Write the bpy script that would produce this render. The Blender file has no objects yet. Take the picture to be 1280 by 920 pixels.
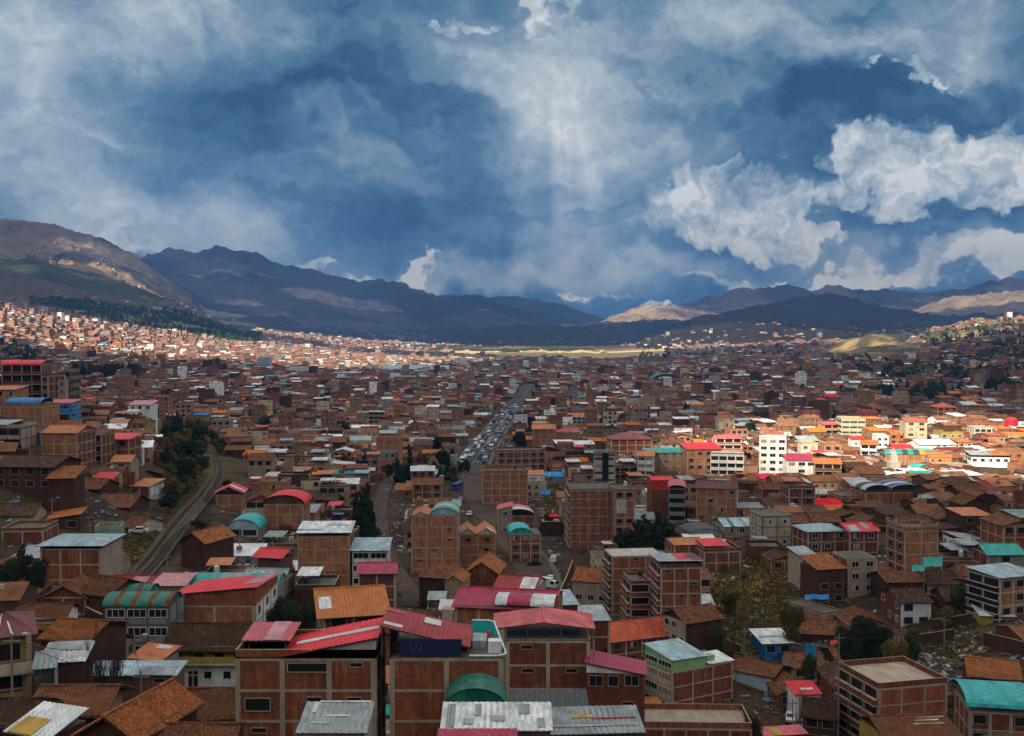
import bpy, math, random
import numpy as np
random.seed(7); np.random.seed(7)
R = math.radians
F = 1372.0; CAMZ = 100.0; PITCH = math.atan(45/F); CP, SP = math.cos(PITCH), math.sin(PITCH)
scene = bpy.context.scene
col = scene.collection

# ------------------------------------------------------------------ helpers: survey points
def at(px, py, Y):
    a = (px-640)/F; b = (460-py)/F
    dy = CP + b*SP; dz = -SP + b*CP
    return (a*Y/dy, Y, CAMZ + dz*Y/dy)
def proj(x, y, z):
    d = y*CP + (CAMZ-z)*SP
    u = (z-CAMZ)*CP + y*SP
    return 640+F*x/d, 460-F*u/d

# ------------------------------------------------------------------ noise
def _h(i, j, s):
    n = (i.astype(np.int64)*374761393 + j.astype(np.int64)*668265263 + s*974634777) & 0xffffffff
    n = ((n ^ (n >> 13))*1274126177) & 0xffffffff
    n = n ^ (n >> 16)
    return (n & 0xffff)/65535.0
def vn(x, y, s=0):
    x = np.asarray(x, float); y = np.asarray(y, float)
    i = np.floor(x); j = np.floor(y); fx = x-i; fy = y-j
    fx = fx*fx*(3-2*fx); fy = fy*fy*(3-2*fy)
    a = _h(i, j, s); b = _h(i+1, j, s); c = _h(i, j+1, s); d = _h(i+1, j+1, s)
    return (a*(1-fx)+b*fx)*(1-fy) + (c*(1-fx)+d*fx)*fy
def fbm(x, y, o=5, s=0, g=0.5):
    t = 0; a = 1; w = 0
    for k in range(o):
        t = t + a*vn(x, y, s+k*17); w += a; a *= g; x = x*2.03+3.1; y = y*2.03+1.7
    return t/w
def ridged(x, y, o=5, s=0):
    t = 0; a = 1; w = 0
    for k in range(o):
        t = t + a*(1-np.abs(2*vn(x, y, s+k*17)-1))**1.5; w += a; a *= .5; x = x*2.07+3.1; y = y*2.07+1.7
    return t/w
def smooth(t):
    t = np.clip(t, 0, 1); return t*t*(3-2*t)

# ------------------------------------------------------------------ the land
COLS = [-1400,-150,0,150,250,350,450,550,650,750,850,950,1050,1150,1280,1450,2700]
ROWS = [
 (45,  [62,60,60,60,59,58,55,52,48,42,36,32,32,32,34,36,40]),
 (80,  [60,59,58,57,56,54,51,48,43,36,29,26,26,28,30,32,36]),
 (110, [60,59,58,56,55,53,49,46,40,32,26,22,22,24,26,28,32]),
 (150, [64,58,54,51,51,48,45,42,36,30,23,18,18,25,30,32,36]),
 (200, [68,60,54,52,50,46,42,38,34,29,26,26,26,30,38,42,46]),
 (235, [74,66,58,53,49,45,41,37,33,30,33,31,32,37,42,46,50]),
 (262, [76,72,65,56,50,44,40,36,32,31,36,37,39,42,46,50,54]),
 (300, [82,78,71,60,49,43,38,34,30,29,37,41,42,45,47,50,54]),
 (330, [90,84,76,62,49,42,37,33,30,28,37,42,44,46,48,50,55]),
 (430, [95,87,74,61,50,43,38,34,33,36,39,41,42,43,43,45,50]),
 (560, [85,75,62,52,46,40,36,32,31,34,37,39,40,40,40,42,46]),
 (750, [70,60,52,44,39,35,31,29,28,31,34,37,39,41,42,45,50]),
 (1000,[65,55,48,42,36,30,27,25,25,27,32,36,41,44,48,50,56]),
 (1400,[90,70,54,43,34,28,24,22,22,25,30,36,42,48,56,62,70]),
 (2000,[150,110,82,58,42,30,21,20,20,24,30,36,42,52,78,88,100]),
 (2800,[260,190,160,112,74,45,24,18,18,24,32,38,44,58,98,125,150]),
 (3600,[340,260,205,160,115,70,32,17,16,24,34,42,50,70,120,150,170]),
 (4600,[380,300,230,175,130,90,50,22,16,24,40,58,80,110,140,160,170]),
 (6500,[420,330,250,190,150,110,70,40,20,26,40,58,80,110,140,160,170]),
 (30000,[420,330,250,190,150,110,70,40,30,30,40,58,80,110,140,160,170])]
RIDGES = [ # crest line (px,py), crest depth, foot depth, back depth, gully scale
 ([(-1400,200),(-200,262),(0,275),(40,278),(80,286),(130,303),(170,326),(200,350),(240,386),(262,412),(290,440),(3000,470)], 6200, 4000, 8800, 520),
 ([(-1400,300),(-200,318),(0,325),(40,325),(90,338),(140,350),(190,367),(240,388),(270,402),(300,430),(3000,470)], 4700, 3300, 5600, 330),
 ([(-1400,330),(60,360),(160,327),(185,316),(215,313),(245,317),(270,311),(300,317),(330,321),(370,333),(420,345),(470,352),(520,362),(545,368),(580,371),(610,375),(640,384),(680,400),(720,420),(760,440),(3000,470)], 9500, 5200, 13000, 900),
 ([(-1400,380),(480,385),(540,370),(600,371),(640,372),(690,379),(725,388),(750,398),(775,412),(800,430),(3000,450)], 12500, 9000, 16000, 1100),
 ([(-1400,470),(640,440),(690,424),(740,407),(775,394),(800,385),(825,382),(850,385),(880,391),(920,402),(970,420),(3000,470)], 9000, 6300, 12000, 800),
 ([(-1400,470),(780,410),(830,390),(870,375),(920,363),(950,361),(985,358),(1010,363),(1040,359),(1090,363),(1150,367),(1200,362),(1240,351),(1280,350),(1400,345),(2700,320)], 12000, 8000, 15000, 1000),
 ([(-1400,480),(780,440),(800,428),(830,412),(880,398),(930,386),(965,381),(1000,392),(1040,402),(1090,412),(1140,420),(1200,430),(3000,470)], 5600, 4200, 7600, 480),
 ([(-1400,480),(900,400),(960,382),(1000,371),(1030,367),(1060,373),(1100,384),(1140,392),(1180,396),(1280,392),(2700,380)], 7400, 5600, 9500, 600),
 ([(-1400,480),(1080,420),(1120,394),(1150,385),(1190,373),(1230,369),(1280,362),(1400,352),(2700,330)], 9600, 7600, 11800, 800),
 ([(-1400,480),(1010,446),(1040,436),(1060,425),(1085,417),(1110,418),(1130,425),(1150,438),(1180,452),(3000,500)], 2750, 2250, 3200, 160),
 ([(-1400,480),(1100,446),(1130,430),(1160,414),(1200,406),(1225,400),(1250,401),(1280,396),(1400,385),(2700,360)], 3300, 2450, 4300, 230),
 ([(-1400,480),(740,420),(775,394),(800,382),(815,377),(822,379),(834,375),(846,381),(866,388),(900,400),(3000,470)], 15700, 13800, 16700, 1100),
]
def _upsample():
    lc = np.array(COLS, float); lr = np.log([r[0] for r in ROWS]); T = np.array([r[1] for r in ROWS], float)
    fc = np.concatenate([np.linspace(-1400,-160,20), np.linspace(-150,1450,321), np.linspace(1500,2700,16)])
    fr = np.linspace(lr[0], lr[-1], 260)
    A = np.stack([np.interp(fc, lc, row) for row in T]); 
    B = np.stack([np.interp(fr, lr, A[:, k]) for k in range(len(fc))], 1)
    for _ in range(6):
        C = B.copy(); C[1:-1] = (B[:-2]+2*B[1:-1]+B[2:])/4; B = C
    for _ in range(40):
        C = B.copy(); C[:, 1:-1] = (B[:, :-2]+2*B[:, 1:-1]+B[:, 2:])/4; B = C
    return fc, fr, B
_fc, _fr, _B = _upsample()
def landbase(s, Y):
    s = np.clip(s, -1400, 2700); l = np.clip(np.log(np.maximum(Y, 45.0)), _fr[0], _fr[-1]-1e-6)
    ci = np.clip(np.searchsorted(_fc, s, side='right')-1, 0, len(_fc)-2); cf = (s-_fc[ci])/(_fc[ci+1]-_fc[ci])
    r = (l-_fr[0])/(_fr[1]-_fr[0]); ri = np.clip(r.astype(int), 0, len(_fr)-2); rf = r-ri
    return (_B[ri, ci]*(1-cf)+_B[ri, ci+1]*cf)*(1-rf) + (_B[ri+1, ci]*(1-cf)+_B[ri+1, ci+1]*cf)*rf
def land(X, Y, full=False):
    X = np.atleast_1d(np.asarray(X, float)); Y = np.atleast_1d(np.asarray(Y, float))
    Ye = np.maximum(Y, 45.0); s = 640+F*X/Ye
    z = landbase(s, Ye)
    who = np.full(z.shape, -1)
    if (Y > 2000).any():
        for k, (pts, Yc, Yf, Yb, gs) in enumerate(RIDGES):
            p = np.array(pts, float)
            py = np.interp(s, p[:, 0], p[:, 1])
            py = py + (fbm(s/20.0+k*9, s*0+k, 5, 5+k, .6)-.5)*(13 if k in (2,) else 7)
            crest = CAMZ + Yc*(415-py)/F
            wob = (fbm(X/gs*.55, Y/gs*.4, 4, 31+k)-.5)
            t = (Y-Yf)/(Yc-Yf) + wob*.5*smooth((Yc-Y)/(Yc-Yf)*2.5)
            sh = np.where(Y < Yc, np.clip(t, 0, 1)**1.35, 1-smooth((Y-Yc)/(Yb-Yc)))
            g = ridged(X/gs+k*3, Y/gs*.55, 5, 50+k)
            hgt = np.maximum(crest-z, -200)
            zz = z + hgt*sh*(1-.62*(1-g)*np.clip((1-sh)*2.6, 0, 1)) + (ridged(X/(gs*.22), Y/(gs*.16), 4, 70+k)-.45)*gs*.07*np.clip(sh*3, 0, 1)
            zz = np.where((Y > Yf*.9) & (Y < Yb) & (hgt > 0), zz, -1e9)
            who = np.where(zz > z+2, k, who); z = np.maximum(z, zz)
    near = smooth((45-Y)/45.0)
    z = z*(1-near) + near*(97-0.0*Y)
    z = np.where(Y < 0, 97 + (-Y)*.12, z)
    z = z + (fbm(X/14, Y/14, 3, 3)-.5)*np.clip(Ye/400, .8, 2.0)
    return (z, who) if full else z
_lfr0 = float(_fr[0]); _lfd = float(_fr[1]-_fr[0]); _fcl = _fc.tolist(); _Bl = _B.tolist()
import bisect
def _sh(i, j, s):
    n = (i*374761393 + j*668265263 + s*974634777) & 0xffffffff
    n = ((n ^ (n >> 13))*1274126177) & 0xffffffff
    n ^= n >> 16
    return (n & 0xffff)/65535.0
def svn(x, y, s):
    i = math.floor(x); j = math.floor(y); fx = x-i; fy = y-j; fx = fx*fx*(3-2*fx); fy = fy*fy*(3-2*fy)
    return (_sh(i, j, s)*(1-fx)+_sh(i+1, j, s)*fx)*(1-fy)+(_sh(i, j+1, s)*(1-fx)+_sh(i+1, j+1, s)*fx)*fy
def sfbm(x, y, o, s):
    t = 0; a = 1; w = 0
    for k in range(o): t += a*svn(x, y, s+k*17); w += a; a *= .5; x = x*2.03+3.1; y = y*2.03+1.7
    return t/w
def lz(x, y):
    if y > 1990 or y < 45: return float(land(x, y)[0])
    s = min(max(640+F*x/y, -1400), 2699.9); ci = min(max(bisect.bisect_right(_fcl, s)-1, 0), len(_fcl)-2); cf = (s-_fcl[ci])/(_fcl[ci+1]-_fcl[ci])
    r = (math.log(y)-_lfr0)/_lfd; ri = int(r); rf = r-ri; A = _Bl[ri]; B = _Bl[ri+1]
    z = (A[ci]*(1-cf)+A[ci+1]*cf)*(1-rf)+(B[ci]*(1-cf)+B[ci+1]*cf)*rf
    return z+(sfbm(x/14, y/14, 3, 3)-.5)*min(max(y/400, .8), 2.)
_Ys = np.exp(np.linspace(math.log(60), math.log(9000), 1400))
_pc = np.arange(-120, 1404, 4.)
_cm = []; _cz = []
for _c in _pc:
    _X = (_c-640)/F*_Ys; _Z = land(_X, _Ys); _cm.append(np.minimum.accumulate(proj(_X, _Ys, _Z)[1])); _cz.append(_Z)
def gp(px, py):
    """ground point seen in direction px,py (first hit)"""
    i = int(min(max(round((px+120)/4), 0), len(_pc)-1)); q = _cm[i]; Zc = _cz[i]
    k = int(np.argmax(q <= py)) if q[-1] <= py else len(_Ys)-1
    Y = float(_Ys[k]); z = float(Zc[k])
    if k > 0 and q[k-1] > q[k]:
        f = min(1., max(0., (q[k-1]-py)/(q[k-1]-q[k]))); Y = float(_Ys[k-1]*(1-f)+_Ys[k]*f); z = float(Zc[k-1]*(1-f)+Zc[k]*f)
    X = (px-640)/F*(Y*CP+(CAMZ-z)*SP)
    return X, Y, (lz(X, Y) if Y < 1500 else z)
# ------------------------------------------------------------------ tagging
def tag(o, label=None, cat=None, group=None, kind=None):
    if label: o['label'] = label
    if cat: o['category'] = cat
    if group: o['group'] = group
    if kind: o['kind'] = kind
    return o
def empty(name, loc, rz=0):
    o = bpy.data.objects.new(name, None); col.objects.link(o); o.location = loc; o.rotation_euler = (0, 0, rz)
    o.empty_display_size = .5
    return o
def copy_tree(o, parent=None):
    c = o.copy(); col.objects.link(c); c.parent = parent
    for ch in [q for q in bpy.data.objects if q.parent == o]: copy_tree(ch, c)
    return c

# ------------------------------------------------------------------ materials
def srgb(r, g, b):
    f = lambda c: (c/255/12.92) if c/255 <= .04045 else ((c/255+.055)/1.055)**2.4
    return (f(r), f(g), f(b))
class NT:
    def __init__(s, nt): s.t = nt; s.L = nt.links
    def n(s, typ, **kw):
        nd = s.t.nodes.new(typ)
        for k, v in kw.items():
            if k == 'i':
                for kk, vv in v.items():
                    if hasattr(vv, 'links') or isinstance(vv, bpy.types.NodeSocket): s.L.new(vv, nd.inputs[kk])
                    else: nd.inputs[kk].default_value = vv
            else: setattr(nd, k, v)
        return nd
    def m(s, op, a, b=None, c=None, clamp=False):
        nd = s.t.nodes.new('ShaderNodeMath'); nd.operation = op; nd.use_clamp = clamp
        for k, v in enumerate((a, b, c)):
            if v is None: continue
            if isinstance(v, bpy.types.NodeSocket): s.L.new(v, nd.inputs[k])
            else: nd.inputs[k].default_value = v
        return nd.outputs[0]
    def mix(s, fac, a, b, typ='MIX'):
        nd = s.t.nodes.new('ShaderNodeMix'); nd.data_type = 'RGBA'; nd.blend_type = typ
        for k, v in ((0, fac), (6, a), (7, b)):
            if isinstance(v, bpy.types.NodeSocket): s.L.new(v, nd.inputs[k])
            else: nd.inputs[k].default_value = (v if k == 0 else (*v[:3], 1))
        return nd.outputs[2]
    def mr(s, v, a, b, c=0., d=1., typ='LINEAR'):
        nd = s.t.nodes.new('ShaderNodeMapRange'); nd.interpolation_type = typ
        s.L.new(v, nd.inputs[0]); nd.inputs[1].default_value = a; nd.inputs[2].default_value = b
        nd.inputs[3].default_value = c; nd.inputs[4].default_value = d
        return nd.outputs[0]
    def noise(s, vec, scale, detail=3, rough=.5, w=None):
        nd = s.t.nodes.new('ShaderNodeTexNoise'); nd.inputs['Scale'].default_value = scale
        nd.inputs['Detail'].default_value = detail; nd.inputs['Roughness'].default_value = rough
        if vec is not None: s.L.new(vec, nd.inputs['Vector'])
        return nd.outputs[0]
    def vm(s, op, a, b=None):
        nd = s.t.nodes.new('ShaderNodeVectorMath'); nd.operation = op
        for k, v in enumerate((a, b)):
            if v is None: continue
            if isinstance(v, bpy.types.NodeSocket): s.L.new(v, nd.inputs[k])
            else: nd.inputs[k].default_value = v
        return nd.outputs[1] if op in ('LENGTH', 'DOT_PRODUCT') else nd.outputs[0]
def newmat(name, rough=.85, metal=0., spec=.3):
    m = bpy.data.materials.new(name); m.use_nodes = True
    T = NT(m.node_tree); b = m.node_tree.nodes['Principled BSDF']
    b.inputs['Roughness'].default_value = rough; b.inputs['Metallic'].default_value = metal
    b.inputs['Specular IOR Level'].default_value = spec
    return m, T, b
COL = dict(
 white=(.80,.80,.78), cream=(.55,.48,.33), yellow=(.42,.30,.07), palegreen=(.28,.50,.22), pink=(.55,.33,.30), blue=(.015,.14,.40),
 paleblue=(.42,.56,.62), green=(.25,.36,.25), grey=(.26,.25,.235), adobe=(.085,.040,.026), mud=(.17,.10,.07), red=(.55,.05,.04), beige=(.42,.34,.25),
 orangewall=(.68,.27,.09), tan=(.36,.25,.17),
 mred=(.85,.014,.03), mdarkred=(.42,.012,.014), mmaroon=(.19,.03,.035), mmagenta=(.46,.022,.075), mpink=(.68,.12,.14), mpalepink=(.62,.27,.30),
 mteal=(.02,.42,.37), mgreen=(.01,.19,.14), mblue=(.02,.26,.62), mpaleblue=(.42,.58,.66), mwhite=(.78,.80,.80), mgrey=(.36,.41,.43),
 mdark=(.055,.06,.062), morange=(.60,.17,.03), morangered=(.66,.10,.03), myellow=(.62,.36,.03), mcyan=(.03,.50,.52), msteel=(.34,.40,.42), mviolet=(.40,.10,.40),
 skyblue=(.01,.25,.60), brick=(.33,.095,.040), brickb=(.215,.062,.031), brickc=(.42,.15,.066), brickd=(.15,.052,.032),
 tile=(.235,.100,.052), tileb=(.115,.060,.040), tilec=(.40,.145,.055), tiled=(.085,.047,.033),
 conc=(.44,.36,.275), concd=(.16,.135,.11), concl=(.52,.48,.42))
MATS = {}
def M(name):
    if name in MATS: return MATS[name]
    if name == 'glass':
        m, T, b = newmat('window_glass', .18, 0, .5); b.inputs['Base Color'].default_value = (.012, .014, .018, 1)
    elif name == 'dark':
        m, T, b = newmat('painted_opening_shade', .9); b.inputs['Base Color'].default_value = (.012, .010, .009, 1)  # near-black colour standing in for the shade inside openings
    elif name.startswith('brick'):
        m, T, b = newmat(name, .9, 0, .15)
        uv = T.n('ShaderNodeTexCoord').outputs['UV']; oi = T.n('ShaderNodeObjectInfo').outputs['Random']
        c = COL[name]
        bt = T.n('ShaderNodeTexBrick', i={'Vector': uv, 'Color1': (c[0]*1.15, c[1]*1.1, c[2]*1.1, 1), 'Color2': (c[0]*.72, c[1]*.68, c[2]*.7, 1), 'Mortar': (c[0]*.85, c[1]*1.5, c[2]*2, 1), 'Scale': 1., 'Mortar Size': .012, 'Brick Width': .26, 'Row Height': .13, 'Bias': -.1})
        n1 = T.noise(uv, .55, 4, .6); n2 = T.noise(uv, 3.5, 3, .6)
        mp = T.n('ShaderNodeMapping', i={'Vector': uv, 'Scale': (1.3, .16, 1)}); n3 = T.noise(mp.outputs[0], 1.2, 3, .6)
        f = T.m('MULTIPLY', T.mr(n1, .3, .7, .68, 1.22), T.mr(n2, .3, .7, .82, 1.15))
        f = T.m('MULTIPLY', f, T.mr(n3, .35, .6, .72, 1.08)); f = T.m('MULTIPLY', f, T.mr(oi, 0, 1, .8, 1.15))
        g = T.n('ShaderNodeCombineColor', i={0: f, 1: f, 2: f})
        cc = T.mix(1, bt.outputs[0], g.outputs[0], 'MULTIPLY')
        cc = T.mix(T.mr(n3, .60, .72, 0, .5), cc, (.36, .29, .22)); cc = T.mix(T.mr(T.noise(uv, .28, 3, .7), .58, .66, 0, .3), cc, (.10, .045, .03))
        T.L.new(cc, b.inputs['Base Color'])
        bp = T.n('ShaderNodeBump', i={'Strength': .5, 'Distance': .02, 'Height': bt.outputs[1]}); bp.invert = True
        T.L.new(bp.outputs[0], b.inputs['Normal'])
    elif name.startswith('tile'):
        m, T, b = newmat(name, .92, 0, .1)
        uv = T.n('ShaderNodeTexCoord').outputs['UV']; c = COL[name]; oi = T.n('ShaderNodeObjectInfo').outputs['Random']
        sep = T.n('ShaderNodeSeparateXYZ', i={0: uv})
        fu = T.m('FLOOR', T.m('DIVIDE', sep.outputs[0], .26)); fv = T.m('FLOOR', T.m('DIVIDE', sep.outputs[1], .38))
        wn = T.n('ShaderNodeTexWhiteNoise', noise_dimensions='2D', i={'Vector': T.n('ShaderNodeCombineXYZ', i={0: fu, 1: fv}).outputs[0]}).outputs[0]
        gro = T.m('COSINE', T.m('MULTIPLY', sep.outputs[0], 2*math.pi/.26))
        n1 = T.noise(uv, .6, 4, .65); n2 = T.noise(uv, 5, 3, .6)
        f = T.m('MULTIPLY', T.mr(wn, 0, 1, .6, 1.4), T.mr(n1, .3, .7, .6, 1.3)); f = T.m('MULTIPLY', f, T.mr(oi, 0, 1, .8, 1.2))
        f = T.m('MULTIPLY', f, T.mr(n2, .3, .7, .75, 1.2)); 
        g = T.n('ShaderNodeCombineColor', i={0: f, 1: f, 2: f}); cc = T.mix(1, c, g.outputs[0], 'MULTIPLY')
        cc = T.mix(T.mr(wn, .9, 1, 0, .55), cc, (.36, .22, .13)); cc = T.mix(T.mr(n1, .6, .8, 0, .5), cc, (.10, .085, .05))
        T.L.new(cc, b.inputs['Base Color'])
        bp = T.n('ShaderNodeBump', i={'Strength': .9, 'Distance': .09, 'Height': T.m('ADD', gro, T.m('MULTIPLY', wn, .4))}); T.L.new(bp.outputs[0], b.inputs['Normal'])
    elif name in COL and name[0] == 'm' and name != 'mud':
        m, T, b = newmat('sheet_'+name[1:], .5, 0, .4)
        uv = T.n('ShaderNodeTexCoord').outputs['UV']; c = COL[name]; oi = T.n('ShaderNodeObjectInfo').outputs['Random']
        sep = T.n('ShaderNodeSeparateXYZ', i={0: uv})
        fu = T.m('FLOOR', T.m('DIVIDE', sep.outputs[0], .9)); fv = T.m('FLOOR', T.m('DIVIDE', sep.outputs[1], 2.4))
        wn = T.n('ShaderNodeTexWhiteNoise', noise_dimensions='2D', i={'Vector': T.n('ShaderNodeCombineXYZ', i={0: fu, 1: fv}).outputs[0]}).outputs[0]
        wv = T.m('SINE', T.m('MULTIPLY', sep.outputs[0], 2*math.pi/.3))
        mp = T.n('ShaderNodeMapping', i={'Vector': uv, 'Scale': (1.5, .35, 1)}); n1 = T.noise(mp.outputs[0], .9, 5, .65); n2 = T.noise(uv, .35, 3, .5)
        lo = .68 if name not in ('mgrey', 'mwhite', 'msteel', 'mpaleblue') else .62
        f = T.m('MULTIPLY', T.mr(wn, 0, 1, lo, 1.12), T.mr(n1, .35, .65, .72, 1.12)); f = T.m('MULTIPLY', f, T.mr(n2, .3, .7, .85, 1.12)); f = T.m('MULTIPLY', f, T.mr(wv, -1, 1, .86, 1.08)); f = T.m('MULTIPLY', f, T.mr(oi, 0, 1, .85, 1.1))
        g = T.n('ShaderNodeCombineColor', i={0: f, 1: f, 2: f}); cc = T.mix(1, c, g.outputs[0], 'MULTIPLY')
        cc = T.mix(T.mr(n1, .58, .78, 0, .7), cc, (.16, .085, .05)); cc = T.mix(T.mr(T.noise(uv, .8, 4, .7), .56, .74, 0, .16 if name in ('mred', 'mdarkred') else .35), cc, (.42, .36, .33)); T.L.new(cc, b.inputs['Base Color'])
        bp = T.n('ShaderNodeBump', i={'Strength': .6, 'Distance': .04, 'Height': wv}); T.L.new(bp.outputs[0], b.inputs['Normal'])
    elif name in COL:
        m, T, b = newmat('plaster_'+name, .9, 0, .2)
        uv = T.n('ShaderNodeTexCoord').outputs['UV']; c = COL[name]; oi = T.n('ShaderNodeObjectInfo').outputs['Random']
        mp = T.n('ShaderNodeMapping', i={'Vector': uv, 'Scale': (1.2, .2, 1)}); n1 = T.noise(mp.outputs[0], 1.1, 5, .65); n2 = T.noise(uv, .5, 4, .6); n3 = T.noise(uv, 6, 3, .6)
        f = T.m('MULTIPLY', T.mr(n1, .35, .65, .72, 1.06), T.mr(n2, .3, .7, .8, 1.12)); f = T.m('MULTIPLY', f, T.mr(n3, .3, .7, .88, 1.08)); f = T.m('MULTIPLY', f, T.mr(oi, 0, 1, .88, 1.08))
        g = T.n('ShaderNodeCombineColor', i={0: f, 1: f, 2: f}); cc = T.mix(1, c, g.outputs[0], 'MULTIPLY')
        cc = T.mix(T.mr(n2, .62, .8, 0, .35), cc, (.12, .08, .055)); T.L.new(cc, b.inputs['Base Color'])
    else:
        raise KeyError(name)
    MATS[name] = m
    return m
def flatmat(name, c, rough=.7, metal=0.):
    if name in MATS: return MATS[name]
    m, T, b = newmat(name, rough, metal)
    n1 = T.noise(T.n('ShaderNodeTexCoord').outputs['Object'], 4, 3)
    f = T.mr(n1, .3, .7, .85, 1.12); g = T.n('ShaderNodeCombineColor', i={0: f, 1: f, 2: f})
    T.L.new(T.mix(1, c, g.outputs[0], 'MULTIPLY'), b.inputs['Base Color'])
    MATS[name] = m; return m

# ------------------------------------------------------------------ mesh builder
def newmesh(name, v, f, mi, mats, smoothf=False, uv=True):
    me = bpy.data.meshes.new(name); me.from_pydata(v, [], f)
    for mm in mats: me.materials.append(mm)
    if len(mats) > 1: me.polygons.foreach_set('material_index', mi)
    if uv:
        V = np.array(v, float); ul = me.uv_layers.new(name='UVMap')
        ln = np.array([len(q) for q in f]); st_ = np.concatenate([[0], np.cumsum(ln)[:-1]]); fl_ = np.concatenate([np.array(q) for q in f]) if len(f) < 50 else np.array([i for q in f for i in q])
        p0, p1, p2, p3 = V[fl_[st_]], V[fl_[st_+1]], V[fl_[st_+2]], V[fl_[st_+np.minimum(3, ln-1)]]
        N_ = np.cross(p1-p0, p2-p0)+np.cross(p2-p0, p3-p0); N_ /= np.linalg.norm(N_, axis=1)[:, None]+1e-12
        t = np.stack([-N_[:, 1], N_[:, 0], 0*N_[:, 0]], 1); tl = np.linalg.norm(t, axis=1)[:, None]; t = np.where(tl < .02, np.array([[1., 0, 0]]), t/np.maximum(tl, 1e-9)); bb = np.cross(N_, t)
        w_ = np.repeat(np.arange(len(f)), ln); VV = V[fl_]; ul.data.foreach_set('uv', np.stack([(VV*t[w_]).sum(1), (VV*bb[w_]).sum(1)], 1).astype(np.float32).ravel())
    if smoothf: me.polygons.foreach_set('use_smooth', [True]*len(f))
    me.update(); return me
class MB:
    def __init__(s): s.v = []; s.f = []; s.mi = []; s.ms = []
    def mat(s, m):
        if isinstance(m, str): m = M(m)
        if m not in s.ms: s.ms.append(m)
        return s.ms.index(m)
    def poly(s, pts, m):
        k = len(s.v); s.v += [tuple(map(float, p)) for p in pts]; s.f.append(tuple(range(k, k+len(pts)))); s.mi.append(s.mat(m)); return s
    def box(s, x0, x1, y0, y1, z0, z1, m, top=None, front=None):
        P = [(x0,y0,z0),(x1,y0,z0),(x1,y1,z0),(x0,y1,z0),(x0,y0,z1),(x1,y0,z1),(x1,y1,z1),(x0,y1,z1)]
        k = len(s.v); s.v += P; q = s.mat(m); qt = s.mat(top) if top else q; qf = s.mat(front) if front else q
        for fc, a in (((0,3,2,1), q), ((4,5,6,7), qt), ((0,1,5,4), qf), ((1,2,6,5), q), ((2,3,7,6), q), ((3,0,4,7), q)):
            s.f.append(tuple(k+i for i in fc)); s.mi.append(a)
        return s
    def slab(s, pts, th, m, under=None):
        """pts: top outline ccw from above; thickness downward"""
        n = len(pts); k = len(s.v); s.v += [tuple(p) for p in pts]+[(p[0], p[1], p[2]-th) for p in pts]
        q = s.mat(m); u = s.mat(under) if under else q
        s.f.append(tuple(k+i for i in range(n))); s.mi.append(q)
        s.f.append(tuple(k+n+n-1-i for i in range(n))); s.mi.append(u)
        for i in range(n):
            j = (i+1) % n; s.f.append((k+i, k+n+i, k+n+j, k+j)); s.mi.append(u)
        return s
    def wave(s, a, b, c, d, m, period=.26, amp=.05, rows=10, jit=.03):
        """corrugated sheet: a-b eave, d-c ridge"""
        a, b, c, d = [np.array(p, float) for p in (a, b, c, d)]
        nu = max(4, int(np.linalg.norm(b-a)/period*4)); nv = rows; k = len(s.v); q = s.mat(m)
        nrm = np.cross(b-a, d-a); nrm /= np.linalg.norm(nrm)
        for j in range(nv+1):
            for i in range(nu+1):
                u = i/nu; v = j/nv
                p = (a*(1-u)+b*u)*(1-v)+(d*(1-u)+c*u)*v
                s.v.append(tuple(p+nrm*(amp*math.sin(i*math.pi/2)+random.uniform(-jit, jit)*.5+jit*2*math.sin(u*9+v*3))))
        for j in range(nv):
            for i in range(nu):
                e = k+j*(nu+1)+i; s.f.append((e, e+1, e+nu+2, e+nu+1)); s.mi.append(q)
        return s
    def cyl(s, p, q, r0, r1, m, n=8, cap=True):
        p = np.array(p, float); q = np.array(q, float); d = q-p; d /= (np.linalg.norm(d)+1e-9)
        a = np.cross(d, (0, 0, 1.)) if abs(d[2]) < .95 else np.cross(d, (1., 0, 0)); a /= np.linalg.norm(a); b = np.cross(d, a)
        k = len(s.v); im = s.mat(m)
        for c, r in ((p, r0), (q, r1)):
            for i in range(n):
                t = 2*math.pi*i/n; s.v.append(tuple(c+r*(a*math.cos(t)+b*math.sin(t))))
        for i in range(n):
            j = (i+1) % n; s.f.append((k+j, k+i, k+n+i, k+n+j)); s.mi.append(im)
        if cap:
            s.f.append(tuple(k+n+n-1-i for i in range(n))); s.mi.append(im)
            s.f.append(tuple(k+i for i in range(n))); s.mi.append(im)
        return s
    def build(s, name, parent=None, smoothf=False, loc=None):
        me = newmesh(name, s.v, s.f, s.mi, s.ms, smoothf)
        o = bpy.data.objects.new(name, me); col.objects.link(o)
        if parent is not None: o.parent = parent
        if loc: o.location = loc
        return o
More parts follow.
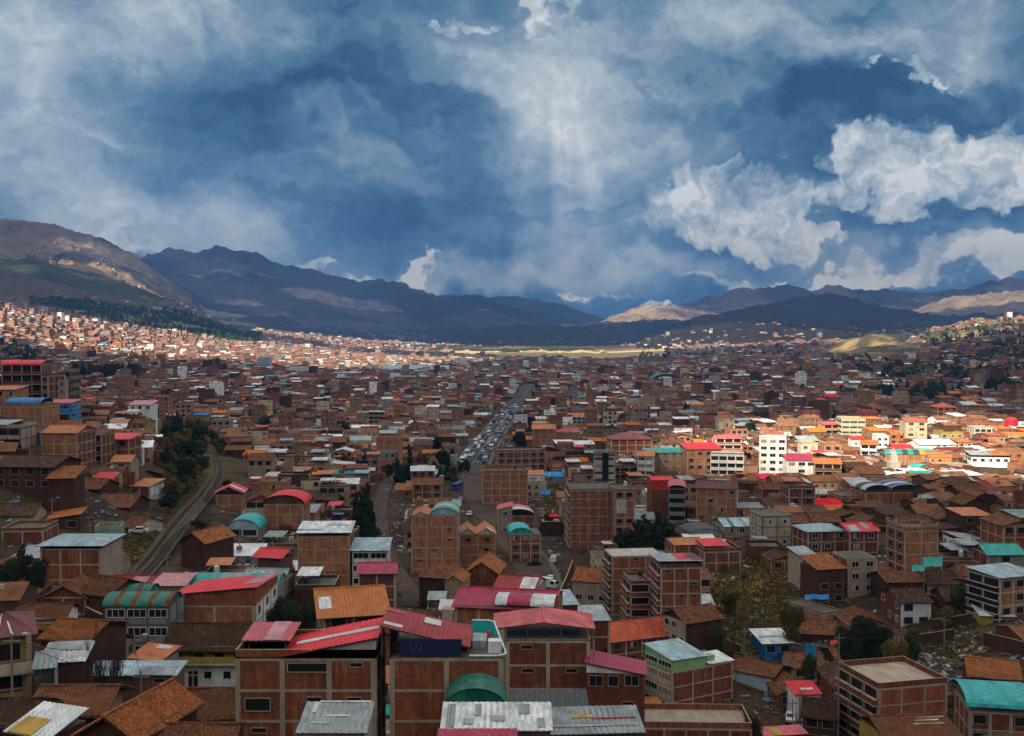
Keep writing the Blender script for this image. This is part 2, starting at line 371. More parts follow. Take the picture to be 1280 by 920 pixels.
# ------------------------------------------------------------------ ground and mountains
def grid_mesh(name, X, Y, Z, C, mat):
    nr, nc = X.shape; n = nr*nc
    me = bpy.data.meshes.new(name); me.vertices.add(n)
    me.vertices.foreach_set('co', np.stack([X, Y, Z], -1).astype(np.float32).ravel())
    idx = np.arange(n).reshape(nr, nc)
    q = np.stack([idx[:-1, :-1], idx[:-1, 1:], idx[1:, 1:], idx[1:, :-1]], -1).reshape(-1, 4)
    me.loops.add(q.size); me.loops.foreach_set('vertex_index', q.ravel().astype(np.int32))
    me.polygons.add(len(q)); me.polygons.foreach_set('loop_start', (np.arange(len(q))*4).astype(np.int32))
    me.polygons.foreach_set('use_smooth', np.ones(len(q), bool))
    a = me.color_attributes.new('Col', 'FLOAT_COLOR', 'POINT')
    a.data.foreach_set('color', np.concatenate([C.reshape(-1, 3), np.ones((n, 1))], 1).astype(np.float32).ravel())
    me.materials.append(mat); me.update(calc_edges=True); me.validate()
    o = bpy.data.objects.new(name, me); col.objects.link(o); return o
def inpoly(px, py, poly):
    r = np.zeros(np.shape(px), bool); n = len(poly)
    for i in range(n):
        x0, y0 = poly[i]; x1, y1 = poly[(i+1) % n]
        if y0 == y1: continue
        c = ((y0 > py) != (y1 > py)) & (px < (x1-x0)*(py-y0)/(y1-y0)+x0); r ^= c
    return r
# green / open areas, as ground outlines surveyed from the viewpoint
GRASS = [[(895,705),(940,690),(1005,700),(1008,760),(960,800),(905,805),(880,770)],
         [(668,600),(700,606),(708,640),(700,660),(684,650)],
         [(1130,765),(1200,760),(1225,800),(1190,825),(1125,815)],
         [(150,672),(195,672),(205,690),(170,735),(150,735)]]
HILLGREEN = [[(60,372),(120,378),(200,385),(290,402),(330,418),(322,428),(270,424),(200,412),(120,400),(60,388)]]
AIRFIELD = [[(540,437),(620,431),(720,428),(830,434),(840,444),(760,449),(660,447),(590,444)]]
MOUND = [[(1030,446),(1050,420),(1130,414),(1150,430),(1145,448),(1090,452)]]
SLOPEW = [[(185,535),(235,525),(300,556),(286,600),(262,640),(225,690),(185,725),(165,722),(190,665),(196,600)]]
def groundcol(X, Y, Z):
    px, py = proj(X, Y, Z)
    n = fbm(X/9, Y/9, 4, 77); n2 = fbm(X/40, Y/40, 4, 78)
    c = np.array([.078, .050, .034])*(0.5+1.0*n[..., None])
    c = np.where((n2 > .56)[..., None], c*.6+np.array([.075, .062, .03])*.4*(.6+.8*n[..., None]), c)
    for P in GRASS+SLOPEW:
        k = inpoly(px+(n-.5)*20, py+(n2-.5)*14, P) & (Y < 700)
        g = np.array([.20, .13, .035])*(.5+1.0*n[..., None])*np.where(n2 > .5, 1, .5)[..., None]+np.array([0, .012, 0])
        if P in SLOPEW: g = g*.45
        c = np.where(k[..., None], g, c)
    for P in HILLGREEN:
        k = inpoly(px+(n-.5)*14, py+(n2-.5)*8, P) & (Y > 1200)
        m = smooth((fbm(X/120, Y/120, 4, 9)-.44)*8)[..., None]
        c = np.where(k[..., None], np.array([.26, .21, .09])*m+np.array([.075, .10, .03])*(1-m), c)
    for P in MOUND:
        k = inpoly(px, py, P) & (Y > 2000); c = np.where(k[..., None], (np.array([.25, .18, .085])*smooth((fbm(X/30, Y/90, 4, 19)-.42)*6)[..., None]+np.array([.05, .035, .015]))*(.4+1.1*n[..., None]), c)
    gh = (px > 1040) & (Y > 1900); gm = smooth((n2-.45)*6)[..., None]; c = np.where(gh[..., None], (np.array([.27, .19, .09])*gm+np.array([.07, .065, .035])*(1-gm))*(.6+.8*n[..., None]), c)
    for P in AIRFIELD:
        k = inpoly(px, py+(n2-.5)*3, P) & (Y > 3000); c = np.where(k[..., None], np.array([.50, .37, .19])*(.75+.5*n[..., None]), c)  # tan airfield, its colour brightened to read as a sunlit valley strip
    return c
def make_land():
    m, T, b = newmat('earth_and_grass', .95, 0, .1)
    at_ = T.n('ShaderNodeAttribute', attribute_name='Col').outputs[0]; g = T.n('ShaderNodeNewGeometry').outputs[0]
    n1 = T.noise(g, .9, 5, .7); n2 = T.noise(g, .12, 4, .6)
    f = T.m('MULTIPLY', T.mr(n1, .3, .7, .55, 1.4), T.mr(n2, .3, .7, .75, 1.2)); gg = T.n('ShaderNodeCombineColor', i={0: f, 1: f, 2: f})
    T.L.new(T.mix(1, at_, gg.outputs[0], 'MULTIPLY'), b.inputs['Base Color'])
    T.L.new(T.n('ShaderNodeBump', i={'Strength': .8, 'Distance': .5, 'Height': n1}).outputs[0], b.inputs['Normal'])
    s = np.concatenate([np.linspace(-1400, -200, 25)[:-1], np.arange(-200, 1480, 4.), np.linspace(1480, 2700, 25)])
    Y = np.exp(np.arange(math.log(45), math.log(4200), .011))
    S, YY = np.meshgrid(s, Y); X = (S-640)/F*YY
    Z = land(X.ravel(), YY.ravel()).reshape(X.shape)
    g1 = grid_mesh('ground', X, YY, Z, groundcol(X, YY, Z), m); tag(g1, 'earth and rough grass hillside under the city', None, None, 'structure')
    x = np.linspace(-700, 700, 90); y = np.linspace(-500, 48, 60); XX, Yn = np.meshgrid(x, y); Zn = land(XX.ravel(), Yn.ravel()).reshape(XX.shape)-.6
    XX = XX
    g2 = grid_mesh('ground', XX, Yn, Zn, groundcol(XX, np.maximum(Yn, 46), Zn), m); tag(g2, 'earth slope under the viewpoint', None, None, 'structure')
    # mountains
    m2, T, b = newmat('mountain_slopes', .95, 0, .1)
    at_ = T.n('ShaderNodeAttribute', attribute_name='Col').outputs[0]; g = T.n('ShaderNodeNewGeometry').outputs[0]
    n1 = T.noise(g, .012, 7, .68); n2 = T.noise(g, .0016, 5, .6)
    f = T.m('MULTIPLY', T.mr(n1, .3, .7, .5, 1.5), T.mr(n2, .3, .7, .6, 1.4)); gg = T.n('ShaderNodeCombineColor', i={0: f, 1: f, 2: f})
    T.L.new(T.mix(1, at_, gg.outputs[0], 'MULTIPLY'), b.inputs['Base Color'])
    T.L.new(T.n('ShaderNodeBump', i={'Strength': .8, 'Distance': 90., 'Height': n1}).outputs[0], b.inputs['Normal'])
    s = np.concatenate([np.linspace(-1400, -200, 60)[:-1], np.arange(-200, 1480, 2.4), np.linspace(1480, 2700, 60)])
    Y2 = np.concatenate([[Y[-1]], np.exp(np.arange(math.log(Y[-1])+.006, math.log(16800), .0065))])
    S, YY = np.meshgrid(s, Y2); X = (S-640)/F*YY
    z, who = land(X.ravel(), YY.ravel(), True); Z = z.reshape(X.shape); who = who.reshape(X.shape)
    n = fbm(X/500, YY/500, 5, 88)[..., None]; n2 = fbm(X/140, YY/140, 4, 89)[..., None]
    tan = np.array([.25, .18, .11]); brown = np.array([.09, .058, .048]); green = np.array([.055, .06, .03])
    C = brown*(1-smooth((n-.4)*5)) + tan*smooth((n-.4)*5)
    C = C*(.75+.5*n2)
    gk = smooth((fbm(X/350, YY/350, 4, 91)-.5)*7)[..., None]
    C = np.where((who == 1)[..., None], (green*(1-gk*.6)+tan*gk*.6)*(.6+.8*n2), C)
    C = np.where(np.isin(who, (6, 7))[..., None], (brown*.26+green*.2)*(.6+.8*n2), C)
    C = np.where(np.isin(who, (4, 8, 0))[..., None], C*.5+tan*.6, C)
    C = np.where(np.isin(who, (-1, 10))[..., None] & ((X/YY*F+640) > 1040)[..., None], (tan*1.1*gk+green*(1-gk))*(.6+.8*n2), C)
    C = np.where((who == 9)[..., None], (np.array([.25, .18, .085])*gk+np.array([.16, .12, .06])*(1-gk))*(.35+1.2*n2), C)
    C = np.where(np.isin(who, (2, 3))[..., None], C*.26+np.array([.008, .012, .022]), C)  # blue tint here is distance haze put into the slope colour
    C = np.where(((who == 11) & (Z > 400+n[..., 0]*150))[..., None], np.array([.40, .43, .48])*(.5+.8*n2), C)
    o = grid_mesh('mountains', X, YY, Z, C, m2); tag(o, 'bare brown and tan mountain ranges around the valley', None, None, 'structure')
make_land()

# ------------------------------------------------------------------ roads (ribbons draped on the ground)
def densify(pts, step):
    out = [pts[0]]
    for a, b in zip(pts[:-1], pts[1:]):
        L = math.hypot(b[0]-a[0], b[1]-a[1]); n = max(1, int(L/step))
        for i in range(1, n+1): out.append((a[0]+(b[0]-a[0])*i/n, a[1]+(b[1]-a[1])*i/n))
    return out
def smoothline(pts, it=2):
    for _ in range(it):
        q = [pts[0]]
        for a, b in zip(pts[:-1], pts[1:]): q += [(a[0]*.75+b[0]*.25, a[1]*.75+b[1]*.25), (a[0]*.25+b[0]*.75, a[1]*.25+b[1]*.75)]
        pts = q+[pts[-1]]
    return pts
def ribbon(name, pts, off0, off1, mat, lift, label, parts=None, cross=4, keep=True):
    """one strip between lateral offsets off0..off1 along pts"""
    P = np.array(pts); T = np.gradient(P, axis=0); T /= np.linalg.norm(T, axis=1)[:, None]; N = np.stack([T[:, 1], -T[:, 0]], 1)
    zc = land(P[:, 0], P[:, 1])
    v = []; f = []; nc = cross+1
    for i in range(len(P)):
        for k in range(nc):
            o = off0+(off1-off0)*k/cross; x, y = P[i]+N[i]*o
            v.append((x, y, max(zc[i], lz(x, y))+lift if keep else zc[i]+lift))
    for i in range(len(P)-1):
        for k in range(cross):
            a = i*nc+k; f.append((a, a+1, a+nc+1, a+nc))
    me = newmesh(name, v, f, [0]*len(f), [mat], True); o = bpy.data.objects.new(name, me); col.objects.link(o)
    return tag(o, label, None, None, 'structure')
def roadmat(name, c, sc=1.5):
    m, T, b = newmat(name, .9, 0, .2); g = T.n('ShaderNodeNewGeometry').outputs[0]
    n1 = T.noise(g, sc, 5, .7); n2 = T.noise(g, .09, 4, .6)
    f = T.m('MULTIPLY', T.mr(n1, .3, .7, .75, 1.25), T.mr(n2, .3, .7, .65, 1.3)); gg = T.n('ShaderNodeCombineColor', i={0: f, 1: f, 2: f})
    T.L.new(T.mix(1, c, gg.outputs[0], 'MULTIPLY'), b.inputs['Base Color']); return m
ASPH = roadmat('asphalt', (.045, .045, .05)); DIRT = roadmat('dirt_road', (.085, .056, .042)); PAVE = roadmat('pavement_concrete', (.13, .115, .10)); PAINT = roadmat('road_paint', (.32, .32, .30))
BALL = roadmat('rail_ballast', (.095, .075, .062), 4)
AW = 7.6
AVE = densify(smoothline([gp(590, 582)[:2], gp(602, 562)[:2], gp(618, 540)[:2], gp(634, 517)[:2], gp(652, 499)[:2], gp(660, 489)[:2], gp(663, 480)[:2]]), 12)
A0 = AVE[0]
ST = densify(smoothline([gp(678, 765)[:2], gp(672, 735)[:2], gp(668, 712)[:2], gp(650, 690)[:2], gp(632, 665)[:2], gp(606, 640)[:2], gp(592, 612)[:2], A0]), 5)
RAIL = densify(smoothline([gp(168, 735)[:2], gp(200, 700)[:2], gp(225, 665)[:2], gp(246, 640)[:2], gp(268, 610)[:2], gp(278, 590)[:2], gp(270, 572)[:2]]), 4)
TRACK = densify(smoothline([gp(520, 760)[:2], gp(505, 730)[:2], gp(480, 690)[:2], gp(474, 650)[:2], gp(476, 620)[:2], gp(490, 595)[:2], gp(530, 590)[:2], gp(562, 585)[:2], gp(585, 590)[:2]]), 5)
SIDE = densify(smoothline([gp(128, 735)[:2], gp(146, 715)[:2], gp(147, 700)[:2], gp(135, 688)[:2], gp(128, 672)[:2]]), 3)
ribbon('road', AVE, -AW, AW, ASPH, .25, 'wide dark asphalt avenue running away through the city', cross=10)
ribbon('pavement', AVE, -AW-2, -AW, PAVE, .39, 'concrete pavement along the left of the avenue', cross=2)
ribbon('pavement', AVE, AW, AW+2, PAVE, .39, 'concrete pavement along the right of the avenue', cross=2)
ribbon('median', AVE, -.9, .9, PAVE, .41, 'raised concrete median of the avenue', cross=1)
for o_ in (-3.9, 3.9): ribbon('road_marking', AVE, o_-.12, o_+.12, PAINT, .28, 'thin white painted lane line on the avenue', cross=1)
ribbon('road', ST, -5.5, 5.5, DIRT, .25, 'brown unpaved street leading up to the avenue', cross=5)
ribbon('pavement', ST, 5.5, 7., PAVE, .37, 'concrete pavement beside the brown street', cross=2)
ribbon('path', TRACK, -2.6, 2.6, DIRT, .22, 'dirt track winding between trees and houses', cross=3)
ribbon('road', SIDE, -2.6, 2.6, BALL, .22, 'curved grey lane beside the blank brick building', cross=3)
ribbon('path', RAIL, -1.5, 1.5, BALL, .25, 'gravel bed of the railway line', cross=3)
ribbon('path', RAIL, -3.4, -2.4, DIRT, .2, 'dirt footpath beside the railway line', cross=2)
def rails():
    root = empty('railway_track', (0, 0, 0)); tag(root, 'single railway track curving down the wooded slope on the left', 'railway track')
    RM = flatmat('rail_steel', (.10, .085, .075), .6, .4)
    P = np.array(RAIL); T = np.gradient(P, axis=0); T /= np.linalg.norm(T, axis=1)[:, None]; N = np.stack([T[:, 1], -T[:, 0]], 1); z = land(P[:, 0], P[:, 1])
    zz = [max(lz(*(P[i]+N[i]*o)) for o in (-1.2, 0, 1.2))+.25 for i in range(len(P))]
    for o_ in (-.5, .5):
        mb = MB()
        for i in range(len(P)-1):
            a = P[i]+N[i]*o_; b = P[i+1]+N[i+1]*o_; w = N[i]*.06
            za, zb = zz[i]+.32, zz[i+1]+.32
            mb.slab([(a[0]-w[0], a[1]-w[1], za), (b[0]-w[0], b[1]-w[1], zb), (b[0]+w[0], b[1]+w[1], zb), (a[0]+w[0], a[1]+w[1], za)][::-1], .16, RM)
        mb.build('rail', root)
    mb = MB(); TI = flatmat('rail_sleeper', (.07, .05, .04))
    Q = np.array(densify(RAIL, .9)); TQ = np.gradient(Q, axis=0); TQ /= np.linalg.norm(TQ, axis=1)[:, None]+1e-9
    zq = np.interp(np.arange(len(Q))/len(Q)*len(P), np.arange(len(P)), zz)
    for i in range(len(Q)-1):
        t = TQ[i]; n = np.array([t[1], -t[0]]); c = Q[i]; z0 = zq[i]+.16
        mb.slab([(*(c-n*.95-t*.13), z0), (*(c+n*.95-t*.13), z0), (*(c+n*.95+t*.13), z0), (*(c-n*.95+t*.13), z0)], .2, TI)
    s_ = mb.build('sleepers', root); tag(s_, kind='stuff')
rails()
# ------------------------------------------------------------------ buildings
_cache = {}
def shared(key, fn):
    if key not in _cache: _cache[key] = fn()
    return _cache[key]
def inst(name, me, parent, loc, rz=0):
    o = bpy.data.objects.new(name, me); col.objects.link(o); o.parent = parent; o.location = loc; o.rotation_euler = (0, 0, rz); return o
def window_mesh(w, h, kind, fr):
    """in the x-z plane, facing -y, origin at lower centre"""
    def fn():
        mb = MB(); g = 'dark' if kind in ('open', 'slot') else 'glass'; t = .07  # open and slot kinds: flat near-black panel, interior shade as colour
        mb.box(-w/2, w/2, -.035, .05, 0, h, g)
        f = fr
        mb.box(-w/2-t, w/2+t, -.09, .04, -t, 0, f); mb.box(-w/2-t, w/2+t, -.09, .04, h, h+t, f)
        mb.box(-w/2-t, -w/2, -.085, .04, 0, h, f); mb.box(w/2, w/2+t, -.085, .04, 0, h, f)
        if kind in ('curtain', 'half'): mb.box(-w/2+.03, (w/2-.03) if kind == 'curtain' else -.02, -.042, -.036, h*.12, h-.03, 'beige' if kind == 'half' else 'tan')
        if kind in ('glass', 'curtain', 'half'):
            n = max(1, round(w/1.0))
            for i in range(1, n): x = -w/2+w*i/n; mb.box(x-.03, x+.03, -.07, .03, 0, h, f)
        if kind == 'open' and h > 1.5:
            pass
        return newmesh('window', mb.v, mb.f, mb.mi, mb.ms)
    return shared(('win', round(w, 1), round(h, 1), kind, fr), fn)
def gallery_mesh(w, h, par, pm, beam):
    """gallery bay behind a parapet: flat dark panel, the recess shade as colour"""
    def fn():
        mb = MB()
        mb.box(-w/2, w/2, -.03, .05, par, h, 'dark'); mb.box(-w/2-.05, w/2+.05, -.75, .03, 0, par, pm, top=beam)
        mb.box(-w/2-.08, w/2+.08, -.8, .04, -.22, 0, beam)
        mb.box(-w/2, -w/2+.06, -.7, -.64, par, h, beam)
        return newmesh('balcony', mb.v, mb.f, mb.mi, mb.ms)
    return shared(('gal', round(w, 1), round(h, 1), round(par, 1), pm, beam), fn)
FOOT = []   # footprints: cx, cy, W, D, angle
RECTS = []  # screen protection: x0,x1,ytop,ybottom,Y
MARKS = []  # landmarks for wording: px, py, Y, phrase
def roofit(root, W, D, h, r, near):
    k = r.get('t', 'flat'); mt = r.get('m', 'mgrey'); rise = r.get('r', 1.6); o = r.get('o', .5); lift = r.get('lift', 0.); g = r.get('g', None)
    x0, x1, y0, y1 = r.get('x0', 0)*W, r.get('x1', 1)*W, r.get('y0', 0)*D, r.get('y1', 1)*D
    z = h+lift; th = .1; mb = MB(); fills = MB(); last = None; xm = (x0+x1)/2; ym = (y0+y1)/2
    tile = mt.startswith('tile'); um = 'tiled' if tile else 'mdark'
    def sheet(a, b, c, d):
        if near and tile: mb.slab([tuple(np.array(q)-(0, 0, .09)) for q in (a, b, c, d)], .12, mt, um); mb.wave(a, b, c, d, mt, .28, .055, max(6, int(np.linalg.norm(np.array(d)-np.array(a))/.5)), .035)
        elif near: mb.slab([tuple(np.array(q)-(0, 0, .06)) for q in (a, b, c, d)], .06, mt, um); mb.wave(a, b, c, d, mt, .5, .03, 3, .0)
        else: mb.slab([a, b, c, d], th, mt, um)
    def fill(pts):
        fills.poly(pts, g)
    if k in ('shedR', 'shedL', 'shedF', 'shedB', 'tilt'):
        zz = {'shedR': (0, rise, rise, 0), 'shedL': (rise, 0, 0, rise), 'shedF': (rise, rise, 0, 0), 'shedB': (0, 0, rise, rise), 'tilt': rise}[k]
        A = (x0-o, y0-o, z+zz[0]); B = (x1+o, y0-o, z+zz[1]); C = (x1+o, y1+o, z+zz[2]); Dd = (x0-o, y1+o, z+zz[3]); sheet(A, B, C, Dd); last = (A, B, C, Dd)
        if g and not lift or g and r.get('closed'):
            e = th+.02
            fills.box(x0, x1, y0, y0+.12, h, h+.02, g)
            for (p, q, zp, zq) in (((x0, y0), (x1, y0), zz[0], zz[1]), ((x1, y0), (x1, y1), zz[1], zz[2]), ((x1, y1), (x0, y1), zz[2], zz[3]), ((x0, y1), (x0, y0), zz[3], zz[0])):
                if zp+zq+lift > .05: fills.poly([(p[0], p[1], h), (q[0], q[1], h), (q[0], q[1], z+zq-e), (p[0], p[1], z+zp-e)], g)
    elif k == 'gx':
        sl = rise/((y1-y0)/2); zo = z-sl*o
        sheet((x0-o, y0-o, zo), (x1+o, y0-o, zo), (x1+o, ym, z+rise), (x0-o, ym, z+rise)); sheet((x1+o, y1+o, zo), (x0-o, y1+o, zo), (x0-o, ym, z+rise), (x1+o, ym, z+rise))
        last = ((x0-o, y0-o, zo), (x1+o, y0-o, zo), (x1+o, ym, z+rise), (x0-o, ym, z+rise))
        mb.cyl((x0-o, ym, z+rise+.02), (x1+o, ym, z+rise+.02), .13, .13, mt, 6)
        if g: fills.poly([(x0+.02, y1, z-.02), (x0+.02, y0, z-.02), (x0+.02, ym, z+rise-th-.03)], g); fills.poly([(x1-.02, y0, z-.02), (x1-.02, y1, z-.02), (x1-.02, ym, z+rise-th-.03)], g)
    elif k == 'gy':
        sl = rise/((x1-x0)/2); zo = z-sl*o
        sheet((x0-o, y1+o, zo), (x0-o, y0-o, zo), (xm, y0-o, z+rise), (xm, y1+o, z+rise)); sheet((x1+o, y0-o, zo), (x1+o, y1+o, zo), (xm, y1+o, z+rise), (xm, y0-o, z+rise))
        last = ((x1+o, y0-o, zo), (x1+o, y1+o, zo), (xm, y1+o, z+rise), (xm, y0-o, z+rise))
        mb.cyl((xm, y0-o, z+rise+.02), (xm, y1+o, z+rise+.02), .13, .13, mt, 6)
        if g: fills.poly([(x0, y0+.02, z-.02), (x1, y0+.02, z-.02), (xm, y0+.02, z+rise-th-.03)], g); fills.poly([(x1, y1-.02, z-.02), (x0, y1-.02, z-.02), (xm, y1-.02, z+rise-th-.03)], g)
    elif k == 'hip':
        i = min((x1-x0)*.45, (y1-y0)*.5); ra = (x0+i, ym, z+rise); rb = (x1-i, ym, z+rise); zo = z-.15
        a, b, c, d = (x0-o, y0-o, zo), (x1+o, y0-o, zo), (x1+o, y1+o, zo), (x0-o, y1+o, zo)
        if near:
            sheet(a, b, rb, ra); sheet(c, d, ra, rb); mb.slab([b, c, rb], th, mt, um); mb.slab([d, a, ra], th, mt, um)
        else: mb.slab([a, b, rb, ra], th, mt, um); mb.slab([b, c, rb], th, mt, um); mb.slab([c, d, ra, rb], th, mt, um); mb.slab([d, a, ra], th, mt, um)
        last = (a, b, rb, ra)
    elif k in ('ax', 'ay'):
        ms = r.get('ms', [mt]); n = 12; segs = r.get('segs', len(ms))
        for s_ in range(segs):
            m_ = ms[s_ % len(ms)]
            for i in range(n):
                a0, a1 = math.pi*i/n, math.pi*(i+1)/n
                if k == 'ax':
                    xa, xb = x0-o+(x1-x0+2*o)*s_/segs, x0-o+(x1-x0+2*o)*(s_+1)/segs; ry = (y1-y0)/2+o
                    p = [(xa, ym-ry*math.cos(a0), z+rise*math.sin(a0)), (xb, ym-ry*math.cos(a0), z+rise*math.sin(a0)), (xb, ym-ry*math.cos(a1), z+rise*math.sin(a1)), (xa, ym-ry*math.cos(a1), z+rise*math.sin(a1))]
                else:
                    ya, yb = y0-o+(y1-y0+2*o)*s_/segs, y0-o+(y1-y0+2*o)*(s_+1)/segs; rx = (x1-x0)/2+o
                    p = [(xm-rx*math.cos(a0), yb, z+rise*math.sin(a0)), (xm-rx*math.cos(a0), ya, z+rise*math.sin(a0)), (xm-rx*math.cos(a1), ya, z+rise*math.sin(a1)), (xm-rx*math.cos(a1), yb, z+rise*math.sin(a1))]
                mb.slab(p, .07, m_, m_)
        if g:
            if k == 'ay':
                for yy, sg in ((y0+.02, 1), (y1-.02, -1)): fills.poly([(xm+sg*((x1-x0)/2)*-math.cos(math.pi*i/n), yy, z+(rise-.12)*math.sin(math.pi*i/n)) for i in range(n, -1, -1)] if sg < 0 else [(xm-((x1-x0)/2)*math.cos(math.pi*i/n), yy, z+(rise-.12)*math.sin(math.pi*i/n)) for i in range(n, -1, -1)], g)
            else:
                for xx in (x0+.02, x1-.02): fills.poly([(xx, ym-((y1-y0)/2)*math.cos(math.pi*i/n), z+(rise-.12)*math.sin(math.pi*i/n)) for i in range(n+1)], g)
    elif k == 'flat':
        pm = r.get('pm', 'brick'); ph = r.get('ph', .9); t = .18
        mb.box(0, W, 0, D, h, h+.12, r.get('m', 'concd'))
        ro = mb.build('roof', root)
        if ph > 0:
            p = MB(); p.box(0, W, 0, t, h+.12, h+ph, pm, top='conc'); p.box(0, W, D-t, D, h+.12, h+ph, pm, top='conc'); p.box(0, t, t, D-t, h+.12, h+ph, pm, top='conc'); p.box(W-t, W, t, D-t, h+.12, h+ph, pm, top='conc'); p.build('parapet', root)
        return ro
    if lift > 0 and k != 'flat':
        fl = MB(); fl.box(0, W, 0, D, h, h+.12, 'concd'); fl.build('floor_slab', root)
        pm = flatmat('steel_post', (.12, .11, .10), .6, .3)
        nx = max(1, round((x1-x0)/4))
        for i in range(nx+1):
            for yy in (y0+.1, y1-.1):
                xx = x0+.1+(x1-x0-.2)*i/nx
                u = (xx-x0)/(x1-x0) if x1 > x0 else 0; v_ = (yy-y0)/(y1-y0)
                ex = {'shedR': rise*u, 'shedL': rise*(1-u), 'shedF': rise*(1-v_), 'shedB': rise*v_}.get(k, 0)
                ps = MB(); ps.box(xx-.06, xx+.06, yy-.06, yy+.06, h+.12, z+ex-.06, pm); ps.build('post', root)
        if r.get('ph', .9) > 0 and not r.get('closed'):
            pm = r.get('pm', 'brick'); ph = r.get('ph', .9); t = .18; p = MB(); p.box(0, W, 0, t, h+.12, h+ph, pm, top='conc'); p.box(0, W, D-t, D, h+.12, h+ph, pm, top='conc'); p.box(0, t, t, D-t, h+.12, h+ph, pm, top='conc'); p.box(W-t, W, t, D-t, h+.12, h+ph, pm, top='conc'); p.build('parapet', root)
    ro = mb.build('roof', root)
    if fills.f and k in ('gx', 'gy', 'ax', 'ay'):
        for fc_, mi_ in zip(fills.f, fills.mi):
            q = MB(); q.poly([fills.v[i_] for i_ in fc_], fills.ms[mi_]); q.build('gable_wall', root)
    elif fills.f: fills.build('gable_wall', root)
    for (ua, ub, va, vb, sm) in r.get('sky', []):
        if last is None: break
        a, b, c, d = [np.array(q) for q in last]
        P = lambda u, v: tuple(((a*(1-u)+b*u)*(1-v)+(d*(1-u)+c*u)*v)+np.array((0, 0, .07)))
        s = MB(); s.slab([P(ua, va), P(ub, va), P(ub, vb), P(ua, vb)], .05, sm); s.build('skylight', ro)
    return ro
